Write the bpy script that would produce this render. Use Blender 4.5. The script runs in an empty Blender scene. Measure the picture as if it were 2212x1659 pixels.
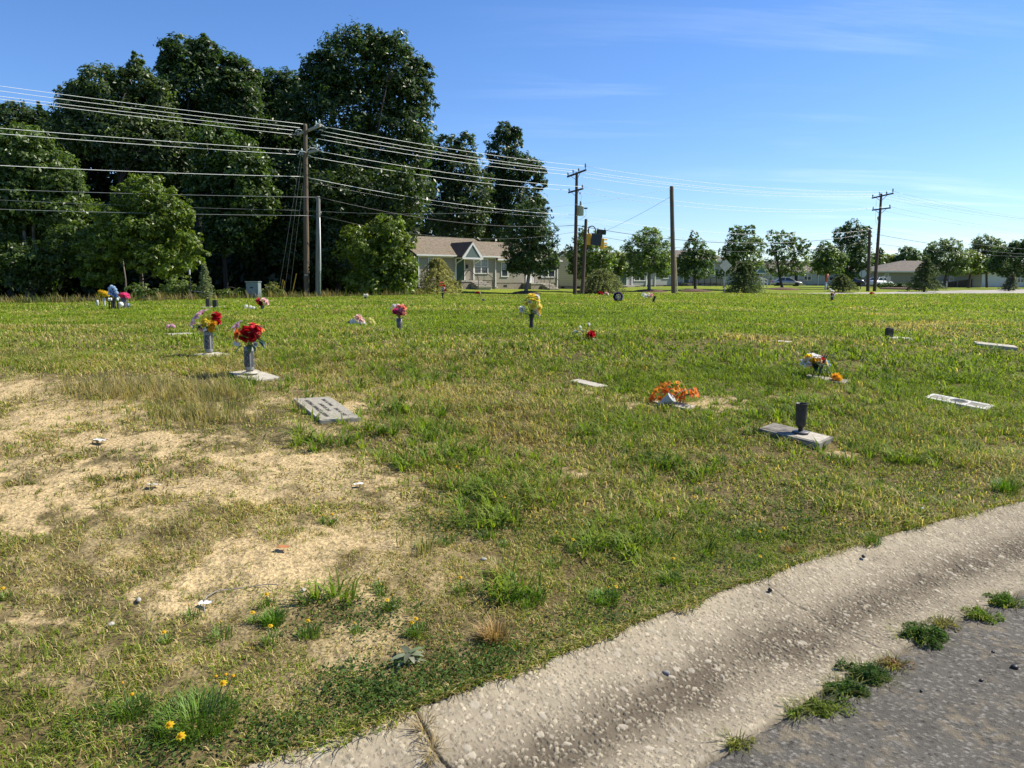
import bpy, bmesh, math, random
import numpy as np
from mathutils import Vector, Matrix
random.seed(7)
R = np.random.default_rng(11)
SC = bpy.context.scene
COL = SC.collection
PI = math.pi

# ---------------------------------------------------------------- camera numbers
F, CX, CY = 1593.0, 1106.0, 829.5          # focal length and centre, for a frame 2212 wide
TH = math.atan((CY - 605.0) / F)           # pitched down about 8 degrees
EYE = 1.6
def ray(px, py):
    a = (px - CX) / F; b = (CY - py) / F
    return np.array([a, math.cos(TH) + b * math.sin(TH), -math.sin(TH) + b * math.cos(TH)])
def pos(px, py, d):
    r = ray(px, py); q = r * (d / r[1])
    return Vector((q[0], q[1], EYE + q[2]))

# ---------------------------------------------------------------- noise
def _h(ix, iy, seed):
    n = (ix.astype(np.int64) * 374761393 + iy.astype(np.int64) * 668265263 + seed * 974634521) & 0x7fffffff
    n = ((n ^ (n >> 13)) * 1274126177) & 0x7fffffff
    return ((n ^ (n >> 16)) & 0xffff) / 65535.0
def vnoise(x, y, seed=0):
    x = np.asarray(x, float); y = np.asarray(y, float)
    ix = np.floor(x); iy = np.floor(y); fx = x - ix; fy = y - iy
    fx = fx * fx * (3 - 2 * fx); fy = fy * fy * (3 - 2 * fy)
    a = _h(ix, iy, seed); b = _h(ix + 1, iy, seed); c = _h(ix, iy + 1, seed); d = _h(ix + 1, iy + 1, seed)
    return (a * (1 - fx) + b * fx) * (1 - fy) + (c * (1 - fx) + d * fx) * fy
def fbm(x, y, seed=0, o=4):
    s = 0; amp = .5; t = 0
    for k in range(o):
        s = s + amp * vnoise(np.asarray(x) * 2**k, np.asarray(y) * 2**k, seed + k); t += amp; amp *= .55
    return s / t
def sstep(a, b, x):
    t = np.clip((x - a) / (b - a), 0, 1); return t * t * (3 - 2 * t)

# ---------------------------------------------------------------- kerb line (back edge, where the grass starts)
KP = np.array([(-9, -2.6), (-4.5, -.05), (-2.4, 1.17), (-.85, 2.06), (-.33, 2.38), (.1, 2.68), (.59, 3.05), (1.1, 3.41), (1.76, 3.87), (2.53, 4.33), (3.42, 4.8), (5, 5.55), (8, 6.8), (14, 9), (30, 14)])
def _cat(P, n=24):
    out = []
    for i in range(len(P) - 1):
        p0 = P[max(i - 1, 0)]; p1 = P[i]; p2 = P[i + 1]; p3 = P[min(i + 2, len(P) - 1)]
        for t in np.linspace(0, 1, n, endpoint=False):
            out.append(.5 * ((2 * p1) + (p2 - p0) * t + (2 * p0 - 5 * p1 + 4 * p2 - p3) * t * t + (3 * p1 - p0 - 3 * p2 + p3) * t**3))
    out.append(P[-1]); return np.array(out)
KL = _cat(KP)
KS = np.concatenate([[0], np.cumsum(np.hypot(*np.diff(KL, axis=0).T))])
KT = np.gradient(KL, axis=0); KT /= np.linalg.norm(KT, axis=1)[:, None]
KN = np.stack([-KT[:, 1], KT[:, 0]], 1)    # points into the field
def sdist(x, y):
    x = np.asarray(x, float).ravel(); y = np.asarray(y, float).ravel()
    out = np.empty(len(x))
    P = KL[::3]; N = KN[::3]
    for i in range(0, len(x), 20000):
        dx = x[i:i+20000, None] - P[None, :, 0]; dy = y[i:i+20000, None] - P[None, :, 1]
        k = np.argmin(dx * dx + dy * dy, 1); j = np.arange(len(k))
        out[i:i+20000] = dx[j, k] * N[k, 0] + dy[j, k] * N[k, 1]
    return out

# ---------------------------------------------------------------- terrain
AP = np.arctan((np.array([-600, 0, 330, 660, 900, 1241, 1500, 1889, 2212, 2600.]) - CX) / F)
DR = np.array([24, 33, 36, 42, 47, 57, 64, 76, 88, 108.])            # far edge of the burial field
ZE = np.array([.60, .56, .58, .64, .65, .51, .475, .19, .02, -.3])
RW = np.array([7, 7, 7, 7, 7, 7, 7, 7.6, 17, 17.])                   # street width
ZR = np.array([.52, .50, .52, .54, .3, .1, .15, .13, .0, -.3])
ZR2 = np.array([.5, .48, .47, .46, .3, .12, .2, .22, .30, .1])
ZV = np.array([.45, .44, .42, .44, .42, .37, .37, .33, .33, .2])
DH = np.array([50, 52, 56, 60, 66, 80, 95, 118, 120, 130.])
ZB = np.array([.3, .35, .4, .5, .85, .6, .85, .5, .3, .2])
_s = np.linspace(0, 20, 401)
_z = np.interp(_s, [0, .8, 1.6, 3.2, 5, 6.5, 9, 14, 20], [.115, .18, .27, .46, .62, .70, .72, .70, .70])
_k = np.exp(-.5 * (np.arange(-16, 17) / 7)**2); _k /= _k.sum()
_z = np.convolve(np.pad(_z, 16, mode='edge'), _k, 'valid'); _z[0] = .115
def H(x, y):
    x = np.asarray(x, float); shp = x.shape; x = x.ravel(); y = np.asarray(y, float).ravel()
    s = sdist(x, y); r = np.hypot(x, y); d = np.where(y > 0, r * np.cos(np.arctan2(x, y)), r)
    az = np.arctan2(x, y)
    zn = np.interp(s, _s, _z)
    zn = np.where(s < 0, .10 + np.clip(s * 2.2, -.28, 0), zn)
    f = lambda a: np.interp(az, AP, a)
    dr, ze, rw, zr, zr2, zv, dh, zb = f(DR), f(ZE), f(RW), f(ZR), f(ZR2), f(ZV), f(DH), f(ZB)
    z = .70 + (ze - .70) * np.clip((d - 14) / (dr - 14), 0, 1)
    t1 = sstep(0, 1.4, d - dr); z = z + (zr - .05 - ze) * t1
    tr = np.clip((d - dr - 1) / (rw - 1), 0, 1); z = z + (zr2 - zr) * tr
    t2 = sstep(0, 1.2, d - dr - rw - .5); z = z + (zv - zr2 + .05) * t2
    t3 = np.clip((d - dr - rw - 2) / np.maximum(dh - dr - rw - 2, 5), 0, 1); z = z + (zb - zv) * t3 * t3 * (3 - 2 * t3)
    w = sstep(10, 16, d)
    z = zn * (1 - w) + z * w
    und = (fbm(x * .35 + 9, y * .35, 3, 3) - .5) * .09 * sstep(.2, 2.5, s) + (fbm(x * 2.3, y * 2.3, 5, 2) - .5) * .035 * sstep(0, .5, s) * (1 - sstep(20, 40, d))
    return (z + und).reshape(shp)
def Hz(x, y): return float(H(np.array([x]), np.array([y]))[0])
_T = np.geomspace(1.2, 400, 5000)
def gpos(px, py):
    r = ray(px, py); t = _T / r[1]
    z = EYE + r[2] * t - H(r[0] * t, r[1] * t)
    i = int(np.argmax(z < 0)) if (z < 0).any() else len(t) - 1
    a, b = t[i - 1], t[i]; za, zb = z[i - 1], z[i]
    tt = a + (b - a) * za / (za - zb) if za != zb else b
    return Vector((r[0] * tt, r[1] * tt, EYE + r[2] * tt))
def gd(px, d):                                # the ground under picture column px at distance d
    x = (px - CX) / F * d * 1.0
    for _ in range(3):
        z = Hz(x, d); x = (px - CX) / F * (d * math.cos(TH) + (EYE - z) * math.sin(TH))
    return Vector((x, d, Hz(x, d)))
def gnormal(x, y, e=.35):
    return Vector((-(Hz(x + e, y) - Hz(x - e, y)) / (2 * e), -(Hz(x, y + e) - Hz(x, y - e)) / (2 * e), 1)).normalized()

# ---------------------------------------------------------------- materials
def nt(name):
    m = bpy.data.materials.new(name); m.use_nodes = True
    n = m.node_tree.nodes; b = n['Principled BSDF']; return m, n, m.node_tree.links, b
def mat(name, c, rough=.7, var=.15, scale=8.0, metal=0.0, spec=.4, bump=0.0, bscale=None, c2=None, coords='Object', stretch=None):
    m, n, l, b = nt(name)
    tc = n.new('ShaderNodeTexCoord'); src = tc.outputs[coords]
    if stretch:
        mp = n.new('ShaderNodeMapping'); mp.inputs['Scale'].default_value = stretch; l.new(src, mp.inputs['Vector']); src = mp.outputs['Vector']
    t = n.new('ShaderNodeTexNoise'); t.inputs['Scale'].default_value = scale; t.inputs['Detail'].default_value = 5; l.new(src, t.inputs['Vector'])
    r = n.new('ShaderNodeValToRGB'); e = r.color_ramp.elements
    c2 = c2 or tuple(min(1, v * (1 + var)) for v in c)
    c1 = tuple(v * (1 - var) for v in c)
    e[0].position = .32; e[0].color = (*c1, 1); e[1].position = .68; e[1].color = (*c2, 1)
    l.new(t.outputs['Fac'], r.inputs['Fac']); l.new(r.outputs['Color'], b.inputs['Base Color'])
    b.inputs['Roughness'].default_value = rough; b.inputs['Metallic'].default_value = metal; b.inputs['Specular IOR Level'].default_value = spec
    if bump:
        t2 = n.new('ShaderNodeTexNoise'); t2.inputs['Scale'].default_value = bscale or scale * 6; t2.inputs['Detail'].default_value = 4; l.new(src, t2.inputs['Vector'])
        bp = n.new('ShaderNodeBump'); bp.inputs['Strength'].default_value = bump; bp.inputs['Distance'].default_value = .01
        l.new(t2.outputs['Fac'], bp.inputs['Height']); l.new(bp.outputs['Normal'], b.inputs['Normal'])
    return m
def attrmat(name, rough=.5, trans=.3, spec=.35, tint=(1, 1, 1), trtint=(1.25, 1.35, .7)):
    m, n, l, b = nt(name)
    a = n.new('ShaderNodeAttribute'); a.attribute_name = 'Col'
    l.new(a.outputs['Color'], b.inputs['Base Color']); b.inputs['Roughness'].default_value = rough; b.inputs['Specular IOR Level'].default_value = spec
    if trans:
        mu = n.new('ShaderNodeMix'); mu.data_type = 'RGBA'; mu.blend_type = 'MULTIPLY'; mu.inputs[0].default_value = 1
        l.new(a.outputs['Color'], mu.inputs[6]); mu.inputs[7].default_value = (*trtint, 1)
        t = n.new('ShaderNodeBsdfTranslucent'); l.new(mu.outputs[2], t.inputs['Color'])
        x = n.new('ShaderNodeMixShader'); x.inputs[0].default_value = trans
        l.new(b.outputs[0], x.inputs[1]); l.new(t.outputs[0], x.inputs[2]); l.new(x.outputs[0], n['Material Output'].inputs[0])
    return m

# ---------------------------------------------------------------- mesh helpers
def link(o, parent=None):
    COL.objects.link(o)
    if parent is not None: o.parent = parent
    return o
def tag(o, label=None, cat=None, group=None, kind=None):
    for k, v in (('label', label), ('category', cat), ('group', group), ('kind', kind)):
        if v: o[k] = v
    return o
def thing(name, label, cat, loc=(0, 0, 0), rz=0, group=None, kind=None):
    o = bpy.data.objects.new(name, None); o.empty_display_size = .3
    o.location = loc; o.rotation_euler = (0, 0, rz); link(o); return tag(o, label, cat, group, kind)
class MB:
    def __init__(s): s.v = []; s.f = []
    def add(s, v, f):
        k = len(s.v); s.v += [tuple(p) for p in v]; s.f += [tuple(i + k for i in q) for q in f]; return s
    def box(s, c, d, rz=0, M=None):
        x, y, z = (q / 2 for q in d)
        P = [Vector(((-1)**(i & 1) * -x, (-1)**((i >> 1) & 1) * -y, (-1)**(i >> 2) * -z)) for i in range(8)]
        m = Matrix.Rotation(rz, 3, 'Z') if M is None else M
        return s.add([m @ p + Vector(c) for p in P], [(0, 2, 3, 1), (4, 5, 7, 6), (0, 1, 5, 4), (2, 6, 7, 3), (0, 4, 6, 2), (1, 3, 7, 5)])
    def tube(s, pts, rad, n=8, cap=True):
        pts = [Vector(p) for p in pts]; rad = rad if hasattr(rad, '__len__') else [rad] * len(pts)
        V = []; Fc = []; up = None
        for i, p in enumerate(pts):
            t = (pts[min(i + 1, len(pts) - 1)] - pts[max(i - 1, 0)]).normalized()
            if up is None: up = Vector((0, 0, 1)) if abs(t.z) < .9 else Vector((1, 0, 0))
            u = (up - t * up.dot(t)).normalized(); w = t.cross(u); up = u
            for k in range(n):
                a = 2 * PI * k / n; V.append(p + (u * math.cos(a) + w * math.sin(a)) * rad[i])
        for i in range(len(pts) - 1):
            for k in range(n):
                Fc.append((i * n + k, i * n + (k + 1) % n, (i + 1) * n + (k + 1) % n, (i + 1) * n + k))
        if cap: Fc += [tuple(range(n - 1, -1, -1)), tuple((len(pts) - 1) * n + k for k in range(n))]
        return s.add(V, Fc)
    def lathe(s, prof, n=20, c=(0, 0, 0), M=None):
        V = []; Fc = []
        for r, z in prof:
            for k in range(n):
                a = 2 * PI * k / n; p = Vector((r * math.cos(a), r * math.sin(a), z)); V.append((M @ p if M else p) + Vector(c))
        for i in range(len(prof) - 1):
            for k in range(n): Fc.append((i * n + k, i * n + (k + 1) % n, (i + 1) * n + (k + 1) % n, (i + 1) * n + k))
        if prof[0][0] > 1e-4: Fc.append(tuple(range(n - 1, -1, -1)))
        if prof[-1][0] > 1e-4: Fc.append(tuple((len(prof) - 1) * n + k for k in range(n)))
        return s.add(V, Fc)
    def prism(s, poly, y0, y1):              # polygon in x,z extruded along y
        n = len(poly); V = [(x, y0, z) for x, z in poly] + [(x, y1, z) for x, z in poly]
        return s.add(V, [tuple(range(n)), tuple(range(2 * n - 1, n - 1, -1))] + [(i, i + n, (i + 1) % n + n, (i + 1) % n) for i in range(n)])
    def quad(s, *p): return s.add(p, [tuple(range(len(p)))])
    def build(s, name, m, parent=None, smooth=False, bevel=0.0):
        me = bpy.data.meshes.new(name); me.from_pydata([tuple(p) for p in s.v], [], s.f); me.update()
        bm = bmesh.new(); bm.from_mesh(me); bmesh.ops.recalc_face_normals(bm, faces=bm.faces); bm.to_mesh(me); bm.free()
        if smooth: me.polygons.foreach_set('use_smooth', [True] * len(me.polygons))
        me.materials.append(m); o = bpy.data.objects.new(name, me); link(o, parent)
        if bevel:
            b = o.modifiers.new('bevel', 'BEVEL'); b.width = bevel; b.segments = 2; b.limit_method = 'ANGLE'
        return o
def npmesh(name, V, corners, starts, m, parent=None, col=None, smooth=False):
    me = bpy.data.meshes.new(name)
    V = np.asarray(V, np.float32); corners = np.asarray(corners, np.int32); starts = np.asarray(starts, np.int32)
    me.vertices.add(len(V)); me.vertices.foreach_set('co', V.ravel())
    me.loops.add(len(corners)); me.loops.foreach_set('vertex_index', corners)
    me.polygons.add(len(starts)); me.polygons.foreach_set('loop_start', starts)
    if smooth: me.polygons.foreach_set('use_smooth', np.ones(len(starts), bool))
    me.update(calc_edges=True)
    if col is not None:
        a = me.attributes.new('Col', 'FLOAT_COLOR', 'POINT')
        c = np.ones((len(V), 4), np.float32); c[:, :3] = col; a.data.foreach_set('color', c.ravel())
    me.materials.append(m); o = bpy.data.objects.new(name, me); link(o, parent); return o
def gridmesh(name, P, m, parent=None, col=None, attrs=None, smooth=True, closed=False):
    a, b = P.shape[:2]; idx = np.arange(a * b).reshape(a, b)
    if closed: idx = np.concatenate([idx, idx[:, :1]], 1)
    q = np.stack([idx[:-1, :-1], idx[:-1, 1:], idx[1:, 1:], idx[1:, :-1]], -1).reshape(-1, 4)
    o = npmesh(name, P.reshape(-1, 3), q.ravel(), np.arange(0, len(q) * 4, 4), m, parent, None if col is None else col.reshape(-1, 3), smooth)
    for k, v in (attrs or {}).items():
        at = o.data.attributes.new(k, 'FLOAT', 'POINT'); at.data.foreach_set('value', np.asarray(v, np.float32).ravel())
    return o
def blades(name, P, h, w, lean, col, m, parent=None, az=None, droop=.5):
    """grass blades: 5 vertices, one quad and a pointed tip each"""
    n = len(P); az = R.uniform(0, 2 * PI, n) if az is None else az
    d = np.stack([np.cos(az), np.sin(az)], 1); sd = np.stack([-d[:, 1], d[:, 0]], 1)
    V = np.zeros((n, 5, 3), np.float32)
    mid = .55
    lx = lean * h
    z1 = h * mid * np.sqrt(np.clip(1 - (lean * .35)**2, .1, 1)); x1 = lx * mid * .55
    z2 = h * (1 - droop * lean * .55); x2 = lx
    V[:, 0, :2] = P[:, :2] - sd * w[:, None] * .5; V[:, 1, :2] = P[:, :2] + sd * w[:, None] * .5
    V[:, 0, 2] = V[:, 1, 2] = P[:, 2] - .005
    V[:, 2, :2] = P[:, :2] + d * x1[:, None] + sd * w[:, None] * .42; V[:, 3, :2] = P[:, :2] + d * x1[:, None] - sd * w[:, None] * .42
    V[:, 2, 2] = V[:, 3, 2] = P[:, 2] + z1
    V[:, 4, :2] = P[:, :2] + d * x2[:, None]; V[:, 4, 2] = P[:, 2] + np.maximum(z2, .004)
    base = (np.arange(n) * 5)[:, None]
    corners = (base + np.array([[0, 1, 2, 3, 3, 2, 4]])).ravel()
    st = np.stack([np.arange(n) * 7, np.arange(n) * 7 + 4], 1).ravel()
    c = np.repeat(col, 5, 0)
    return npmesh(name, V.reshape(-1, 3), corners, st, m, parent, c)
def leafcards(P, N, size, aspect, spin=None):
    """diamond leaf per point; N = leaf normals"""
    n = len(P); N = N / np.maximum(np.linalg.norm(N, axis=1), 1e-6)[:, None]
    t = R.normal(size=(n, 3)) if spin is None else spin
    t = t - N * (t * N).sum(1)[:, None]; t /= np.maximum(np.linalg.norm(t, axis=1), 1e-6)[:, None]
    b = np.cross(N, t); s = size[:, None]
    V = np.stack([P - t * s, P + b * s * aspect - t * s * .1, P + t * s, P - b * s * aspect - t * s * .1], 1)
    V[:, 1] += N * s * .15; V[:, 3] += N * s * .15
    return V.reshape(-1, 3), np.arange(n * 4), np.arange(n) * 4

# ================================================================ SETTING
# bare-soil patches: world-space ellipses on the lawn (x, y, rx, ry, strength)
BARE = []
for px, py, rx, ry, st in [(150, 905, 230, 38, .95), (330, 955, 280, 36, .9), (600, 992, 230, 20, .85), (100, 1080, 190, 40, .95), (400, 1050, 240, 28, .85),
        (280, 1110, 80, 28, .9), (40, 1125, 110, 26, .85), (610, 1205, 190, 42, .85), (500, 1262, 130, 30, .85), (350, 1292, 120, 24, .75), (100, 1340, 110, 26, .6),
        (150, 1000, 260, 36, .8), (30, 838, 110, 18, .8), (800, 1042, 70, 16, .8), (720, 1160, 90, 24, .6), (770, 880, 30, 16, .9), (715, 925, 60, 8, .5), (610, 868, 40, 8, .6),
        (1540, 872, 90, 14, .55), (1310, 862, 120, 16, .45), (800, 712, 45, 6, .7), (480, 662, 50, 4, .8), (1790, 978, 70, 10, .55), (230, 672, 50, 4, .6), (1250, 1020, 160, 20, .3), (60, 1450, 90, 30, .5),
        (1700, 860, 90, 12, .35), (530, 780, 40, 6, .5), (860, 1180, 80, 18, .4)]:
    c = gpos(px, py); d = c.y; k = (EYE - c.z) / d
    BARE.append((c.x, c.y, rx * d / F, ry * d / F / max(k, .05) * .95, st))
def bare(x, y):
    b = np.zeros_like(x)
    for cx, cy, rx, ry, st in BARE:
        b = np.maximum(b, st * np.exp(-((x - cx) / rx)**2 - ((y - cy) / ry)**2))
    n = fbm(x * 2.6, y * 2.6, 21, 4); n2 = fbm(x * 9, y * 9, 22, 3)
    n3 = fbm(x * 26, y * 26, 23, 2)
    k = sstep(.03, .25, b)
    return sstep(.22, 1.05, b * .98 + ((n - .5) * 1.25 + (n2 - .5) * 1.5 + (n3 - .5) * 1.3) * k)
def thin(x, y):                               # worn zone in the left foreground: grass is sparse and dry
    az = np.arctan2(x, y)
    return sstep(.05, -.22, az) * sstep(8.6, 6.2, y) * sstep(1.9, 3.0, y)

# ground: one sheet, fine in front, out to the horizon
azf = np.concatenate([np.radians(np.arange(-180, -48, 4.0)), np.radians(np.linspace(-48, 48, 430)), np.radians(np.arange(52, 180, 4.0))])
rr = np.concatenate([np.geomspace(.25, 1.7, 14, endpoint=False), np.geomspace(1.7, 14, 330, endpoint=False), np.geomspace(14, 140, 170, endpoint=False), np.geomspace(140, 1500, 20)])
AA, RRg = np.meshgrid(azf, rr)
GX, GY = np.sin(AA) * RRg, np.cos(AA) * RRg
GZ = H(GX, GY)
gx, gy = GX.ravel(), GY.ravel()
gb = bare(gx, gy) * (gy > 0)
gz_micro = (fbm(gx * 22, gy * 22, 31, 3) - .5) * .022 * (np.hypot(gx, gy) < 14) * (sdist(gx, gy) > .02)
GZ = GZ + gz_micro.reshape(GZ.shape)
gth = thin(gx, gy)
n1 = fbm(gx * 1.1, gy * 1.1, 41, 4); n2 = fbm(gx * 6, gy * 6, 42, 4); n3 = fbm(gx * .12, gy * .28, 43, 3)
dist = np.hypot(gx, gy)
thatch = np.array([.115, .090, .040])[None] * (.7 + .7 * n2[:, None]); thatch = thatch + (n1[:, None] - .5) * np.array([[.05, .02, .0]])
green = np.array([.165, .205, .024])[None] * (.75 + .5 * n2[:, None]) + (n3[:, None] - .45) * np.array([[.06, .05, -.005]])
wf = sstep(9, 22, dist)[:, None]
strw = (gth * .75 * sstep(.35, .6, n1 * .5 + n2 * .5))[:, None]; thatch = thatch * (1 - strw) + np.array([.40, .31, .17]) * (.8 + .4 * n2[:, None]) * strw
gcol = thatch * (1 - wf) + green * wf
soil = np.array([.43, .325, .175])[None] * (.82 + .36 * n2[:, None])
gcol = gcol * (1 - gb[:, None]) + soil * gb[:, None]
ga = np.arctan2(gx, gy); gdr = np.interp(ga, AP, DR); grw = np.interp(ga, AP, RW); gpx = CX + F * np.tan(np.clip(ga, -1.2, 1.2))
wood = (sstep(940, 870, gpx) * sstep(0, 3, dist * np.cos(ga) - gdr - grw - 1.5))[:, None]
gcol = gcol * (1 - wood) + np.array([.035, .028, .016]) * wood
gcol = np.clip(gcol, .01, 1)
m, n, l, b = nt('ground_soil_and_turf')
a = n.new('ShaderNodeAttribute'); a.attribute_name = 'Col'; tc = n.new('ShaderNodeTexCoord')
t = n.new('ShaderNodeTexNoise'); t.inputs['Scale'].default_value = 55; t.inputs['Detail'].default_value = 6; l.new(tc.outputs['Object'], t.inputs['Vector'])
rmp = n.new('ShaderNodeValToRGB'); rmp.color_ramp.elements[0].color = (.55, .55, .55, 1); rmp.color_ramp.elements[1].color = (1.35, 1.35, 1.3, 1); rmp.color_ramp.elements[0].position = .3; rmp.color_ramp.elements[1].position = .7
l.new(t.outputs['Fac'], rmp.inputs['Fac'])
mu = n.new('ShaderNodeMix'); mu.data_type = 'RGBA'; mu.blend_type = 'MULTIPLY'; mu.inputs[0].default_value = 1
l.new(a.outputs['Color'], mu.inputs[6]); l.new(rmp.outputs['Color'], mu.inputs[7]); l.new(mu.outputs[2], b.inputs['Base Color'])
b.inputs['Roughness'].default_value = .95; b.inputs['Specular IOR Level'].default_value = .1
bp = n.new('ShaderNodeBump'); bp.inputs['Strength'].default_value = .8; bp.inputs['Distance'].default_value = .02; l.new(t.outputs['Fac'], bp.inputs['Height']); l.new(bp.outputs['Normal'], b.inputs['Normal'])
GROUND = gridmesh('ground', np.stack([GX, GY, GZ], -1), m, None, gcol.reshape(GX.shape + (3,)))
tag(GROUND, 'green cemetery lawn with worn sandy patches rising from the kerb', 'ground', kind='structure')

# kerb: rolled concrete gutter with exposed pebbles, modelled as relief
def cells(u, v, cs, seed, frac):
    iu = np.floor(u / cs); iv = np.floor(v / cs); h = np.zeros_like(u); tone = np.zeros_like(u)
    for du in (-1, 0, 1):
        for dv in (-1, 0, 1):
            a = iu + du; c = iv + dv
            ex = _h(a, c, seed) < frac; ru = cs * (.28 + .3 * _h(a, c, seed + 1)); rv = ru * (.5 + .5 * _h(a, c, seed + 2))
            an = _h(a, c, seed + 3) * PI
            x = u - (a + .2 + .6 * _h(a, c, seed + 4)) * cs; y = v - (c + .2 + .6 * _h(a, c, seed + 5)) * cs
            p = x * np.cos(an) + y * np.sin(an); q = -x * np.sin(an) + y * np.cos(an)
            k = 1 - np.maximum(np.abs(p / ru) * .75 + np.abs(q / rv) * .45, np.abs(q / rv) * .9 + np.abs(p / ru) * .2)
            hh = np.clip(k * 3.4, 0, 1) * ex * ru
            up = hh > h; h = np.where(up, hh, h); tone = np.where(up, _h(a, c, seed + 6), tone)
    return h, tone
W = .66
u0, u1 = KS[np.argmin(np.hypot(KL[:, 0] + 2.6, KL[:, 1] - 1.05))], KS[np.argmin(np.hypot(KL[:, 0] - 5.2, KL[:, 1] - 5.6))]
us = np.concatenate([np.linspace(0, u0, 40, endpoint=False), np.arange(u0, u1, .0036), np.linspace(u1, KS[-1], 60)])
vs = np.linspace(-.03, W + .10, 214)
U, V = np.meshgrid(us, vs, indexing='ij')
bx = np.interp(us, KS, KL[:, 0]); by = np.interp(us, KS, KL[:, 1]); nx = np.interp(us, KS, KN[:, 0]); ny = np.interp(us, KS, KN[:, 1])
wob = (fbm(us * 3, us * 0, 51, 3) - .5) * .05
KX = bx[:, None] + nx[:, None] * (V - W); KY = by[:, None] + ny[:, None] * (V - W)
prof = np.interp(V, [-.03, 0, .02, .08, .16, .25, .33, .4, .48, .56, W, W + .1], [-.03, .0, .013, .009, .010, .018, .030, .043, .063, .086, .118, .12])
hs, tn = cells(U, V, .0165, 61, .5 * (.55 + .9 * fbm(U * 2, V * 2, 60, 2))); hs2, tn2 = cells(U + 3.1, V + 1.7, .0095, 71, .4)
hb, tb = cells(U + 1.3, V + 5.1, .028, 81, .06)
big = hb > .004
rel = np.maximum(np.maximum(hs * .55, hs2 * .5), hb * .28)
dirt = np.exp(-((V - .29 - .07 * (fbm(U * 1.5, U * 0, 52, 2) - .5)) / .14)**2) * (.85 + .8 * (fbm(U * 7, V * 7, 53, 4) - .42)) + .25 * sstep(.5, .7, fbm(U * 3 + 5, V * 3, 54, 4))
dirt = np.clip(dirt, 0, 1)
edge = np.clip(1 - np.abs(V - W) / .12, 0, 1)
KZ = prof + rel * (.55 + .75 * dirt) * np.clip((V + .01) / .04, 0, 1) * (U > u0 - .3) + (fbm(U * 30, V * 30, 55, 3) - .5) * .004
jn = np.zeros_like(U)
for pp in ((905, 1590), (1700, 1400)):
    q = gpos(*pp); ju = KS[np.argmin(np.hypot(KL[:, 0] - q.x, KL[:, 1] - q.y))]
    jn = np.maximum(jn, (1. if pp[0] < 1000 else .35) * np.exp(-((U - ju - (fbm(V * 8, V * 0, 56, 2) - .5) * .05) / (.006 if pp[0] < 1000 else .004))**2))
KZ -= jn * .012
mort = np.array([.29, .25, .18]) * (1 + .5 * (fbm(U * 9, V * 9, 57, 4) - .5))[..., None]
mort = mort * (1 - dirt[..., None] * .85) + np.array([.078, .062, .044]) * dirt[..., None] * .85
stone = np.array([.34, .295, .215]) * (.6 + .75 * tn)[..., None]; stone2 = np.array([.28, .235, .165]) * (.55 + .7 * tn2)[..., None]; stb = np.array([.34, .30, .23]) * (.75 + .4 * tb)[..., None]
kc = np.where((hs2 > .0012)[..., None], stone2 * (1 - .6 * dirt[..., None]), mort)
kc = np.where(((hs > .0006) & (hs <= .0032))[..., None], kc * .5, kc); kc = np.where((hs > .0032)[..., None], stone * (1 - .3 * dirt[..., None]), kc); kc = np.where(big[..., None], stb, kc)  # dark rim painted around each larger stone in place of its small shadow
kc = kc * (1 - .65 * jn[..., None]); kc = kc * (1 - .35 * np.clip(1 - V / .015, 0, 1)[..., None])
kc = np.clip(kc, .02, .8)
mk, n, l, b = nt('pebbled_concrete'); a = n.new('ShaderNodeAttribute'); a.attribute_name = 'Col'; l.new(a.outputs['Color'], b.inputs['Base Color']); b.inputs['Roughness'].default_value = .9; b.inputs['Specular IOR Level'].default_value = .12
tc = n.new('ShaderNodeTexCoord'); t = n.new('ShaderNodeTexNoise'); t.inputs['Scale'].default_value = 260; t.inputs['Detail'].default_value = 3; l.new(tc.outputs['Object'], t.inputs['Vector'])
bp = n.new('ShaderNodeBump'); bp.inputs['Strength'].default_value = .5; bp.inputs['Distance'].default_value = .004; l.new(t.outputs['Fac'], bp.inputs['Height']); l.new(bp.outputs['Normal'], b.inputs['Normal'])
k = gridmesh('kerb', np.stack([KX, KY, KZ], -1), mk, None, kc, smooth=True)
tag(k, 'weathered rolled concrete kerb with exposed pebbles beside the lawn', 'kerb', kind='structure')
def kerb_at(px, py):
    """a point on the kerb or asphalt, whose height is between 0 and .12"""
    z = .05
    for _ in range(6):
        r = ray(px, py); t = (z - EYE) / r[2]; x, y = r[0] * t, r[1] * t
        v = float(sdist([x], [y])[0]) + W
        z = float(np.interp(v, [0, .02, .12, .25, .4, .55, W], [.0, .014, .006, .008, .035, .088, .118])) if v > 0 else .0
    return Vector((x, y, z))

# asphalt drive in the near corner
va = np.concatenate([np.linspace(.0, -2.2, 310), np.linspace(-2.3, -9, 16)])
ua = np.concatenate([np.linspace(0, u0, 30, endpoint=False), np.arange(u0, u1, .0065), np.linspace(u1, KS[-1], 40)])
UA, VA = np.meshgrid(ua, va, indexing='ij')
bx = np.interp(ua, KS, KL[:, 0]); by = np.interp(ua, KS, KL[:, 1]); nx = np.interp(ua, KS, KN[:, 0]); ny = np.interp(ua, KS, KN[:, 1])
AX = bx[:, None] + nx[:, None] * (VA - W - .004); AY = by[:, None] + ny[:, None] * (VA - W - .004)
rag = (fbm(UA * 14, UA * 0 + 3, 63, 4) - .4) * .035
AX += nx[:, None] * rag * (VA > -.03); AY += ny[:, None] * rag * (VA > -.03)
ah, at_ = cells(UA, VA, .013, 91, .55)
fine = (UA > u0) & (UA < u1) & (VA > -2.2)
AZ = .001 + np.where(fine, ah * .55, 0) + (fbm(UA * 5, VA * 5, 64, 3) - .5) * .008 - .012 * np.clip(1 + VA / .03, 0, 1)
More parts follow.
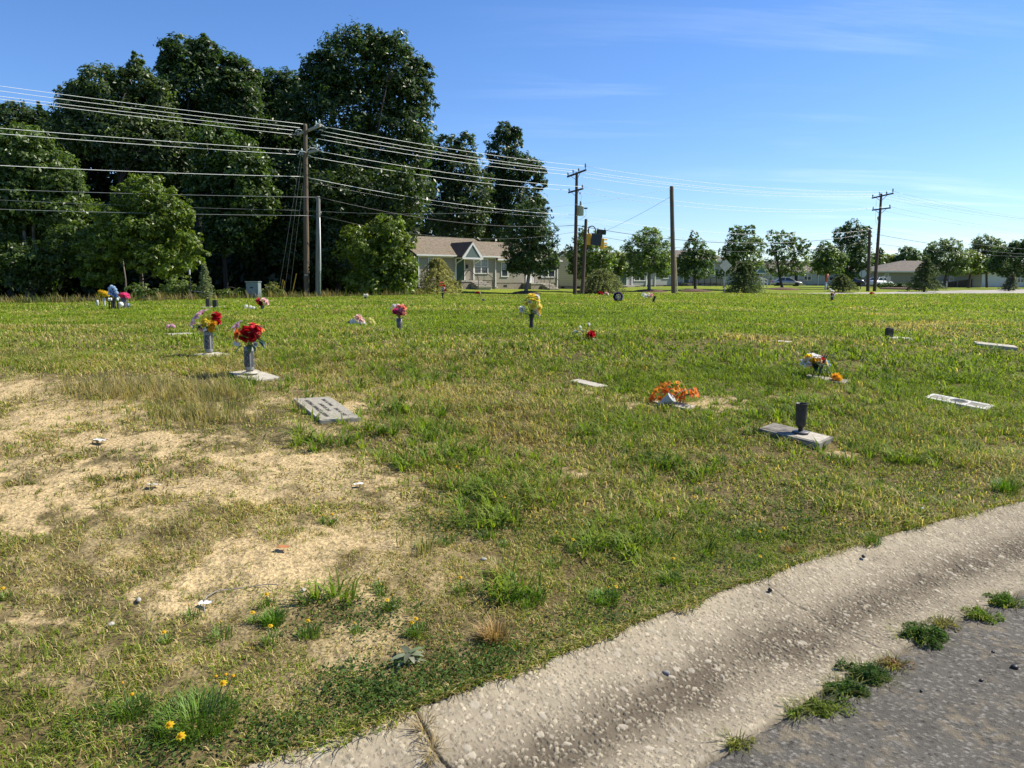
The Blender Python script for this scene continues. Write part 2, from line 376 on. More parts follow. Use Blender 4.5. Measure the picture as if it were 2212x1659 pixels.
ac = np.array([.088, .082, .070]) * (.8 + .5 * fbm(UA * 3, VA * 3, 65, 4))[..., None]
ac = np.where((ah > .0012)[..., None], np.array([.16, .15, .13]) * (.25 + 1.2 * at_)[..., None], ac)
sand = .75 * sstep(.46, .72, fbm(UA * 4.2, VA * 4.2, 66, 5)) * sstep(.5, .62, fbm(UA * 34, VA * 34, 67, 3)) * .8 + .8 * np.clip(1 + VA / .035, 0, 1) * (fbm(UA * 7, UA * 0, 68, 3) > .45)
sand = np.clip(sand, 0, 1)[..., None] * .8
ac = ac * (1 - sand) + np.array([.22, .18, .115]) * sand
mr, n, l, b = nt('worn_asphalt'); a = n.new('ShaderNodeAttribute'); a.attribute_name = 'Col'; l.new(a.outputs['Color'], b.inputs['Base Color']); b.inputs['Roughness'].default_value = .9; b.inputs['Specular IOR Level'].default_value = .15
tc = n.new('ShaderNodeTexCoord'); t = n.new('ShaderNodeTexNoise'); t.inputs['Scale'].default_value = 170; t.inputs['Detail'].default_value = 4; l.new(tc.outputs['Object'], t.inputs['Vector'])
bp = n.new('ShaderNodeBump'); bp.inputs['Strength'].default_value = .9; bp.inputs['Distance'].default_value = .006; l.new(t.outputs['Fac'], bp.inputs['Height']); l.new(bp.outputs['Normal'], b.inputs['Normal'])
k = gridmesh('road', np.stack([AX, AY, AZ], -1), mr, None, ac)
tag(k, 'grey worn asphalt drive with sandy specks along the kerb', 'road', kind='structure')

# street beyond the field
ta = np.linspace(math.atan((985 - CX) / F), AP[-1] + .25, 220); tt = np.linspace(0, 1, 14)
TA, TT = np.meshgrid(ta, tt, indexing='ij')
dr_, rw_ = np.interp(TA, AP, DR), np.interp(TA, AP, RW)
D = dr_ + .95 + TT * (rw_ - .5); SX = np.tan(TA) * D; SZ = H(SX, D) + .055
sc_ = np.array([.33, .31, .27]) * (.85 + .3 * fbm(SX * .5, D * .5, 77, 3))[..., None]
k = gridmesh('street', np.stack([SX, D, SZ], -1), mk, None, sc_)
tag(k, 'pale sunlit street running beyond the far edge of the lawn', 'street', kind='structure')

# ---------------------------------------------------------------- slabs (named here so that the grass keeps off them)
SLABS = []                                    # centre, axis u, axis v, half sizes
def slab_rect(cs):
    P = [gpos(*c) for c in cs]                # far-left, far-right, near-right, near-left in the picture
    c = sum(P, Vector()) / 4
    e1 = ((P[1] - P[0]) + (P[2] - P[3])) / 2; e2 = ((P[0] - P[3]) + (P[1] - P[2])) / 2
    L1, L2 = e1.length, e2.length
    if L1 >= L2: u = e1.normalized(); L, Wd = L1, L2
    else: u = e2.normalized(); L, Wd = L2, L1
    u = Vector((u.x, u.y, 0)).normalized(); v = Vector((-u.y, u.x, 0))
    SLABS.append((c, u, v, L / 2, Wd / 2)); return c, u, v, L, Wd
SL = {}
for key, cs in dict(
        name=[(630, 867), (715, 862), (775, 909), (696, 917)], red=[(488, 806), (556, 803), (612, 823), (540, 822)], lily=[(418, 768), (470, 764), (514, 769), (450, 775)],
        bare_left=[(352, 721), (400, 719), (428, 722), (378, 725)], mid=[(1225, 820), (1255, 821), (1316, 835), (1288, 838)], orange=[(1398, 868), (1430, 866), (1508, 881), (1478, 885)],
        raised=[(1634, 933), (1672, 928), (1822, 960), (1745, 967)], hole=[(1988, 862), (2020, 856), (2158, 884), (2120, 888)], right_far=[(2100, 747), (2110, 745), (2200, 754), (2188, 757)],
        right_cup=[(1908, 731), (1925, 729), (1980, 733), (1962, 735)], right_flat=[(1658, 738), (1675, 736), (1720, 739), (1700, 741)], mixed=[(1728, 816), (1752, 812), (1845, 826), (1822, 831)],
        posts=[(436, 664), (452, 662), (472, 664), (458, 666)], yellow=[(1128, 712), (1146, 709), (1172, 711), (1152, 715)]).items():
    SL[key] = slab_rect(cs)
def onslab(x, y, grow=0.0):
    o = np.zeros(len(x), bool)
    for c, u, v, hl, hw in SLABS:
        dx = x - c.x; dy = y - c.y
        o |= (np.abs(dx * u.x + dy * u.y) < hl + grow) & (np.abs(dx * v.x + dy * v.y) < hw + grow)
    return o

# ---------------------------------------------------------------- grass
GM = attrmat('grass_blades', rough=.6, trans=.42, spec=.18, trtint=(1.35, 1.4, .55))
def wedge(nn, y0, y1, pad=.03):
    y = np.sqrt(R.uniform(y0**2, y1**2, nn)); x = R.uniform(-.71 - pad, .71 + pad, nn) * (y * 1.0 + .25)
    return x, y
def palette(n, dry, yel, x, y):
    g = np.array([.120, .178, .018]); yl = np.array([.225, .305, .024]); dr = np.array([.52, .425, .20]); br = np.array([.27, .195, .08]); dk = np.array([.064, .115, .017])
    u = R.random(n); c = np.empty((n, 3))
    k = R.random(n); c[:] = g * (1 - k)[:, None] + yl * k[:, None]
    c = c * (1 - yel[:, None]) + (yl * 1.05) * yel[:, None]
    q = R.random(n) < .18; c[q] = dk
    q = u < dry; c[q] = np.where((R.random(q.sum()) < .66)[:, None], dr, br)
    return c * R.uniform(.7, 1.25, n)[:, None]
GV = [[], [], [], [], []]
def grass_zone(nn, y0, y1, h0, h1, w0, w1, l0, l1, edge=0.0):
    x, y = wedge(nn, y0, y1)
    s = sdist(x, y)
    ok = (s > .01 + .02 * R.random(nn) - .07 * np.clip(fbm(x * 4.5, y * 4.5, 109, 4) - .38, 0, 1) - .05 * (R.random(nn) < .12)) & (~onslab(x, y, -.012 if y0 > 8 else -.005))
    az = np.arctan2(x, y); ok &= y < np.interp(az, AP, DR) + .7
    b = bare(x, y); th = thin(x, y)
    cl = fbm(x * 3.2, y * 3.2, 101, 3); cl2 = fbm(x * 11, y * 11, 102, 2)
    dens = (1 - np.clip(b * 1.0, 0, .90)) * (1 - .5 * th * sstep(.62, .4, cl)) * np.clip(2.6 * cl2 - .55, .08, 1)
    ok &= R.random(nn) < dens
    x, y, s, b, th, cl = (q[ok] for q in (x, y, s, b, th, cl)); n = len(x)
    z = H(x, y)
    reg = fbm(x * .8 + 4, y * .8, 103, 3); reg2 = fbm(x * .23, y * .33, 104, 3)
    far = sstep(5, 13, y + x * .6)
    right = sstep(-.25, .5, np.arctan2(x, y))
    dry = np.clip(.42 - .36 * far + .22 * th + (reg - .5) * 1.0 + .15 * b - .10 * right * far, .03, .85)
    reg3 = fbm(x * .11 + 3, y * .2, 106, 4); yel = np.clip(.12 + .56 * far * (.45 + right * .55) + (reg2 - .5) * 1.3 + (reg3 - .5) * 1.2 * far, 0, .95); dry = np.clip(dry + far * np.clip(fbm(x * .4, y * .6, 107, 4) - .55, 0, 1) * 2.6, 0, .8)
    col = palette(n, dry, yel, x, y) * (.78 + .44 * fbm(x * 1.7, y * 1.7, 108, 3))[:, None]
    lush = sstep(.42, .62, fbm(x * 1.3 + 7, y * 1.3, 105, 3))
    h = R.uniform(h0, h1, n) * (.6 + .75 * lush) * (1 - .45 * th) * (1 - .4 * b); w = R.uniform(w0, w1, n)
    lean = R.uniform(l0, l1, n)
    for k, q in zip(GV, (np.stack([x, y, z], 1), h, w, lean, col)): k.append(q)
grass_zone(190000, 1.7, 4.2, .018, .055, .0022, .0048, .3, 1.9)
grass_zone(300000, 4.0, 9.0, .026, .078, .004, .0085, .35, 1.8)
grass_zone(330000, 8.5, 22, .035, .085, .010, .020, .3, 1.6)
grass_zone(330000, 20, 50, .04, .085, .02, .036, .25, 1.3)
grass_zone(140000, 45, 90, .05, .09, .04, .07, .2, 1.2)
# runners creeping over the kerb edge
nn = 6000; i_ = R.integers(0, len(KL) - 1, nn * 3); kk = (KL[i_, 1] > 1.6) & (KL[i_, 1] < 7); i_ = i_[kk][:nn]; nn = len(i_); kf = R.random(nn)
ex = KL[i_] + (KL[i_ + 1] - KL[i_]) * kf[:, None]; cl = np.clip(fbm(ex[:, 0] * 5, ex[:, 1] * 5, 111, 3) * 2.4 - .75, 0, 1); so_ = .03 - .07 * cl * R.random(nn)**2; ex = ex + KN[i_] * so_[:, None]
for k, q in zip(GV, (np.stack([ex[:, 0], ex[:, 1], .121 - np.clip(-so_, 0, 1) * .22], 1), R.uniform(.02, .05, nn), R.uniform(.0025, .005, nn), R.uniform(.8, 1.9, nn), palette(nn, np.full(nn, .5), np.full(nn, .3), ex[:, 0], ex[:, 1]))): k.append(q)
GP, Gh, Gw, Gl, Gc = (np.concatenate(k) for k in GV)
tag(blades('grass', GP, Gh, Gw, Gl, Gc, GM), 'short mixed green and dry grass over the whole burial field', 'grass', kind='stuff')

# broad-bladed crabgrass clumps, dark low clover, tall tan seed heads
def clumps(name, spots, per, rad, h, w, lean, col, label, flat=False):
    Ps, hs_, ws_, ls_, cs_, azs = [], [], [], [], [], []
    for x, y, sc in spots:
        k = max(3, int(per * R.uniform(.6, 1.3))); a = R.uniform(0, 2 * PI, k); r = rad * sc * np.sqrt(R.random(k)) * (.35 if not flat else 1)
        qx, qy = x + np.cos(a) * r, y + np.sin(a) * r
        Ps.append(np.stack([qx, qy, H(qx, qy)], 1)); hs_.append(R.uniform(*h, k) * sc); ws_.append(R.uniform(*w, k)); ls_.append(R.uniform(*lean, k)); azs.append(a + R.normal(0, .5, k))
        c = np.array(col[int(R.integers(len(col)))]) * R.uniform(.75, 1.25, k)[:, None]; cs_.append(c)
    P = np.concatenate(Ps); keep = (sdist(P[:, 0], P[:, 1]) > -.02) & ~onslab(P[:, 0], P[:, 1], 0)
    o = blades(name, P[keep], *(np.concatenate(q)[keep] for q in (hs_, ws_, ls_, cs_)), GM, az=np.concatenate(azs)[keep])
    return tag(o, label, 'grass', kind='stuff')
sp = []
for px, py, rx, ry, k in [(880, 900, 190, 60, 70), (1000, 990, 160, 60, 60), (1080, 1060, 140, 40, 45), (1440, 1015, 110, 25, 30), (1340, 1170, 120, 50, 34), (1060, 1125, 90, 40, 26), (860, 800, 220, 60, 100), (780, 740, 200, 50, 70),
        (1150, 790, 250, 60, 90), (1700, 900, 220, 50, 80), (1900, 830, 200, 50, 90), (1300, 940, 120, 40, 24), (640, 780, 80, 40, 40), (700, 960, 60, 20, 14), (860, 1000, 60, 20, 14), (1980, 980, 180, 30, 50), (560, 830, 100, 25, 25), (1500, 790, 220, 40, 70), (2100, 780, 130, 50, 60), (1110, 1280, 50, 20, 8), (700, 1300, 60, 20, 6)]:
    for _ in range(k):
        q = gpos(px + R.normal() * rx * .55, py + R.normal() * ry * .55); sp.append((q.x, q.y, R.uniform(.6, 1.25)))
clumps('coarse_grass', sp, 16, .11, (.05, .15), (.006, .012), (.5, 1.5), [(.12, .19, .018), (.16, .24, .022), (.085, .145, .018), (.20, .26, .03)], 'broad-bladed coarse grass clumps scattered across the middle of the lawn')
sp = []
for px, py, rx, ry, k in [(330, 850, 170, 22, 210), (430, 905, 110, 18, 90), (250, 740, 130, 10, 50), (60, 760, 70, 20, 30), (470, 850, 70, 25, 60), (900, 1190, 40, 14, 5), (650, 880, 40, 15, 10)]:
    for _ in range(k):
        q = gpos(px + R.normal() * rx * .6, py + R.normal() * ry * .6); sp.append((q.x, q.y, R.uniform(.6, 1.2)))
clumps('dry_grass', sp, 13, .16, (.05, .19), (.0025, .0052), (.15, .9), [(.42, .335, .17), (.36, .29, .14), (.28, .24, .10), (.15, .17, .05)], 'tall tan dry grass standing beside the bare sandy patch')
# weeds along the foot of the wood
sp = []
for px in np.arange(-80, 930, 2.6):
    d = float(np.interp(np.arctan((px - CX) / F), AP, DR)) + R.uniform(-.3, 1.6); x = (px - CX) / F * d; sp.append((x, d, R.uniform(.5, 1.5)))
clumps('edge_weeds', sp, 13, .4, (.15, .45), (.02, .04), (.1, .7), [(.10, .13, .03), (.19, .16, .07), (.08, .11, .025), (.25, .20, .10)], 'ragged knee-high weeds along the foot of the dark wood')
# low clover mats
def mats(name, spots, per, col, size, label, cat='grass'):
    P, C = [], []
    for x, y, r in spots:
        k = int(per * r * r * 40); a = R.uniform(0, 2 * PI, k); q = r * np.sqrt(R.random(k)); X, Y = x + np.cos(a) * q, y + np.sin(a) * q
        P.append(np.stack([X, Y, H(X, Y) + R.uniform(.008, .05, k) * (1 - (q / r)**2 * .6)], 1)); C.append(np.array(col) * R.uniform(.6, 1.5, k)[:, None])
    P = np.concatenate(P); C = np.concatenate(C); keep = (sdist(P[:, 0], P[:, 1]) > 0) & ~onslab(P[:, 0], P[:, 1], .01); P, C = P[keep], C[keep]; n = len(P)
    N = np.stack([R.normal(0, .5, n), R.normal(0, .5, n), np.ones(n)], 1)
    v, c, s = leafcards(P, N, R.uniform(*size, n), .5); return tag(npmesh(name, v, c, s, GM, None, np.repeat(C, 4, 0)), label, cat, kind='stuff')
sp = []
for px, py, rx, ry, k in [(820, 1490, 170, 50, 30), (1040, 1430, 120, 40, 18), (1100, 1130, 150, 40, 14), (960, 1120, 80, 30, 8), (1450, 1250, 200, 60, 20), (1700, 1110, 200, 40, 18), (300, 1600, 250, 50, 16), (650, 1590, 60, 30, 8), (1900, 1060, 160, 30, 12), (1250, 1340, 120, 40, 12), (2050, 1040, 100, 30, 10), (780, 1330, 150, 40, 12)]:
    for _ in range(k):
        q = gpos(px + R.normal() * rx * .55, py + R.normal() * ry * .55); sp.append((q.x, q.y, R.uniform(.06, .17)))
mats('clover', sp, 130, (.060, .108, .018), (.005, .011), 'dark green clover mats along the kerb side of the lawn')

# ================================================================ MARKERS, VASES, FLOWERS
M = {}
M['granite'] = mat('grey_granite', (.285, .265, .215), .85, .22, 40, spec=.12, bump=.3, bscale=220)
M['granite_pale'] = mat('pale_granite', (.40, .37, .30), .85, .15, 30, spec=.12, bump=.3, bscale=200)
M['granite_dark'] = mat('weathered_granite', (.17, .16, .135), .8, .4, 9, bump=.4, bscale=180, c2=(.29, .275, .24))
M['granite_white'] = mat('bleached_granite', (.52, .51, .47), .85, .15, 30, spec=.12, bump=.3, bscale=200); M['granite_side'] = mat('shaded_weathered_granite_side', (.20, .185, .155), .9, .35, 12, spec=.1, bump=.4, bscale=160, c2=(.30, .28, .235)); M['stain'] = mat('stained_granite', (.10, .085, .065), .85, .45, 14, bump=.4, bscale=180, c2=(.22, .20, .165))  # side granite: weathered tone darkened to paint in the slab sides' shade
M['bronze'] = mat('dark_bronze', (.075, .068, .058), .5, .3, 12, metal=.5)
M['panel'] = mat('dark_relief_panel', (.06, .063, .063), .6, .2, 30)
M['vase_stone'] = mat('vase_stone', (.26, .26, .25), .55, .15, 30)
M['dark_vase'] = mat('dark_metal_vase', (.045, .042, .037), .55, .35, 25, metal=.3)
M['grey_vase'] = mat('grey_metal_vase', (.13, .125, .12), .5, .3, 15, metal=.4)
M['black'] = mat('black_plastic', (.018, .018, .018), .5, .2, 10)
M['white'] = mat('white_plastic', (.62, .62, .60), .45, .06, 10)
M['paper'] = mat('white_tag_paper', (.58, .58, .56), .7, .06, 10)
M['plastic_grey'] = mat('grey_cone_plastic', (.40, .42, .41), .4, .1, 10)
M['stem'] = mat('flower_stem', (.05, .09, .025), .6, .2, 20)
M['beige_stem'] = mat('pale_stem', (.45, .37, .20), .6, .1, 20)
M['stone'] = mat('pebble_stone', (.22, .21, .20), .8, .3, 40)
M['pale_stone'] = mat('pale_pebble', (.34, .32, .28), .8, .15, 40)
PET = attrmat('petals', rough=.6, trans=.48, spec=.25, trtint=(1.1, 1.1, 1.1))
LEAFM = attrmat('silk_leaves', rough=.35, trans=.2, spec=.5)

class Fl:
    """soft petal geometry with a colour per vertex"""
    def __init__(s): s.V = []; s.f = []; s.C = []; s.k = 0
    def petal(s, Mx, o, L, Wd, az, e0, e1, c0, c1, cup=.25, tip=.55, rows=5):
        ca, sa = math.cos(az), math.sin(az); r = .0; z = 0.; pts = []
        for i in range(rows):
            t = i / (rows - 1); e = math.radians(e0 + (e1 - e0) * t)
            if i: r += L / (rows - 1) * math.cos(e); z += L / (rows - 1) * math.sin(e)
            w = Wd * .5 * (math.sin(PI * (.12 + .88 * t)**.75 * .93) if tip >= .5 else math.sin(PI * min(1, .12 + t * .9))**.8) + 1e-4
            for j in (-1, 0, 1):
                p = Vector((r * ca - j * w * sa, r * sa + j * w * ca, z + abs(j) * w * cup)); pts.append(Mx @ p + o)
                u = random.uniform(.88, 1.1); s.C.append([min(1, (c0[q] * (1 - t) + c1[q] * t) * u) for q in range(3)])
        for i in range(rows - 1):
            for j in (0, 1): a = s.k + i * 3 + j; s.f.append((a, a + 1, a + 4, a + 3))
        s.V += pts; s.k += len(pts)
    def dome(s, Mx, o, r, c, hgt=.6):
        b = s.k; n = 8
        for k, (q, z) in enumerate(((1, 0), (.8, .55), (.4, .9))):
            for i in range(n): s.V.append(Mx @ Vector((r * q * math.cos(2 * PI * i / n), r * q * math.sin(2 * PI * i / n), r * hgt * z)) + o); s.C.append(c)
        s.V.append(Mx @ Vector((0, 0, r * hgt)) + o); s.C.append(c); s.k += 25
        for k in (0, 1):
            for i in range(n): s.f.append((b + k * 8 + i, b + k * 8 + (i + 1) % n, b + k * 8 + 8 + (i + 1) % n, b + k * 8 + 8 + i))
        for i in range(n): s.f.append((b + 16 + i, b + 16 + (i + 1) % n, b + 24))
    def build(s, name, parent=None, m=None):
        cor = [i for q in s.f for i in q]; st = np.concatenate([[0], np.cumsum([len(q) for q in s.f])[:-1]])
        return npmesh(name, np.array([tuple(v) for v in s.V]), cor, st, m or PET, parent, np.array(s.C), True)
def face(d, spin=0.):
    d = Vector(d).normalized(); return d.to_track_quat('Z', 'Y').to_matrix() @ Matrix.Rotation(spin, 3, 'Z')
def bloom(f, kind, o, d, s, c, c2=None):
    """s is the bloom's radius"""
    c2 = c2 or c; o = Vector(o); Mx = face(d, random.uniform(0, 6.28)); j = lambda v=.15: random.uniform(1 - v, 1 + v)
    dk = tuple(v * .55 for v in c)
    if kind == 'daisy':
        n = 11
        for i in range(n): f.petal(Mx, o, s * j(), s * .48, 2 * PI * i / n + random.uniform(-.1, .1), 25 + random.uniform(-10, 15), 0, c2, c, .2)
        for i in range(7): f.petal(Mx, o, s * .7 * j(), s * .4, 2 * PI * i / 7, 50, 20, c2, c, .2)
        f.dome(Mx, o, s * .2, (.45, .30, .03))
    elif kind == 'lily':
        for i in range(6): f.petal(Mx, o, s * 1.35 * j(.1), s * .58, 2 * PI * i / 6 + random.uniform(-.12, .12), 68, -25 + random.uniform(-12, 12), c2, c, .25, 1, 7)
        for i in range(4): f.petal(Mx, o, s * .7, s * .07, 1.57 * i + .4, 80, 60, (.3, .35, .05), (.35, .12, .02), 0)
    elif kind == 'rose':
        for n, L, e0, e1, wd in ((4, .5, 88, 100, .6), (5, .72, 72, 84, .8), (6, .95, 50, 60, .95), (7, 1.12, 26, 12, 1.0), (6, 1.2, 5, -22, 1.0)):
            a0 = random.uniform(0, 6)
            for i in range(n): f.petal(Mx, o, s * L * j(), s * wd, a0 + 2 * PI * i / n, e0 + random.uniform(-8, 8), e1 + random.uniform(-14, 14), c2, c, .32, .4, 5)
    elif kind == 'mum':
        for i in range(46):
            e = math.degrees(math.asin(1 - (i + .5) / 46 * 1.15 if (1 - (i + .5) / 46 * 1.15) > -1 else -1)); f.petal(Mx, o, s * j(.2), s * .26, i * 2.399, e + 8, e - 20, c2, c, .25, .55, 4)
    elif kind == 'puff':
        for i in range(26):
            z = 1 - (i + .5) / 26 * 1.35; a = i * 2.399; q = Mx @ Vector((math.sqrt(max(0, 1 - z * z)) * math.cos(a), math.sqrt(max(0, 1 - z * z)) * math.sin(a), z))
            cc = c if random.random() < .65 else c2; m2 = face(q, a)
            for k in range(5): f.petal(m2, o + q * s * .75, s * .36, s * .3, 2 * PI * k / 5, 25, 5, cc, cc, .2, .4, 3)
    elif kind == 'bud':
        for i in range(5): f.petal(Mx, o, s * 1.5, s * .9, 2 * PI * i / 5, 45, 115, c2, c, .4, .4, 5)
        for i in range(5): f.petal(Mx, o - Mx @ Vector((0, 0, s * .1)), s * .9, s * .5, 2 * PI * i / 5 + .5, 60, 90, (.03, .06, .015), (.05, .1, .02), .2, .55, 4)
def leaf(f, o, d, L, Wd, c, drop=-25):
    d = Vector(d); az = math.atan2(d.y, d.x); e = math.degrees(math.atan2(d.z, math.hypot(d.x, d.y)))
    f.petal(Matrix.Identity(3), Vector(o), L, Wd, az, e + 10, e + drop, tuple(v * .8 for v in c), c, .18, 1, 6)
G1, G2, G3 = (.03, .075, .018), (.075, .13, .025), (.018, .05, .022)
WHT, CRM, PNK, HPK, RED, DRD, ORG, YEL, GLD, BLU, LBL, PCH, COR = (.80, .80, .78), (.78, .70, .55), (.80, .42, .52), (.72, .05, .22), (.52, .012, .018), (.28, .008, .014), (.72, .16, .02), (.80, .62, .03), (.80, .42, .02), (.10, .20, .50), (.45, .58, .75), (.80, .50, .40), (.75, .20, .14)
BIG = {'mixed': 1.25, 'white rosebuds': 1.35, 'white and peach': 1.25, 'pale yellow': 1.2}
def bouquet(label, loc, blooms, leaves=10, lr=.1, lz=.0, group=None, stem_to=None, greens=(G1, G2, G3), name='bouquet', cat='flowers', llen=.1, one=False):
    """blooms: (kind, dx, dy, dz, radius, colour[, colour at the centre])"""
    kb = max([v for k, v in BIG.items() if label.startswith(k)] + [1.]); blooms = [(b[0], b[1], b[2], b[3], b[4] * kb) + tuple(b[5:]) for b in blooms]
    t = thing(name, label, cat, loc, 0, group); c0 = Vector((sum(b[1] for b in blooms), sum(b[2] for b in blooms), sum(b[3] for b in blooms))) / len(blooms); low = min(b[3] for b in blooms)
    root = Vector(stem_to or (0, 0, lz)); names = dict(puff='cluster_bloom', bud='rosebud', mum='chrysanthemum')
    F1 = None
    for b in blooms:
        o = Vector(b[1:4]); d = (o - c0) * 1.0; d = d.normalized() * .8 + Vector((.12, -.55, .45)) if d.length > 1e-4 else Vector((0, -.6, .7))
        if one: F1 = F1 or Fl(); bloom(F1, b[0], o, d, b[4], b[5], b[6] if len(b) > 6 else None)
        else: f = Fl(); bloom(f, b[0], o, d, b[4], b[5], b[6] if len(b) > 6 else None); f.build(names.get(b[0], b[0]), t)
    if F1: F1.build('blooms', t)
    if leaves:
        f = Fl()
        for i in range(leaves):
            a = random.uniform(0, 2 * PI); o = Vector((c0.x * .5 + math.cos(a) * lr * .4, c0.y * .5 + math.sin(a) * lr * .4, low + (c0.z - low) * random.uniform(-.5, .7)))
            leaf(f, o, (math.cos(a), math.sin(a), random.uniform(-.35, .55)), llen * random.uniform(.6, 1.15), llen * random.uniform(.28, .5), random.choice(greens))
        f.build('foliage', t, LEAFM)
    st = MB()
    for b in blooms: st.tube([root + Vector((random.uniform(-.01, .01), random.uniform(-.01, .01), 0)), (root + Vector(b[1:4])) / 2 + Vector((0, 0, .01)), Vector(b[1:4])], .003 if b[4] > .03 else .002, 4)
    st.build('stems', t, t) if False else st.build('stems', M['stem'], t)
    return t

def marker(key, label, h, m='granite', group='flat grave markers set in the lawn', bevel=.006, tilt=True):
    c, u, v, L, Wd = SL[key]
    nn = gnormal(c.x, c.y, .3) if tilt else Vector((0, 0, 1))
    uu = (u - nn * u.dot(nn)).normalized(); vv = nn.cross(uu)
    t = thing('grave_marker', label, 'grave marker', (c.x, c.y, c.z), 0, group)
    t.rotation_euler = Matrix((uu, vv, nn)).transposed().to_euler()
    b = MB(); b.box((0, 0, h / 2 - .05), (L, Wd, h + .1)); b.build('slab', M[m], t, bevel=bevel)
    return t, L, Wd
# 1. the marker with the inscription
t, L, Wd = marker('name', 'flat grey stone grave marker with engraved name and dates', .028, 'granite', bevel=.004)
hb_ = MB(); hb_.box((0, Wd / 2 - .012, .0295), (L - .01, .012, .002)); hb_.box((L / 2 - .012 if False else -L / 2 + .012, 0, .0295), (.012, Wd - .034, .002)); hb_.build('chipped_border', M['granite_pale'], t)
c, u, v, _, _ = SL['name']
flip = 0 if u.y > 0 else PI
def text(s, x, y, size, parent, mt, z, rz=0., name='lettering', rx=0., ry=0., width=None, depth=.0015):
    cu = bpy.data.curves.new('t', 'FONT'); cu.body = s; cu.size = size; cu.align_x = 'CENTER'; cu.align_y = 'CENTER'; cu.extrude = depth
    to = bpy.data.objects.new('t', cu); COL.objects.link(to); bpy.context.view_layer.update()
    me = bpy.data.meshes.new_from_object(to.evaluated_get(bpy.context.evaluated_depsgraph_get())); bpy.data.objects.remove(to); bpy.data.curves.remove(cu)
    if width:
        xs = [q.co.x for q in me.vertices]; k = width / (max(xs) - min(xs))
        for q in me.vertices: q.co.x *= k
    me.materials.clear(); me.materials.append(mt); o = bpy.data.objects.new(name, me); link(o, parent); o.location = (x, y, z); o.rotation_euler = (rx, ry, rz); return o
sg = -1 if flip == 0 else 1
# reader stands on the far right: the first line is nearest the left edge of the picture
text('HARRY STEWART PHILLIPS', .0 * L, Wd * .22 , Wd * .155, t, M['bronze'], .029, flip, width=L * .76)
text('PFC US ARMY', .02 * L, Wd * .0, Wd * .13, t, M['bronze'], .029, flip, width=L * .34)
text('DEC 19 1937', -L * .22, -Wd * .22, Wd * .13, t, M['bronze'], .029, flip, width=L * .33)
text('MAR 19 1985', L * .22, -Wd * .22, Wd * .13, t, M['bronze'], .029, flip, width=L * .33)
# others
marker('red', 'pale stone grave marker under the vase of red roses', .02, 'granite_pale')
marker('lily', 'pale stone grave marker under the vase of pink lilies', .02, 'granite_pale')
marker('bare_left', 'bare flat stone marker beside the small pink bloom in the grass', .008, 'granite_pale')
t, L, Wd = marker('mid', 'flat bare stone marker half overgrown left of the orange flowers', .008, 'granite_pale')
marker('orange', 'flat tan stone marker under the spilled orange flowers', .018, 'granite_pale')
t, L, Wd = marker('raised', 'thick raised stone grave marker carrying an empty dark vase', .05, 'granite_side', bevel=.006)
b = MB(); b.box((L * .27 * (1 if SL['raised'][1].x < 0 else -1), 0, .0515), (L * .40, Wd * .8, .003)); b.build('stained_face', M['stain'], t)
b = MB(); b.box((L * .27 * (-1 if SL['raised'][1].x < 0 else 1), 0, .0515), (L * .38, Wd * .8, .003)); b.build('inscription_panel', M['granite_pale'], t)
t, L, Wd = marker('hole', 'white stone grave marker with an empty dark vase hole', .03, 'granite_white')
b = MB(); b.lathe([(.085, 0), (.085, .003), (.062, .004), (.06, .001)], 24, (0, -.01, .0295)); b.build('vase_rim', M['granite_dark'], t)
b = MB(); b.lathe([(.06, .0), (.001, .0005)], 24, (0, -.01, .0312)); b.build('vase_hole', M['black'], t)
b = MB(); b.box((L * .3, 0, .0305), (L * .26, Wd * .5, .002)); b.box((-L * .3, 0, .0305), (L * .26, Wd * .5, .002)); b.build('inscription_panel', M['granite_dark'], t)
marker('right_far', 'pale raised stone marker at the right edge of the lawn', .05, 'granite_pale')
marker('right_cup', 'low stone marker behind the short dark vase on the right', .02, 'granite_pale')
marker('right_flat', 'flat stone marker nearly buried in grass on the right', .012, 'granite_pale')
marker('mixed', 'stone grave marker half hidden under the mixed bouquet with a white bloom', .02, 'granite')
marker('posts', 'small flat marker at the two dark stub vases near the wood', .02, 'granite_pale')
marker('yellow', 'small bronze plaque under the yellow bouquet', .012, 'bronze')

def slabtop(key, px, py, h):
    q = gpos(px, py); return Vector((q.x, q.y, q.z + h))
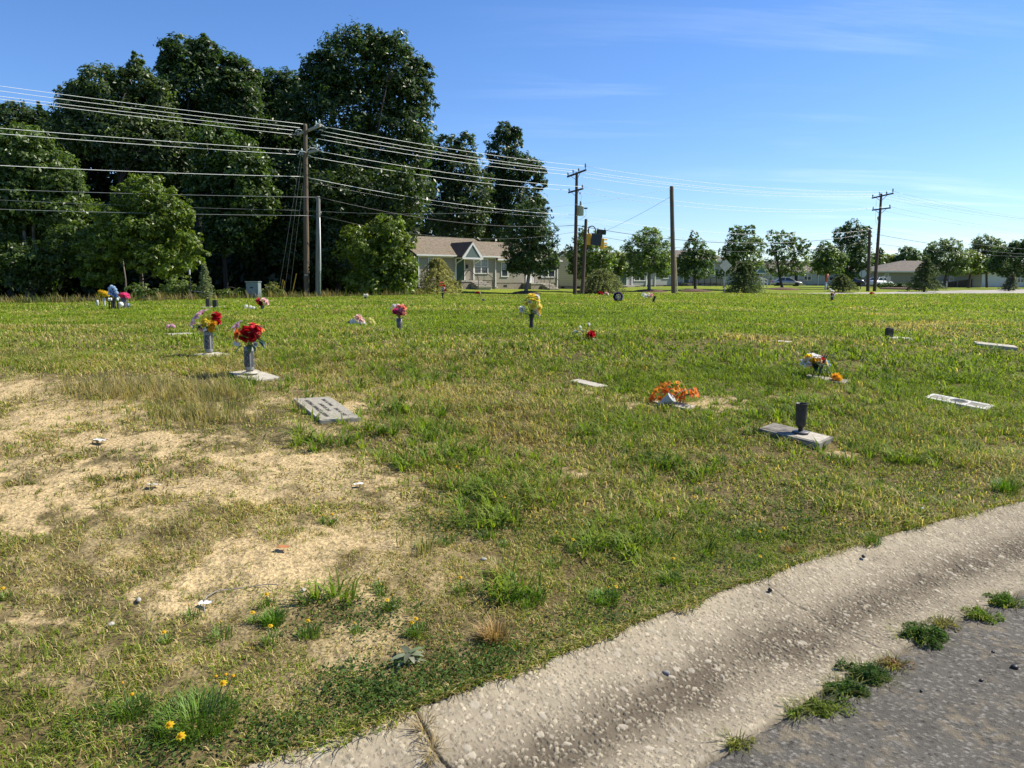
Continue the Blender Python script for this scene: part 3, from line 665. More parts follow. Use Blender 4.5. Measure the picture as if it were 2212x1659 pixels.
# ---- two ornate stone vases
def ornate_vase(loc, label, rz, hgt=.27):
    t = thing('flower_vase', label, 'vase', loc, rz, 'ornate stone vases with flowers')
    b = MB(); b.lathe([(.078, 0), (.078, .008), (.066, .016), (.05, .021), (.034, .024)], 28); b.build('base_plate', M['granite_pale'], t, True)
    b = MB(); b.lathe([(.034, .024), (.034, .034)], 20); b.build('neck', M['grey_vase'], t, True)
    b = MB(); s = (hgt - .034) / .236; b.lathe([(.040, .034), (.0445, .042 * 1), (.0455, .034 + .05 * s), (.0475, .034 + .13 * s), (.0475, .034 + .2 * s), (.046, hgt - .002), (.043, hgt), (.038, hgt - .001), (.037, hgt - .02), (.001, hgt - .03)], 32); b.build('body', M['vase_stone'], t, True)
    for k in range(4):
        a0 = k * PI / 2 + .3; n = 8; V = []
        for i in range(n + 1):
            a = a0 + i / n * (PI / 2 - .42)
            for z in (.072, .125, .178, .228): V.append((.0490 * math.cos(a), .0490 * math.sin(a), z * hgt / .27))
        b = MB(); b.add(V, [(i * 4 + j, i * 4 + 4 + j, i * 4 + 5 + j, i * 4 + 1 + j) for i in range(n) for j in range(3)]); p = b.build('panel', M['panel'], t, True)
        b = MB(); pts = []
        for i in range(25):
            u = i / 24; a = a0 + (PI / 2 - .42) * (.5 + .25 * math.sin(u * 14)); z = (.08 + u * .14) * hgt / .27; pts.append((.0497 * math.cos(a), .0497 * math.sin(a), z))
        b.tube(pts, .0016, 5); b.build('scroll_relief', M['vase_stone'], p)
    return t
q1 = gpos(540, 811); q1.z += .0195; vs_ = F / q1.y * math.cos(TH)
ornate_vase(q1, 'ornate grey stone vase holding the red rose bouquet', .55)
Hh = .275
bouquet('bouquet of red roses with an orange lily and a pink-white lily', q1 + Vector((0, 0, Hh)), [
    ('rose', .02, -.03, .135, .075, RED, DRD), ('rose', .085, -.01, .165, .058, (.62, .03, .05), RED), ('rose', .06, -.045, .10, .055, RED, DRD), ('rose', -.02, -.03, .095, .055, (.45, .012, .02), DRD),
    ('rose', .10, -.02, .115, .04, COR, RED), ('rose', .05, .02, .195, .045, (.7, .06, .06), RED), ('lily', -.075, -.02, .115, .075, (.72, .22, .03), (.62, .07, .02)), ('lily', -.085, .0, .19, .07, (.82, .74, .76), (.75, .25, .38)), ('lily', .105, .03, .17, .05, (.78, .35, .05), RED), ('daisy', .02, .03, .215, .035, (.75, .68, .35), (.7, .6, .2))],
    14, .12, -.03, llen=.12)
f = Fl(); t = bpy.data.objects[-1] if False else None
for (dx, dz, ax, az, L, c) in [(.11, .065, .9, -.25, .11, G3), (.12, .05, .8, -.5, .10, (.02, .055, .03)), (.09, .20, 1, .12, .10, G1), (-.05, .01, -.5, -.4, .10, G2), (.02, .015, .15, -.6, .09, G2), (.05, .02, .5, -.5, .08, G2), (.0, .22, -.4, .3, .09, G1)]:
    leaf(f, (dx, -.04, dz), (ax, -.3, az), L, L * .55, c, -35)
f.build('broad_leaves', [o for o in bpy.data.objects if o.name.startswith('bouquet') and o.parent is None][-1], LEAFM)
bq = [o for o in bpy.data.objects if o.name.startswith('bouquet') and o.parent is None][-1]
b = MB(); b.box((-.105, -.03, .025), (.07, .003, .038), M=Matrix.Rotation(.2, 3, 'Y')); b.build('paper_tag', M['paper'], bq)
b = MB(); b.box((.088, -.055, .022), (.042, .002, .046), M=Matrix.Rotation(.25, 3, 'Y')); p = b.build('price_tag', M['paper'], bq)
b = MB()
for i in range(7): b.box((.076 + i * .0042, -.0575, .024 - i * .0011), (.0018 + .001 * (i % 2), .001, .026), M=Matrix.Rotation(.25, 3, 'Y'))
b.build('barcode', M['black'], p)
b = MB(); b.tube([(.05, -.03, .0), (.075, -.05, -.05), (.09, -.055, -.12)], .002, 5); b.tube([(.055, -.03, .0), (.085, -.05, -.06), (.1, -.05, -.10)], .0018, 5); b.build('loose_stem', M['black'], bq)

q2 = gpos(452, 770); q2.z += .0195
ornate_vase(q2, 'ornate grey stone vase holding the pink lily bouquet', .85)
bouquet('bouquet of pink lilies with yellow and red blooms', q2 + Vector((0, 0, Hh)), [
    ('lily', -.09, -.02, .145, .085, (.82, .66, .70), (.72, .30, .42)), ('lily', -.045, .0, .19, .08, (.82, .62, .68), (.72, .25, .38)), ('lily', -.13, -.03, .09, .075, (.80, .60, .66), (.75, .4, .5)),
    ('rose', .105, .0, .165, .06, RED, DRD), ('rose', .085, -.02, .125, .045, (.6, .03, .04), RED), ('rose', .13, -.01, .105, .035, RED, DRD),
    ('daisy', .0, -.06, .115, .055, YEL, (.7, .5, .02)), ('daisy', .035, -.055, .13, .055, (.80, .66, .06), YEL), ('rose', .075, -.055, .075, .05, GLD, (.75, .5, .03)), ('rose', .095, -.05, .09, .04, (.8, .5, .05), GLD), ('daisy', -.01, -.05, .075, .045, (.72, .60, .05), YEL),
    ('rose', .06, -.05, .03, .04, GLD, YEL), ('lily', -.04, -.05, .03, .045, PCH, PNK)], 16, .12, -.03, llen=.11, greens=(G1, G3, G3, G2))
bq = [o for o in bpy.data.objects if o.name.startswith('bouquet') and o.parent is None][-1]
b = MB(); b.box((-.005, -.075, .022), (.045, .003, .04), M=Matrix.Rotation(-.4, 3, 'Y')); b.build('paper_tag', M['paper'], bq)
f = Fl(); leaf(f, (.02, -.02, .19), (.8, -.2, .25), .11, .045, (.30, .32, .12), -30); leaf(f, (-.08, -.05, .07), (-.6, -.4, -.3), .1, .06, G3); leaf(f, (-.03, -.06, .08), (-.5, -.5, -.5), .1, .06, G3); f.build('broad_leaves', bq, LEAFM)

# ---- the empty dark cup on the raised marker
q = gpos(1728, 946); q.z += .049
t = thing('flower_vase', 'empty dark metal vase on a thin stem, standing on the thick raised marker', 'vase', q)
b = MB(); b.lathe([(.068, 0), (.07, .005), (.06, .010), (.024, .013)], 28, (.005, 0, 0)); b.build('base_plate', M['grey_vase'], t, True)
b = MB(); b.lathe([(.02, .012), (.018, .03), (.022, .042)], 16); b.build('neck', M['dark_vase'], t, True)
b = MB(); b.lathe([(.022, .042), (.036, .052), (.042, .07), (.044, .12), (.047, .215), (.049, .24), (.0515, .243), (.0515, .247), (.046, .247), (.042, .2), (.03, .06), (.001, .055)], 28); b.build('cup', M['dark_vase'], t, True)

# ---- simple vases
def simple_vase(loc, label, h, r, m, kind='flare', tilt=0., group=None):
    t = thing('flower_vase', label, 'vase', loc, 0, group); t.rotation_euler = (0, tilt, 0)
    b = MB()
    if kind == 'flare': b.lathe([(r * .75, -.03), (r * .75, 0), (r * .8, h * .1), (r * .62, h * .5), (r * .8, h * .85), (r, h), (r * .85, h), (r * .5, h * .6), (.001, h * .55)], 18)
    elif kind == 'box': b.box((0, 0, h / 2 - .02), (r * 1.8, r * 1.8, h + .04))
    else: b.lathe([(r * .85, -.03), (r * .9, .02), (r, h * .6), (r * 1.02, h), (r * .88, h), (r * .7, h * .6), (.001, h * .5)], 18)
    b.build('body', M[m], t, kind != 'box', bevel=.006 if kind == 'box' else 0)
    b = MB(); b.lathe([(r * 1.0, h), (r * 1.06, h + .006), (r * .95, h + .012), (r * .8, h + .004)], 18) if kind != 'box' else b.box((0, 0, h + .008), (r * 1.5, r * 1.5, .012)); b.build('rim', M[m], t, True)
    return t
q = gpos(863, 716)
simple_vase(q, 'dark grey vase holding the pink and coral roses', .22, .05, 'grey_vase', 'cyl')
z = q + Vector((0, 0, .22))
bouquet('round bouquet of hot pink and coral roses with white sprays', z, [('rose', -.055, -.04, .13, .06, HPK, (.6, .03, .15)), ('rose', .075, -.02, .19, .062, (.80, .32, .22), COR), ('rose', .02, -.04, .10, .05, (.6, .06, .16), DRD), ('rose', .09, -.03, .10, .048, (.8, .42, .33), COR),
    ('rose', .0, -.0, .20, .05, COR, RED), ('rose', .05, -.05, .14, .045, PNK, HPK), ('rose', -.01, -.05, .15, .04, (.75, .3, .4), HPK), ('puff', -.075, 0, .21, .045, WHT, PNK), ('puff', -.02, .01, .225, .04, WHT, PNK), ('puff', -.135, 0, .175, .022, (.8, .6, .66), WHT), ('puff', -.10, .0, .235, .022, WHT, PNK), ('lily', .045, -.055, .165, .03, WHT, PNK)], 14, .1, 0, llen=.09)
q = gpos(1148, 711); q.z += .01
simple_vase(q, 'fluted dark vase holding the tall yellow bouquet', .25, .052, 'dark_vase', 'flare')
z = q + Vector((0, 0, .24)); bl = []
for dx, dz, s, c in [(-.0, .36, .075, YEL), (.05, .34, .07, YEL), (-.06, .31, .06, YEL), (.10, .28, .07, (.80, .68, .10)), (.03, .27, .08, YEL), (.12, .21, .06, (.8, .72, .3)), (-.10, .27, .05, (.8, .74, .3)), (.155, .17, .06, YEL), (-.085, .21, .055, GLD), (.02, .16, .085, (.78, .66, .12)), (.13, .11, .06, GLD), (.15, .06, .045, YEL), (-.19, .03, .05, (.8, .7, .2))]:
    bl.append(('daisy', dx, -.05 + random.uniform(-.02, .03), dz, s, c, (.78, .62, .06)))
for dx, dz, s in [(-.03, .24, .045), (.08, .07, .055), (-.17, .11, .065), (.13, .02, .04), (.10, .335, .05), (-.2, .05, .03)]: bl.append(('rose', dx, -.04, dz, s, WHT, CRM))
bouquet('tall drooping bouquet of yellow and white flowers in a dark vase', z, bl, 26, .16, 0, llen=.11, greens=(G1, G3, (.02, .04, .015)))
# ground sprays
q = gpos(1263, 733)
bouquet('white rosebuds and red roses lying in the grass', q, [('bud', -.11, 0, .10, .035, WHT, (.6, .7, .45)), ('bud', -.055, 0, .15, .035, WHT, (.6, .7, .45)), ('bud', .045, 0, .19, .035, WHT, CRM), ('bud', .02, -.03, .075, .03, RED, DRD), ('rose', .085, -.03, .07, .055, RED, DRD), ('bud', .11, -.05, .01, .025, WHT, CRM), ('bud', -.04, -.02, .12, .025, (.75, .78, .7), WHT)], 16, .14, .0, llen=.08, greens=(G1, G3))
q = gpos(778, 704)
bouquet('white and peach flower spray lying in the grass', q, [('puff', -.14, 0, .075, .06, WHT, (.75, .77, .75)), ('puff', -.10, -.04, .045, .05, WHT, CRM), ('rose', -.03, 0, .16, .065, (.80, .58, .50), PCH), ('rose', .03, -.02, .10, .06, (.8, .66, .58), PCH), ('puff', -.01, -.04, .05, .05, WHT, (.6, .7, .6)), ('puff', .09, -.03, .03, .04, WHT, CRM), ('daisy', .06, -.05, .06, .04, WHT, CRM)], 18, .16, 0, llen=.09, greens=(G1, G3, (.12, .17, .12)))
q = gpos(799, 703)
bouquet('pale yellow blossom spray beside the white and peach flowers', q, [('puff', dx, dy, dz, .035, (.80, .76, .30), (.7, .7, .2)) for dx, dy, dz in [(0, 0, .12), (.05, 0, .09), (.08, -.02, .05), (.02, -.03, .05), (-.03, 0, .08), (.1, -.03, .02)]], 6, .1, 0, llen=.06)
q = gpos(753, 703)
t = thing('flower_pot', 'dark overturned pot beside the white and peach flowers', 'pot', q + Vector((0, 0, .035)), 0); t.rotation_euler = (0, 1.2, .3)
b = MB(); b.lathe([(.03, -.05), (.05, .04), (.056, .042), (.056, .055), (.047, .055), (.03, -.03), (.001, -.035)], 20); b.build('body', M['black'], t, True)
# orange spill with grey cone
q = gpos(1452, 874); q.z += .015; bl = []
for px, dz, s, k in [(-.155, .09, .05, 0), (-.19, .02, .04, 1), (-.21, .0, .03, 1), (-.10, .15, .05, 0), (-.07, .10, .05, 1), (-.04, .17, .04, 2), (.02, .12, .045, 0), (.04, .19, .03, 0), (.03, .07, .05, 1), (.07, .09, .05, 2), (.10, .06, .05, 1), (.13, .08, .05, 0), (.17, .07, .05, 1), (.205, .08, .05, 2), (.24, .075, .055, 1), (.10, .02, .05, 0), (-.12, .02, .04, 2), (.06, .03, .04, 1), (.0, .05, .045, 2)]:
    bl.append(('lily', px * .95, random.uniform(-.05, .05), dz * .85 + .03, s * 1.0, [(.80, .20, .02), (.74, .10, .03), (.80, .32, .03)][k], [(.8, .45, .04), (.75, .25, .03), (.7, .15, .03)][k]))
bouquet('spilled orange flowers lying on a flat tan marker', q, bl, 8, .15, .03, llen=.05, greens=((.25, .16, .05), G1, (.3, .12, .06)))
q = gpos(1438, 876)
t = thing('vase_insert', 'white conical plastic vase insert lying beside the orange flowers', 'vase insert', q + Vector((0, -.02, .045)), 0); t.rotation_euler = (0, .9, -.5)
b = MB(); b.lathe([(.028, -.09), (.032, -.085), (.047, .055), (.05, .06), (.05, .066), (.044, .066), (.03, -.05), (.001, -.06)], 24); b.build('cone', M['plastic_grey'], t, True)
b = MB(); b.lathe([(.05, .058), (.054, .062), (.054, .07), (.048, .07)], 24); b.build('rim', M['plastic_grey'], t, True)
b = MB(); b.tube([(.01, 0, .06), (.0, .03, .14), (.03, .08, .25)], .004, 6); b.build('stem_stub', M['beige_stem'], t)
# mixed bouquet on the right
q = gpos(1755, 817); q.z += .01
bouquet('mixed bouquet with a large white bloom, yellow roses and one red carnation', q, [('daisy', -.005, -.02, .245, .07, (.82, .82, .80), WHT), ('rose', -.065, -.03, .215, .055, YEL, GLD), ('rose', -.02, -.05, .19, .05, GLD, YEL), ('lily', -.10, -.04, .185, .05, WHT, CRM), ('rose', .035, -.04, .185, .05, (.78, .66, .40), GLD), ('mum', .075, -.03, .21, .045, RED, DRD), ('rose', .005, -.06, .165, .03, (.10, .10, .11), (.05, .05, .05)), ('lily', .13, -.03, .17, .04, CRM, YEL), ('lily', -.07, -.06, .16, .03, PCH, WHT)],
    22, .13, 0, llen=.12, greens=(G1, G3, G3))
bq = [o for o in bpy.data.objects if o.name.startswith('bouquet') and o.parent is None][-1]
b = MB()
for i in range(9): a = .05 + i * .012; b.tube([(.06, -.02, .0), (.06 + a * .3, -.02, .14), (.05 + a * .7, -.01 - .004 * i, .26 + .012 * (i % 3))], [.006, .007, .002], 5)
b.build('spiky_greens', mat('blue_green_spikes', (.03, .06, .05), .5, .2, 20), bq)
q = gpos(1785, 813)
bouquet('sprig of pale blue berries and small white buds beside the mixed bouquet', q, [('puff', .0, 0, .165, .03, (.25, .45, .62), (.6, .75, .85)), ('puff', .025, 0, .135, .022, (.35, .55, .7), WHT), ('bud', .0, 0, .08, .016, WHT, CRM), ('bud', -.04, -.02, .055, .018, WHT, CRM), ('bud', .01, -.02, .045, .014, CRM, WHT), ('bud', .03, -.03, .05, .012, WHT, CRM)], 6, .06, 0, llen=.05)
q = gpos(1805, 826)
bouquet('golden orange chrysanthemum lying by the mixed bouquet', q + Vector((0, 0, .05)), [('mum', 0, 0, .0, .068, GLD, (.75, .28, .02)), ('mum', .02, -.03, -.015, .045, (.8, .5, .05), GLD), ('mum', -.02, -.02, .02, .045, GLD, (.75, .3, .02))], 5, .05, -.03, llen=.05)
# pink bloom lying left
q = gpos(370, 711)
bouquet('small pink artificial bloom lying alone in the grass', q, [('puff', -.05, 0, .05, .045, (.8, .5, .58), PNK), ('puff', .02, 0, .06, .045, (.75, .42, .55), (.8, .6, .66)), ('puff', .06, -.01, .045, .035, PNK, (.8, .62, .68))], 4, .05, 0, llen=.05)
# small pots further back
q = gpos(567, 667)
simple_vase(q, 'squat grey pot holding red and pale pink flowers', .09, .06, 'grey_vase', 'cyl')
bouquet('red and pale pink flowers in the squat grey pot', q + Vector((0, 0, .09)), [('rose', -.12, 0, .16, .11, (.7, .06, .12), RED), ('rose', .07, 0, .17, .11, (.82, .62, .62), PCH), ('rose', .15, -.02, .10, .09, (.8, .6, .6), PCH), ('rose', -.03, -.05, .08, .09, DRD, DRD)], 8, .12, 0, llen=.12)
q = gpos(541, 669)
bouquet('small white flowers in the grass left of the squat grey pot', q, [('puff', -.13, 0, .10, .075, WHT, CRM), ('puff', 0, 0, .08, .07, WHT, CRM), ('puff', .10, 0, .06, .06, WHT, (.7, .7, .6))], 5, .1, 0, llen=.07)
# cluster on the far left
q = gpos(226, 662); simple_vase(q, 'thin pale vase on a stake holding yellow flowers', .32, .045, 'plastic_grey', 'cyl')
bl = [('mum', dx, 0, dz, .10, YEL, GLD) for dx, dz in [(-.13, .24), (-.03, .22), (.08, .19), (.16, .15), (-.12, .15), (.02, .13)]]
bouquet('yellow bouquet at the left end of the far-left cluster', q + Vector((0, 0, .32)), bl, 14, .2, 0, llen=.16)
q = gpos(247, 669); simple_vase(q, 'dark flared vase holding blue flowers', .36, .08, 'dark_vase', 'flare')
bl = [('puff', dx * .9, -.02, dz * .78, s * .85, c, LBL) for dx, dz, s, c in [(-.03, .58, .07, (.62, .72, .82)), (.05, .53, .08, LBL), (-.10, .50, .07, LBL), (.10, .44, .08, LBL), (-.08, .41, .09, BLU), (.03, .36, .09, BLU), (.14, .31, .08, LBL), (-.03, .26, .08, BLU), (.10, .20, .08, BLU), (-.12, .28, .07, LBL), (.2, .1, .06, (.5, .6, .45))]]
bouquet('blue and white trailing bouquet in the middle of the far-left cluster', q + Vector((0, 0, .3)), bl, 16, .2, 0, llen=.14, greens=(G3, (.03, .06, .05)))
q = gpos(269, 668); simple_vase(q, 'wide grey vase holding hot pink flowers', .37, .085, 'grey_vase', 'cyl')
bl = [('daisy', dx * .85, -.02, dz * .8, .10, (.80, .06, .24), HPK) for dx, dz in [(-.12, .14), (.0, .17), (.11, .14), (.17, .08), (.04, .09), (-.06, .08)]]
bouquet('hot pink bouquet at the right end of the far-left cluster', q + Vector((0, 0, .37)), bl, 8, .15, 0, llen=.12)
for i, px in enumerate((237.0, 241.5, 255.5)):
    q = gpos(px, 670); t = thing('solar_stake_light', ['slim dark stake light left of the blue bouquet', 'slim dark stake light right under the blue bouquet', 'slim dark stake light between blue and pink bouquets'][i], 'stake light', q, 0, 'stake lights in the far-left flower cluster')
    b = MB(); b.tube([(0, 0, -.05), (0, 0, .30)], .022, 8); b.build('stake', M['black'], t)
    b = MB(); b.lathe([(.022, .30), (.035, .32), (.035, .37), (.012, .40)], 12); b.build('lamp_cap', M['white'], t, True)
q = gpos(262, 669); t = thing('globe_lamp', 'white globe ornament low beside the wide grey vase', 'globe ornament', q)
b = MB(); b.lathe([(.001, .08), (.06, .10), (.085, .16), (.07, .22), (.03, .25), (.001, .255)], 18); b.build('globe', M['white'], t, True); b = MB(); b.tube([(0, 0, -.05), (0, 0, .1)], .015, 6); b.build('stake', M['black'], t)
q = gpos(277, 667); bouquet('small blue flower low right of the wide grey vase', q, [('puff', 0, 0, .12, .08, BLU, LBL)], 4, .06, 0, llen=.08)
q = gpos(211, 661); simple_vase(q, 'small pale empty vase left of the yellow bouquet', .22, .045, 'plastic_grey', 'cyl')
# two stub vases by the wood
q = gpos(450, 664); simple_vase(q, 'dark square stub vase by the wood, left of a pair', .30, .075, 'dark_vase', 'box', group='pair of stub vases')
q = gpos(465.5, 665.5); simple_vase(q, 'brown square stub vase by the wood, right of a pair', .27, .08, 'dark_vase', 'box', group='pair of stub vases')
q = gpos(1920, 730); simple_vase(q, 'short dark square vase alone on the right of the lawn', .15, .055, 'dark_vase', 'box')
# far flowers
q = gpos(790, 646); simple_vase(q, 'small black pot with white flowers by the wood edge', .10, .08, 'black', 'cyl')
bouquet('white flowers in the small black pot by the wood edge', q + Vector((0, 0, .1)), [('puff', -.05, 0, .08, .09, WHT, CRM), ('puff', .06, 0, .09, .09, (.8, .76, .6), WHT)], 6, .1, 0, llen=.1, one=True)
q = gpos(956.5, 646); simple_vase(q, 'black vase with tall red flowers before the light conifer', .30, .06, 'black', 'flare')
bouquet('tall red and white flowers before the light conifer', q + Vector((0, 0, .3)), [('lily', -.05, 0, .50, .10, COR, RED), ('lily', -.06, 0, .36, .11, (.7, .1, .05), RED), ('rose', .07, 0, .36, .08, RED, DRD), ('rose', .05, -.02, .24, .09, (.7, .5, .5), WHT), ('rose', -.02, -.02, .18, .08, WHT, WHT), ('rose', .12, 0, .16, .07, RED, DRD), ('rose', .05, 0, .1, .07, WHT, PNK)], 14, .2, 0, llen=.18, one=True)
q = gpos(1033, 636); bouquet('red flowers with one white bloom on the far lawn before the house steps', q, [('rose', -.07, 0, .15, .13, RED, DRD), ('rose', .06, -.03, .12, .12, RED, DRD), ('rose', .15, -.03, .08, .10, WHT, CRM)], 6, .15, 0, llen=.14, one=True)
q = gpos(1044, 652.5); simple_vase(q, 'tiny dark stub vase on the far lawn below the house steps', .13, .07, 'grey_vase', 'box')
q = gpos(1297, 638); bouquet('dark red flowers on the far lawn before the wide conifer', q, [('rose', -.05, 0, .14, .13, RED, DRD), ('rose', .10, 0, .12, .12, (.4, .01, .02), DRD)], 5, .15, 0, llen=.12, one=True)
q = gpos(1310, 639); bouquet('pink and white flowers right of the dark red ones on the far lawn', q, [('rose', 0, 0, .15, .12, (.8, .5, .42), COR), ('rose', .07, 0, .10, .11, WHT, PCH), ('rose', -.05, 0, .16, .09, WHT, PCH)], 5, .15, 0, llen=.12, one=True)
q = gpos(1335, 652); bl = []
for i in range(14):
    a = 2 * PI * i / 14; bl.append(('rose', .17 * math.cos(a), 0, .23 + .17 * math.sin(a), .075, (.10, .05, .24) if math.sin(a) > -.3 else (.30, .26, .34), (.04, .02, .10)))
for i in range(7):
    a = 2 * PI * i / 7; bl.append(('rose', .08 * math.cos(a), -.05, .20 + .08 * math.sin(a), .06, [WHT, (.7, .3, .4), WHT][i % 3], CRM))
bouquet('round purple and white wreath standing on the far lawn', q, bl, 12, .2, 0, llen=.13, name='wreath', cat='wreath', one=True)
q = gpos(1400, 647); bouquet('white and pink lilies on the far lawn left of a tilted dark vase', q, [('lily', -.22, 0, .24, .12, WHT, CRM), ('lily', -.12, 0, .18, .12, WHT, WHT), ('lily', -.02, 0, .2, .11, WHT, CRM), ('lily', .08, -.03, .17, .12, (.8, .45, .55), PNK), ('lily', .17, 0, .22, .11, PNK, HPK), ('lily', .05, 0, .26, .1, (.8, .6, .65), PNK)], 8, .15, .0, llen=.13, one=True)
q = gpos(1411, 653); simple_vase(q, 'tilted dark vase on the far lawn beside white and pink lilies', .27, .075, 'black', 'flare', .25)
q = gpos(1797, 651); simple_vase(q, 'dark vase with ribbon flowers alone on the right far lawn', .22, .07, 'dark_vase', 'cyl')
bouquet('small white and red flowers in the dark vase on the right far lawn', q + Vector((0, 0, .2)), [('rose', 0, 0, .30, .09, WHT, CRM), ('rose', -.04, -.03, .16, .07, (.5, .1, .12), DRD), ('rose', .05, -.03, .12, .08, (.6, .62, .66), LBL), ('rose', -.02, -.04, .05, .07, WHT, CRM), ('rose', .09, 0, .22, .06, (.3, .05, .08), DRD)], 10, .14, 0, llen=.14, one=True)
q = gpos(1793, 636); bouquet('single white bloom on a stalk before the small right conifer', q, [('rose', 0, 0, .45, .12, WHT, CRM), ('rose', .05, 0, .38, .08, WHT, CRM)], 4, .1, 0, llen=.12, one=True)
q = gpos(1882, 636); bouquet('small orange-red flowers at the street edge near the right pole', q, [('rose', 0, 0, .1, .16, (.6, .12, .04), RED), ('rose', .2, 0, .08, .12, (.55, .1, .05), RED)], 3, .1, 0, llen=.12, one=True)

# ---- litter, petals and stones
def blob(name, label, cat, loc, sx, sy, sz, m, group=None, seed=0):
    rs = np.random.default_rng(seed + 5); b = MB(); P = []
    for i, (r, z) in enumerate(((.55, -.6), (1, 0), (.8, .6), (.35, .95))):
        for k in range(9): a = 2 * PI * k / 9; q = r * rs.uniform(.8, 1.15); P.append((q * sx * math.cos(a), q * sy * math.sin(a), z * sz * rs.uniform(.85, 1.1)))
    b.add(P, [(i * 9 + k, i * 9 + (k + 1) % 9, i * 9 + 9 + (k + 1) % 9, i * 9 + 9 + k) for i in range(3) for k in range(9)] + [tuple(27 + k for k in range(9)), tuple(8 - k for k in range(9))])
    o = b.build(name, M[m], None, True); o.location = loc; o.rotation_euler = (0, 0, rs.uniform(0, 3)); return tag(o, label, cat, group)
blob('pebble', 'smooth grey oval pebble lying on the pebbled kerb', 'pebble', kerb_at(1440, 1459) + Vector((0, 0, .008)), .019, .013, .011, 'stone', seed=1)
blob('pebble', 'small black stone where grass meets kerb, left of a pair', 'pebble', kerb_at(1663, 1279) + Vector((0, 0, .01)), .012, .010, .014, 'black', seed=2)
blob('pebble', 'tiny dark stone where grass meets kerb, further right', 'pebble', kerb_at(1865, 1206) + Vector((0, 0, .01)), .013, .011, .011, 'black', seed=3)
for i, (px, py, s) in enumerate([(2192, 1444, .02), (2145, 1410, .009), (1990, 1495, .008), (2120, 1472, .01)]): blob('gravel_stone', 'dark loose gravel stone on the grey asphalt drive', 'gravel', kerb_at(px, py) + Vector((0, 0, .005)), s, s * .8, s * .6, 'black', 'loose gravel on the drive', seed=10 + i)
for px, py, lb, s, m in [(655, 1279, 'pale grey stone half sunk in the sandy strip', .018, 'pale_stone'), (1045, 1212, 'pale sandstone chip in grass near the upper bare strip', .02, 'pale_stone'), (300, 1300, 'bluish pale stone at the left among dry grass', .02, 'pale_stone'), (240, 1353, 'crumbly pale stone chip in the dry grass', .02, 'pale_stone')]:
    blob('stone', lb, 'stone', gpos(px, py) + Vector((0, 0, .008)), s, s * .6, s * .5, m, seed=int(px))
def scrap(label, px, py, s, m, seed, name='litter_scrap', cat='litter'):
    rs = np.random.default_rng(seed); g = np.linspace(-1, 1, 5); P = np.zeros((5, 5, 3))
    for i in range(5):
        for j in range(5): P[i, j] = (g[i] * s * rs.uniform(.75, 1.1), g[j] * s * .5 * rs.uniform(.75, 1.1), .012 + rs.uniform(0, .35) * s)
    o = gridmesh(name, P, M[m]); o.location = gpos(px, py) + Vector((0, 0, .006)); o.rotation_euler = (0, 0, rs.uniform(-.6, .6)); return tag(o, label, cat)
M['blue_paper'] = mat('pale_blue_wrapper', (.45, .55, .72), .5, .1, 10); M['orange_petal'] = mat('loose_orange_petal', (.75, .42, .12), .6, .15, 20); M['brown_leaf'] = mat('dead_orange_leaf', (.42, .16, .06), .7, .2, 20)
scrap('white paper scrap on the upper bare sand', 216, 958, .05, 'paper', 3); scrap('crumpled white scrap in the middle of the bare sand', 332, 1055, .035, 'paper', 4); scrap('small white scrap at the right end of the sandy strip', 775, 1052, .028, 'paper', 5)
scrap('white scrap in dry grass at the lower left', 445, 1312, .03, 'paper', 6); scrap('pale blue wrapper in grass near the kerb on the right', 1991, 1104, .02, 'blue_paper', 7)
scrap('loose orange petal in the grass right of the raised marker', 1970, 946, .06, 'orange_petal', 8, 'petal', 'petal'); scrap('dead orange leaf on the lower sandy patch', 612, 1190, .032, 'brown_leaf', 9, 'leaf', 'leaf')
b = MB(); P = [gpos(x, y) + Vector((0, 0, .012 + .012 * math.sin(i))) for i, (x, y) in enumerate([(443, 1330), (440, 1312), (448, 1298), (470, 1282), (500, 1274), (540, 1268), (575, 1266), (600, 1272)])]
o = b.tube(P, .0022, 6).build('twig', M['stone']); tag(o, 'curved grey dead stalk lying in the sparse grass', 'stalk')

# ---- yellow wildflowers: feathery tuft, stem and bloom
FEA = attrmat('feathery_weed', rough=.5, trans=.3)
def feather(name, loc, rad, hgt, n, label, cat, blooms, group=None, col=(.105, .185, .02), parent_only=False):
    t = thing(name, label, cat, loc, 0, group)
    a = R.uniform(0, 2 * PI, n); r = rad * np.sqrt(R.random(n)) * .8; P = np.stack([np.cos(a) * r, np.sin(a) * r, np.full(n, -.01) + R.uniform(0, .35, n) * hgt], 1)
    o = blades('leaves', P, R.uniform(.45, 1, n) * hgt * (1.1 - .5 * (r / rad)), R.uniform(.0025, .0045, n), R.uniform(.3, 1.1, n), np.array(col) * R.uniform(.6, 1.6, n)[:, None], FEA, t, az=a + R.normal(0, .6, n))
    for dx, dy, dz, s, full in blooms:
        st = MB(); st.tube([(dx * .4, dy * .4, 0), (dx * .8, dy * .8, dz * .6), (dx, dy, dz)], .0018, 4); so = st.build('stem', M['stem'], t)
        f = Fl(); Mx = face((.1, -.4, .8), 0.); o_ = Vector((dx, dy, dz))
        if full:
            for k in range(8): f.petal(Mx, o_, s, s * .5, 2 * PI * k / 8 + random.uniform(-.15, .15), 5, -25, (.75, .45, .01), (.82, .58, .02), .1, .4, 4)
        f.dome(Mx, o_, s * (.42 if full else .6), (.70, .40, .01), .8); f.build('flower_head', so)
    return t
q = gpos(425, 1565)
feather('wildflower_clump', q, .16, .10, 650, 'large feathery green weed clump with yellow flowers at the lower left', 'wildflower clump', [(-.025, -.13, .085, .016, 1), (.025, -.165, .07, .017, 1), (.075, .05, .12, .015, 1), (.035, .09, .12, .010, 0), (.06, .11, .115, .010, 0), (.085, .11, .11, .011, 0)])
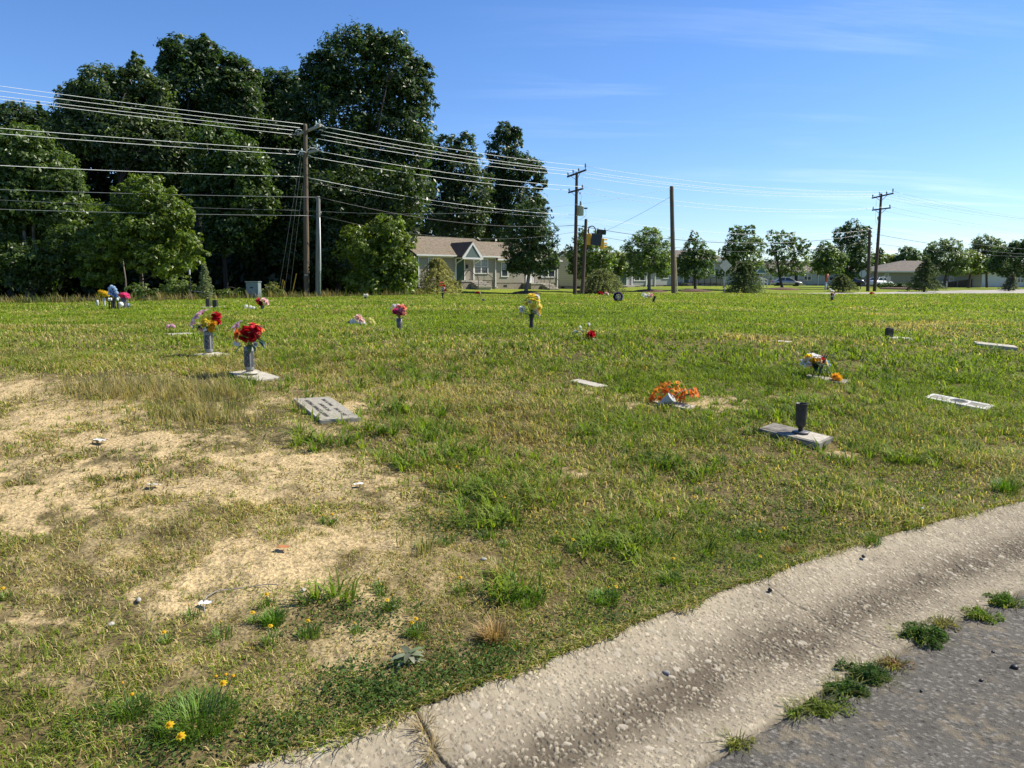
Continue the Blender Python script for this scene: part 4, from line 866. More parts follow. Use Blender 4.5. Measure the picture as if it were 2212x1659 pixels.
q = gpos(285, 1545)
feather('wildflower_clump', q, .07, .08, 220, 'smaller feathery weed left of the large yellow-flowered clump', 'wildflower clump', [(.0, .01, .07, .012, 0), (-.04, .03, .10, .008, 0)])
protos = {}
WF = [(15, 1278, 1), (663, 1355, 1), (668, 1362, 0), (772, 1354, 0), (888, 1358, 1), (905, 1356, 1), (551, 1330, 1), (575, 1296, 1), (592, 1372, 1), (362, 1374, 1), (412, 1320, 0), (478, 1364, 0), (838, 1302, 1), (848, 1298, 0), (1000, 1264, 1), (826, 1268, 0), (1085, 1080, 1), (1042, 1150, 0), (1090, 1165, 0), (1198, 1158, 1), (1240, 1178, 1), (1330, 1272, 1), (1316, 1280, 0), (1510, 1052, 1), (1502, 1075, 1), (1520, 1082, 1), (1638, 1132, 0), (1640, 1150, 1), (1688, 1147, 1), (1600, 1150, 0), (1640, 1205, 1), (1450, 1215, 1), (1990, 1068, 1), (2025, 1068, 0), (985, 1012, 1), (960, 1160, 0), (700, 1115, 0), (718, 1118, 1), (915, 1170, 0), (820, 1255, 0), (1540, 1330, 0) if False else (1470, 1345, 0), (60, 1110, 0) if False else (1195, 1208, 0), (1748, 1115, 0), (1900, 1030, 0)]
def dup(root, loc, rz, **kw):
    r = root.copy(); COL.objects.link(r); r.location = loc; r.rotation_euler = (0, 0, rz)
    for k, v in kw.items(): r[k] = v
    for ch in [o for o in bpy.data.objects if o.parent == root]:
        c = ch.copy(); COL.objects.link(c); c.parent = r
        for g in [o for o in bpy.data.objects if o.parent == ch]: d = g.copy(); COL.objects.link(d); d.parent = c
    return r
for i, (px, py, full) in enumerate(WF):
    q = gpos(px, py + 14); kind = (full, i % 3)
    lab = 'single open yellow wildflower in the short lawn grass' if full else 'single yellow wildflower bud in the short lawn grass'
    grp = 'open yellow wildflowers in the lawn' if full else 'yellow wildflower buds in the lawn'
    if kind not in protos:
        protos[kind] = feather('wildflower', q, .035 + .01 * (i % 3), .045 + .008 * (i % 3), 70, lab, 'wildflower', [(random.uniform(-.01, .01), -.01, .05 + .012 * (i % 3), .0115 if full else .0075, full)], grp)
    else: dup(protos[kind], q, random.uniform(-.8, .8), label=lab)
# feathery dog-fennel tufts without flowers, and other single weeds
for i, (px, py, r_, h_, lb) in enumerate([(1305, 1300, .09, .07, 'bright green grassy tuft in the middle above the kerb'), (2172, 1062, .10, .13, 'tall bright green tuft at the right edge of the lawn'), (1140, 1300, .10, .07, 'wide bright green grassy tuft near the tan dry tuft'), (1445, 1255, .07, .06, 'bright green tuft at the kerb edge, left of the black stone'), (1880, 1170, .07, .06, 'small bright green tuft on the kerb edge at right'), (590, 1345, .06, .07, 'feathery green tuft between sparse yellow flowers at left')]):
    feather('grass_tuft', gpos(px, py), r_, h_, 260, lb, 'grass tuft', [], None, (.10, .19, .014))
feather('dry_grass_tuft', gpos(1068, 1385), .065, .11, 240, 'upright tan dry grass tuft standing near the kerb', 'grass tuft', [], None, (.34, .22, .09))
feather('dry_grass_tuft', gpos(1080, 1240), .07, .09, 160, 'paler tan dry tuft above the upright tan tuft', 'grass tuft', [], None, (.32, .25, .11))
feather('dry_grass_tuft', gpos(1705, 1190), .06, .05, 120, 'low reddish dry tuft near the kerb on the right', 'grass tuft', [], None, (.28, .17, .08))
# rosette
t = thing('rosette_weed', 'flat grey-green thistle rosette with jagged leaves near the kerb', 'weed', gpos(885, 1432)); f = Fl()
for i in range(17):
    a = i * 2.4; L = random.uniform(.045, .085); c = random.choice([(.22, .25, .14), (.16, .20, .09), (.28, .28, .19), (.12, .13, .07)])
    leaf(f, (0, 0, .01 + .002 * i), (math.cos(a), math.sin(a), .15), L, L * .34, c, -25)
f.build('leaves', t, LEAFM)
for i, (px, py, lb) in enumerate([(915, 1575, 'dry stems and grass tangled in the wide crack across the kerb'), (935, 1622, 'dry stems in the lower end of the wide crack across the kerb')]):
    c = kerb_at(px, py); t = thing('dry_weed', lb, 'weed', c, 0, 'dry stems in the kerb crack'); k = 70; a = R.uniform(0, 2 * PI, k); rr_ = R.random(k) * .05
    blades('dry_stems', np.stack([np.cos(a) * rr_ * .5, np.sin(a) * rr_ * 1.4, np.zeros(k)], 1), R.uniform(.02, .06, k), np.full(k, .0028), R.uniform(.8, 1.9, k), np.array([.36, .28, .15]) * R.uniform(.35, 1.3, k)[:, None], GM, t, az=a)
# weeds in the crack between kerb and asphalt
for i, (px, py, sc, lb) in enumerate([(2170, 1303, .10, 'low straggly weed in the kerb crack at the right edge'), (2118, 1333, .085, 'bright leafy weed in the kerb crack, second from the right edge'), (2035, 1352, .07, 'thin dry-tipped weed in the kerb crack, right of the big mat'), (1985, 1378, .135, 'wide dark green weed mat covering a broken piece of kerb'), (1868, 1462, .12, 'dense dark green weed mound spilling from the kerb crack onto asphalt'), (1822, 1496, .10, 'round dark green weed mound in the kerb crack, left of the dense one'), (1772, 1530, .085, 'yellow-green weed tuft in the kerb crack, below the round mound'), (1722, 1546, .05, 'small green weed sprig in the kerb crack near the bottom'), (1588, 1612, .06, 'lone thin grassy sprig in the kerb crack at the bottom edge'), (1930, 1440, .07, 'reddish dry weed fringe between two kerb-crack mats')]):
    sc *= .95; c = kerb_at(px, py); t = thing('kerb_weed', lb, 'weed', c, 0, 'weeds growing in the kerb crack'); n = int(2600 * sc / .1 * (.35 if sc < .075 else 1) * sc / .1)
    nl = int(9 + sc * 90); lc = np.stack([R.normal(0, .42, nl) * sc, R.normal(0, .28, nl) * sc], 1); lr_ = sc * R.uniform(.18, .45, nl); lh = sc * R.uniform(.15, .5, nl); li = R.integers(0, nl, n)
    a = R.uniform(0, 2 * PI, n); r = np.sqrt(R.random(n)); zz = np.maximum(.003, (1 - r**1.6) * lh[li] * R.random(n)**.6 + R.random(n) * .012)
    P = np.stack([lc[li, 0] + np.cos(a) * r * lr_[li], lc[li, 1] + np.sin(a) * r * lr_[li], zz], 1); Nn = R.normal(size=(n, 3)) * .9 + np.array([0, 0, .6])
    base = np.array([(.06, .11, .018), (.12, .18, .03), (.17, .15, .06), (.045, .09, .02), (.045, .085, .022), (.045, .085, .022), (.12, .16, .03), (.09, .16, .02), (.18, .19, .05), (.18, .10, .05)][i])
    v, cc, s = leafcards(P, Nn, R.uniform(.004, .010, n), .32); npmesh('leaves', v, cc, s, GM, t, np.repeat(base * 1.25 * R.uniform(.5, 1.6, n)[:, None], 4, 0))
    k = int(90 * sc / .08); a = R.uniform(0, 2 * PI, k); rq = R.random(k); blades('grass_blades', np.stack([np.cos(a) * sc * rq, np.sin(a) * sc * .8 * rq, np.zeros(k) + .005], 1), R.uniform(.02, .06, k), np.full(k, .0032), R.uniform(.6, 1.9, k), np.array([.14, .15, .045]) * R.uniform(.6, 1.8, k)[:, None], GM, t, az=a)

# ================================================================ POLES AND WIRES
M['pole'] = mat('weathered_pole_wood', (.115, .085, .058), .85, .3, 3, stretch=(6, 6, .4), bump=.3, bscale=30)
M['pole_grey'] = mat('grey_pole_wood', (.17, .165, .155), .85, .3, 3, stretch=(6, 6, .4), bump=.3, bscale=30)
M['pole_dark'] = mat('dark_pole_wood', (.07, .05, .036), .85, .3, 3, stretch=(6, 6, .4))
M['arm_grey'] = mat('grey_crossarm_wood', (.30, .29, .27), .8, .2, 4)
M['insul'] = mat('grey_porcelain', (.16, .18, .19), .3, .15, 10)
M['insul_pale'] = mat('pale_glass_insulator', (.45, .55, .58), .25, .1, 10)
M['wire'] = mat('bright_aluminium_wire', (.88, .88, .86), .5, .03, 2, spec=.5)
M['cable'] = mat('black_cable', (.03, .03, .032), .5, .2, 2)
M['cable_grey'] = mat('grey_strand', (.28, .29, .30), .45, .15, 2, metal=.4)
M['conduit'] = mat('white_conduit', (.72, .72, .70), .5, .05, 3)
M['tank'] = mat('grey_green_tank_paint', (.30, .34, .31), .4, .1, 6)
M['yellow_guard'] = mat('yellow_guy_guard', (.34, .24, .03), .5, .2, 6)
M['tan_guard'] = mat('tan_guy_guard', (.52, .42, .24), .6, .15, 6)
M['signal'] = mat('yellow_signal_paint', (.62, .36, .03), .45, .1, 8)
M['sign_back'] = mat('dark_sign_back', (.04, .048, .06), .8, .15, 6, spec=.15)
M['sign_alu'] = mat('bare_aluminium_sign', (.46, .43, .36), .45, .12, 6, metal=.3)
M['steel'] = mat('galvanised_post', (.38, .40, .41), .45, .1, 8, metal=.5)
M['box_green'] = mat('grey_green_cabinet_paint', (.16, .20, .21), .5, .1, 4)

def pole(name, label, base, top, d, r0, r1, m, group=None):
    B_ = pos(*base, d); B_.z = min(B_.z, Hz(B_.x, B_.y) + .02); T_ = pos(*top, d)
    t = thing(name, label, 'utility pole', B_, 0, group); b = MB(); v = T_ - B_
    b.tube([(0, 0, -.5), v * .0, v * .35 + Vector((.0, 0, 0)), v * .7, v * .985, v], [r0 * 1.05, r0, r0 * .9 + r1 * .1, (r0 + r1) / 2 * .96, r1, r1 * .8], 12); b.build('shaft', M[m], t, True)
    return t, B_
def rel(B_, px, py, d): return pos(px, py, d) - B_
def arm(t, B_, a, b_, m, th=.10, name='crossarm'):
    A = rel(B_, *a); C = rel(B_, *b_); k = MB(); v = C - A; n = v.normalized(); s = n.cross(Vector((0, 0, 1))).normalized(); w = s.cross(n)
    P = [c + s * i * th * .5 + w * j * th * .6 for c in (A, C) for i, j in ((-1, -1), (1, -1), (1, 1), (-1, 1))]
    k.add(P, [(0, 1, 2, 3), (7, 6, 5, 4), (0, 4, 5, 1), (1, 5, 6, 2), (2, 6, 7, 3), (3, 7, 4, 0)]); return k.build(name, M[m], t)
def pin(parent, B_, p, h, r, m='insul'):
    q = rel(B_, *p); b = MB(); b.lathe([(r * .35, -.02), (r * .35, h * .3), (r, h * .35), (r * .7, h * .5), (r, h * .6), (r * .6, h * .85), (r * .25, h)], 10, q); b.build('insulator', M[m], parent, True)
def strut(t, B_, a, b_, m='pole_dark', r=.02, name='brace'):
    k = MB(); k.tube([rel(B_, *a), rel(B_, *b_)], r, 6); k.build(name, M[m], t)
DP1, DP2, DP3, DP4, DP5, DP6, DP7 = 50., 49.4, 66., 65.4, 64., 86., 85.2
# tall left pole with dead ends
t, B_ = pole('utility_pole', 'tall brown double-arm power pole before the dark wood', (662.5, 641), (659.5, 268), DP1, .19, .125, 'pole', 'utility poles along the street')
for a, c in (((642.8, 291, 51), (692.4, 271, 49)), ((649, 334, 50.8), (687, 324, 49.2))):
    arm(t, B_, a, c, 'arm_grey', .13)
for p in ((634, 290.5, 50.9), (641, 284.5, 50.6), (653, 334, 50.6), (700, 274, 49.1), (694, 281, 49.4), (691, 325.5, 49.2), (668, 336.5, 50.4)):
    b = MB(); q = rel(B_, *p); s = -1 if p[0] < 656 else 1
    for k in range(4): b.tube([q + Vector((s * (.06 * k - .12), 0, -.01 * k)), q + Vector((s * (.06 * k - .075), 0, -.01 * k))], .055, 8)
    b.build('strain_insulator', M['insul'], t)
for pts in ([(676, 277), (684, 267), (692, 268), (703, 275), (707, 277)], [(638, 283), (644, 279), (652, 281)], [(662, 326), (670, 319), (682, 320), (692, 327), (700, 329)], [(644, 333), (648, 327), (655, 327), (661, 329)]):
    b = MB(); b.tube([rel(B_, x, y, 49.6) for x, y in pts], .022, 6); b.build('jumper_wire', M['wire'], t)
for p in ((683, 272, 49.3), (685, 322, 49.2), (652, 331, 50.6), (690, 269, 49)): pin(t, B_, p, .32, .07, 'insul_pale')
b = MB(); q = rel(B_, 663, 594, DP1); b.box(q - Vector((0, .185, 0)), (.22, .012, .05)); b.build('pole_tag', M['paper'], t)
for i, (a, c) in enumerate([((650, 334), (600, 640)), ((652, 350), (613, 640)), ((654, 400), (625, 640))]):
    P = pos(*a, 50.4); Q = gd(c[0], 51.5); w = MB(); w.tube([P, Q], .008, 4); tag(w.build('guy_wire', M['cable_grey']), ['leftmost thin guy wire slanting down from the tall left pole', 'middle thin guy wire slanting down from the tall left pole', 'right thin guy wire slanting down from the tall left pole'][i], 'guy wire', 'guy wires of the tall left pole')
for i, (a, c) in enumerate([((611, 604), (603, 640)), ((614.5, 607), (607, 640)), ((640, 591), (628, 636))]):
    P = pos(*a, 50.9); Q = pos(*c, 50.9); w = MB(); w.tube([Q - Vector((0, 0, .3)), P], .032, 8); tag(w.build('guy_guard', M['yellow_guard']), ['yellow guy wire guard, left of two standing close together', 'yellow guy wire guard, right of two standing close together', 'lone slanting yellow guy wire guard close to the tall left pole'][i], 'guy guard', 'yellow guy guards')
t, B_ = pole('utility_pole', 'short grey stub pole with a white conduit beside the tall left pole', (687.5, 642), (687.5, 424), DP2, .185, .13, 'pole_grey', 'utility poles along the street')
b = MB(); b.tube([rel(B_, 692.3, 643, DP2 - .15), rel(B_, 692, 560, DP2 - .15), rel(B_, 690.5, 470, DP2 - .12)], .04, 8); b.build('conduit', M['conduit'], t, True)
b = MB(); b.tube([rel(B_, 691 + 3 * math.cos(a), 461 + 3.5 * math.sin(a), DP2 - .2) for a in np.linspace(0, 2 * PI, 13)], .015, 5); b.build('cable_loop', M['cable_grey'], t)
# second pole with transformer
t, B_ = pole('utility_pole', 'dark double-arm pole with a transformer in the middle of the street', (1241.5, 636), (1246, 372), DP3, .17, .12, 'pole_dark', 'utility poles along the street')
arm(t, B_, (1225.5, 382, 66.95), (1266, 367, 65.05), 'pole_dark', .11); arm(t, B_, (1228, 416, 66.7), (1259.5, 407.5, 65.3), 'pole_dark', .11)
for p, h in (((1227, 381, 66.9), .36), ((1238, 376, 66.4), .42), ((1250, 372, 65.7), .36), ((1264.5, 366, 65.1), .55), ((1229.5, 415, 66.6), .34), ((1258, 407, 65.3), .34), ((1253, 420, 65.6), .2)): pin(t, B_, p, h, .075)
for a, c in (((1233, 380, 66.5), (1245, 389, 66)), ((1254, 372, 65.6), (1246, 388, 66)), ((1234, 415, 66.4), (1244, 424, 66)), ((1252, 409, 65.6), (1246, 420, 66))): strut(t, B_, a, c)
b = MB(); q = rel(B_, 1254, 455, DP3 - .35); b.lathe([(.26, -.42), (.28, -.40), (.28, .28), (.30, .30), (.30, .36), (.24, .42), (.05, .46)], 18, q); tk = b.build('transformer', M['tank'], t, True)
b = MB(); b.lathe([(.05, .44), (.10, .50), (.06, .56), (.10, .62), (.06, .68), (.09, .76), (.03, .8)], 12, q); b.build('bushing', M['insul'], tk, True)
b = MB(); b.box(q + Vector((.45, 0, .2)), (.3, .1, .12)); b.build('cutout', M['black'], t)
b = MB(); b.tube([q + Vector((0, 0, .8)), q + Vector((.12, 0, 1.3)), rel(B_, 1252, 425, 65.6)], .01, 4); b.tube([q + Vector((.45, 0, .15)), q + Vector((.5, 0, -.4)), q + Vector((.0, 0, -.75))], .012, 4); b.build('lead_wire', M['cable_grey'], t)
t, B_ = pole('utility_pole', 'shorter reddish pole leaning beside the transformer pole', (1257.5, 636), (1266, 473), DP4, .17, .13, 'pole_dark', 'utility poles along the street')
t, B_ = pole('utility_pole', 'bare thick grey pole without arms in the middle right', (1455.5, 635), (1450.7, 402), DP5, .20, .17, 'pole', 'utility poles along the street')
b = MB(); b.tube([rel(B_, 1457, 500, DP5 - .2), rel(B_, 1460, 634, DP5 - .2)], .02, 5); b.build('ground_wire', M['cable_grey'], t)
w = MB(); w.tube([pos(1463.8, 634, 63.4) - Vector((0, 0, .3)), pos(1458.6, 548, 63.4)], .055, 8); tag(w.build('guy_guard', M['tan_guard']), 'tall tan guard strip leaning beside the bare thick pole', 'guy guard')
# third pole
t, B_ = pole('utility_pole', 'tall dark double-arm pole at the right corner of the street', (1889, 629), (1904, 417), DP6, .19, .12, 'pole_dark', 'utility poles along the street')
arm(t, B_, (1883.5, 428, 87), (1930, 417.5, 85), 'pole_dark', .12); arm(t, B_, (1884, 454, 86.9), (1924, 449, 85.2), 'pole_dark', .12)
for p, h in (((1885, 427, 86.9), .4), ((1899.5, 423, 86.4), .45), ((1915, 420.5, 85.7), .4), ((1928.5, 417, 85.1), .55), ((1886, 453, 86.8), .38), ((1922, 449, 85.2), .38), ((1896, 476, 85.8), .45)): pin(t, B_, p, h, .085)
for a, c in (((1892, 427, 86.5), (1902.5, 434, 86)), ((1916, 422, 85.6), (1904, 434, 86)), ((1891, 454, 86.5), (1900, 462, 86)), ((1914, 452, 85.6), (1902, 462, 86))): strut(t, B_, a, c, r=.028)
b = MB(); b.tube([rel(B_, 1893, 432, 86), rel(B_, 1891, 470, 85.8), rel(B_, 1893, 485, 85.8)], .012, 4); b.build('lead_wire', M['cable_grey'], t)
t, B_ = pole('utility_pole', 'shorter dark pole close left of the right corner pole', (1874.5, 629), (1879, 496), DP7, .19, .15, 'pole_dark', 'utility poles along the street')

def wire(label, A, C, sag=.5, r=.016, m='wire', thru=None, n=26, name='power_line', group='power lines strung along the street'):
    r *= .78 if m == 'wire' else .7
    A = pos(*A); C = Vector(C) if len(C) == 3 and isinstance(C, Vector) else pos(*C)
    if thru:                                   # height of the far end so that the line passes picture point (px, py)
        px, py = thru; k = (px - CX) / F; t = .5
        for _ in range(30):
            P = A.lerp(C, t); zz = A.z + (C.z - A.z) * t - 4 * sag * t * (1 - t); q = ray(px, py); kx = q[0] / q[1]
            den = (C.x - A.x) - kx * (C.y - A.y); t = (kx * A.y - A.x) / den
        want = EYE + ray(px, py)[2] / ray(px, py)[1] * (A.y + (C.y - A.y) * t)
        C.z = A.z + (want + 4 * sag * t * (1 - t) - A.z) / t
    b = MB(); b.tube([A.lerp(C, u) - Vector((0, 0, 4 * sag * u * (1 - u))) for u in np.linspace(0, 1, n)], r, 5)
    return tag(b.build(name, M[m], None, True), label, 'wire', group)
LP = Vector((-47.5, 25.0, 0))                 # next pole line, out of the frame on the left
ordn = ['topmost', 'second', 'third', 'fourth']
for i, (a, y0, off) in enumerate([((655, 268, 49.6), 186, 0), ((648, 276, 50), 196.5, .4), ((634, 281.5, 50.4), 208, .8), ((632, 290.5, 50.9), 214, 1.2)]):
    wire(f'{ordn[i]} bright wire running left from the top arm of the tall left pole', a, LP + Vector((off * .6, off * .7, 0)), .35, .016, thru=(0, y0))
wire('upper bright wire left of the lower arm of the tall left pole', (655, 325, 50), LP.copy(), .3, .017, thru=(0, 277)); wire('lower bright wire left of the lower arm of the tall left pole', (645, 334, 50.6), LP + Vector((.6, .7, 0)), .3, .017, thru=(0, 289))
wire('single bright neutral wire left of the tall left pole, below both arms', (659, 381.5, 50), LP.copy(), .45, .017, thru=(0, 357.5))
wire('dark telephone cable left of the tall left pole, reaching the stub pole top', (686, 426, 49.6), LP.copy(), .3, .017, 'cable_grey', thru=(0, 409.5)); wire('thin faint grey strand left of the tall left pole', (660, 454.5, 50), LP.copy(), .4, .008, 'cable_grey', thru=(0, 432)); wire('lowest grey cable left of the stub pole', (688, 466, 49.5), LP.copy(), .35, .017, 'cable_grey', thru=(0, 452))
for i, (a, c) in enumerate([((707, 275, 49.1), (1264.5, 359, 65.1)), ((700, 284, 49.3), (1250, 368, 65.7)), ((693, 291, 49.5), (1238, 371, 66.4)), ((686, 299.5, 49.7), (1227, 377.5, 66.9))]):
    wire(f'{ordn[i]} bright wire between the tall left pole and the transformer pole', a, c, .22, .017)
wire('upper middle bright wire between the tall left pole and the transformer pole', (700, 328.5, 49.2), (1258, 403.5, 65.3), .3, .017); wire('lower middle bright wire between the tall left pole and the transformer pole', (672.5, 339, 50.4), (1229.5, 411, 66.6), .3, .017)
wire('bright neutral wire between the tall left pole and the transformer pole', (666, 384, 50), (1241, 464.5, 65.8), .4, .017); wire('thin dim wire under the neutral wire left of the transformer pole', (666, 392.5, 50), (1241, 471, 65.8), .45, .010, 'cable_grey')
wire('thick dark cable between the stub pole and the transformer pole', (689, 426, 49.3), (1242, 486.5, 65.7), .75, .032, 'cable'); wire('lower dark cable between the stub pole and the transformer pole', (690, 466, 49.3), (1242, 501, 65.7), 1.0, .018, 'cable')
for i, (a, c) in enumerate([((1264.5, 359, 65.1), (1928.5, 413, 85.1)), ((1250, 368, 65.7), (1915, 418, 85.7)), ((1238, 371, 66.4), (1899.5, 420, 86.4)), ((1227, 377.5, 66.9), (1885, 424, 86.9))]):
    wire(f'{ordn[i]} bright wire between the transformer pole and the right corner pole', a, c, .7, .018)
wire('upper middle bright wire between the transformer pole and right corner pole', (1258, 403.5, 65.3), (1922, 446, 85.2), 1.0, .018); wire('lower middle bright wire between the transformer pole and right corner pole', (1229.5, 411, 66.6), (1886, 450.5, 86.8), 1.0, .018)
wire('bright neutral wire between the transformer pole and right corner pole', (1244, 465, 65.7), (1896, 495, 86), 1.1, .018); wire('thin grey wire under the neutral wire right of the transformer pole', (1246, 473, 65.7), (1893, 501, 86), 1.6, .010, 'cable_grey')
wire('thick dark cable between the reddish pole and the right corner', (1244, 486.5, 65.6), (1878, 505, 85.3), 1.3, .035, 'cable'); wire('lower dark cable between the reddish pole and the right corner', (1244, 501, 65.6), (1878, 522, 85.3), 1.4, .022, 'cable')
wire('thin strand from the tall left pole to the bare thick pole', (660, 455, 49.8), (1449, 408, 63.8), .9, .010, 'cable_grey')
wire('grey strand slanting down left from the bare thick pole to the signals', (1450, 424, 63.9), (1310, 498, 66), .1, .018, 'cable_grey')
RP = Vector((96, 118, 0))
for i, (a, y0) in enumerate([((1928.5, 413, 85.1), 469.5), ((1915, 418, 85.7), 472.5), ((1899.5, 420, 86.4), 473), ((1885, 424, 86.9), 476.5)]):
    wire(f'{ordn[i]} dark wire running right from the top arm of the right corner pole', a, RP.copy() + Vector((i * .4, i * -.3, 0)), 1.0, .016, 'cable_grey', thru=(2212, y0))
wire('upper wire running right from the lower arm of the right corner pole', (1922, 446, 85.2), RP.copy(), 1.0, .016, 'cable_grey', thru=(2212, 498.5)); wire('lower wire running right from the lower arm of the right corner pole', (1886, 450.5, 86.8), RP.copy(), 1.0, .016, 'cable_grey', thru=(2212, 502))
wire('neutral wire running right from the right corner pole', (1896, 494, 86), RP.copy(), .9, .014, 'cable_grey', thru=(2212, 538)); wire('thick dark cable running right from the right corner pole', (1893, 506, 85.8), RP.copy(), 1.0, .030, 'cable', thru=(2212, 549)); wire('lower dark cable running right from the right corner pole', (1891, 526, 85.8), RP.copy(), .9, .022, 'cable', thru=(2212, 554.5))

# traffic signals and the things hung on the span
def signal(px, py, d, label):
    c = pos(px, py, d); t = thing('traffic_signal', label, 'traffic signal', c, 0, 'yellow traffic signals on the span wire')
    b = MB(); b.box((-.17, 0, 0), (.36, .42, .95)); b.build('housing', M['signal'], t, bevel=.05)
    for k in range(3):
        b = MB(); z = .30 - .30 * k; P = []
        for q in (0, .26):
            for a in np.linspace(.1, PI - .1, 8): P.append((.01 + q, .13 * math.cos(a), z + .13 * math.sin(a)))
        b.add(P, [(i, i + 1, i + 9, i + 8) for i in range(7)]); b.build('visor', M['signal'], t, True)
    b = MB(); b.tube([(-.17, 0, .47), (-.17, 0, 1.1)], .03, 6); b.build('hanger', M['pole_dark'], t)
signal(1276, 517, 64.8, 'yellow traffic signal left of the dark panel on the span wire'); signal(1304.5, 527, 65.2, 'yellow traffic signal right of the dark panel on the span wire')
c = pos(1288, 517.5, 64.4); t = thing('hanging_sign', 'dark square sign back hanging between two yellow signals', 'sign', c); b = MB(); b.box((0, 0, 0), (.95, .03, .98), M=Matrix.Rotation(.12, 3, 'Y') @ Matrix.Rotation(.25, 3, 'Z')); b.build('panel', M['sign_back'], t, bevel=.01)
[MB().tube([(x, 0, .45), (x, 0, .73)], .02, 6).build('hanger', M['pole_dark'], t) for x in (-.2, .3)]
c = pos(1299, 482 + 19.5, 64.9); t = thing('splice_case', 'dark cable splice box hanging under the thick cable', 'splice case', c); b = MB(); b.box((0, 0, 0), (.82, .25, .42), M=Matrix.Rotation(.06, 3, 'Y')); b.build('case', M['black'], t, bevel=.05); [MB().tube([(x, 0, .2), (x, 0, .37)], .03, 6).build('hanger', M['black'], t) for x in (-.3, .3)]
c = pos(1278.5, 499, 65); b = MB(); b.tube([c + Vector((.33 * math.cos(a), 0, .42 * math.sin(a))) for a in np.linspace(0, 2 * PI, 25)], .045, 6); tag(b.build('cable_coil', M['cable']), 'round coil of black cable hanging near the reddish pole', 'cable coil')

# utility box, fence post, ground posts
q = gd(549, 40.2); t = thing('utility_box', 'grey-green utility cabinet at the foot of the wood', 'utility box', q)
b = MB(); b.box((0, 0, .42), (.66, .5, .9)); b.build('cabinet', M['box_green'], t, bevel=.02); b = MB(); b.box((0, -.02, .885), (.72, .58, .05)); b.build('lid', M['box_green'], t, bevel=.01); b = MB(); b.box((0, -.256, .42), (.5, .012, .62)); b.build('door', M['box_green'], t, bevel=.004); b = MB(); b.box((-.03, -.266, .58), (.16, .006, .07)); b.build('label_plate', M['sign_back'], t)
q = gd(411.5, 38.2); t = thing('fence_post', 'thin dark steel post with a white tip beside the spruce sapling', 'post', q); P = pos(409.5, 582, 38.2) - q
b = MB(); b.tube([(0, 0, -.3), P * .84], .035, 6); b.build('shaft', M['black'], t); b = MB(); b.tube([P * .84, P], .038, 6); b.build('white_tip', M['white'], t); b = MB(); b.tube([P * .33, P * .33 + Vector((.75, 0, -.08))], .012, 5); b.build('tie_wire', M['cable_grey'], t)

# signs on the right
q = gd(1564, 72.); t = thing('road_sign', 'back of a diamond warning sign on a grey post', 'sign', q); c = pos(1567.5, 574, 72) - q
b = MB(); s = .86; b.box((0, 0, 0), (.75 * 1.15, .012, .75 * 1.15), M=Matrix.Rotation(PI / 4, 3, 'Y')); o = b.build('diamond_plate', M['sign_alu'], t, bevel=.003); o.location = c; b = MB(); b.tube([(0, .03, -.3), c + Vector((0, .03, .3))], .035, 6); b.build('post', M['steel'], t)
q = gd(1859, 98.); t = thing('stop_sign', 'back of an octagonal sign on a dark post near the right poles', 'sign', q); c = pos(1864, 591.5, 98) - q
b = MB(); P = [(.50 * math.cos(PI / 8 + k * PI / 4), .50 * math.sin(PI / 8 + k * PI / 4)) for k in range(8)]; b.prism(P, -.008, .008); o = b.build('octagon_plate', M['steel'], t); o.location = c; b = MB(); b.tube([(0, .04, -.3), (0, .04, c.z + .5)], .06, 6); b.build('post', M['pole_dark'], t)
for px, py, w, h, yb, lb in [(1908.5, 600, .28, .55, 614, 'narrow white notice sign by the hedge'), (1919.5, 603, .62, .78, 616, 'small square pinkish notice sign by the hedge')]:
    c = pos(px, py, 108); q = gd(px, 108); q.z = min(q.z, c.z - .8); t = thing('notice_sign', lb, 'sign', q, 0, 'notice signs by the hedge'); b = MB(); b.box(c - q, (w, .02, h)); b.build('plate', mat('faded_notice', (.62, .50, .45) if w > .4 else (.66, .66, .66), .6, .12, 10), t); b = MB(); b.tube([(0, .03, -.3), c - q + Vector((0, .03, 0))], .035, 6); b.build('post', M['steel'], t)
q = gd(1782.5, 92.); t = thing('marker_post', 'slim post, orange above and white below, near the street', 'post', q); P = pos(1787.5, 592, 92) - q; m_ = P * .5
b = MB(); b.tube([(0, 0, -.3), m_], .14, 8); b.build('white_section', M['white'], t, True); b = MB(); b.tube([m_, P], .14, 8); b.build('orange_section', mat('orange_red_plastic', (.55, .10, .04), .5, .1, 5), t, True)

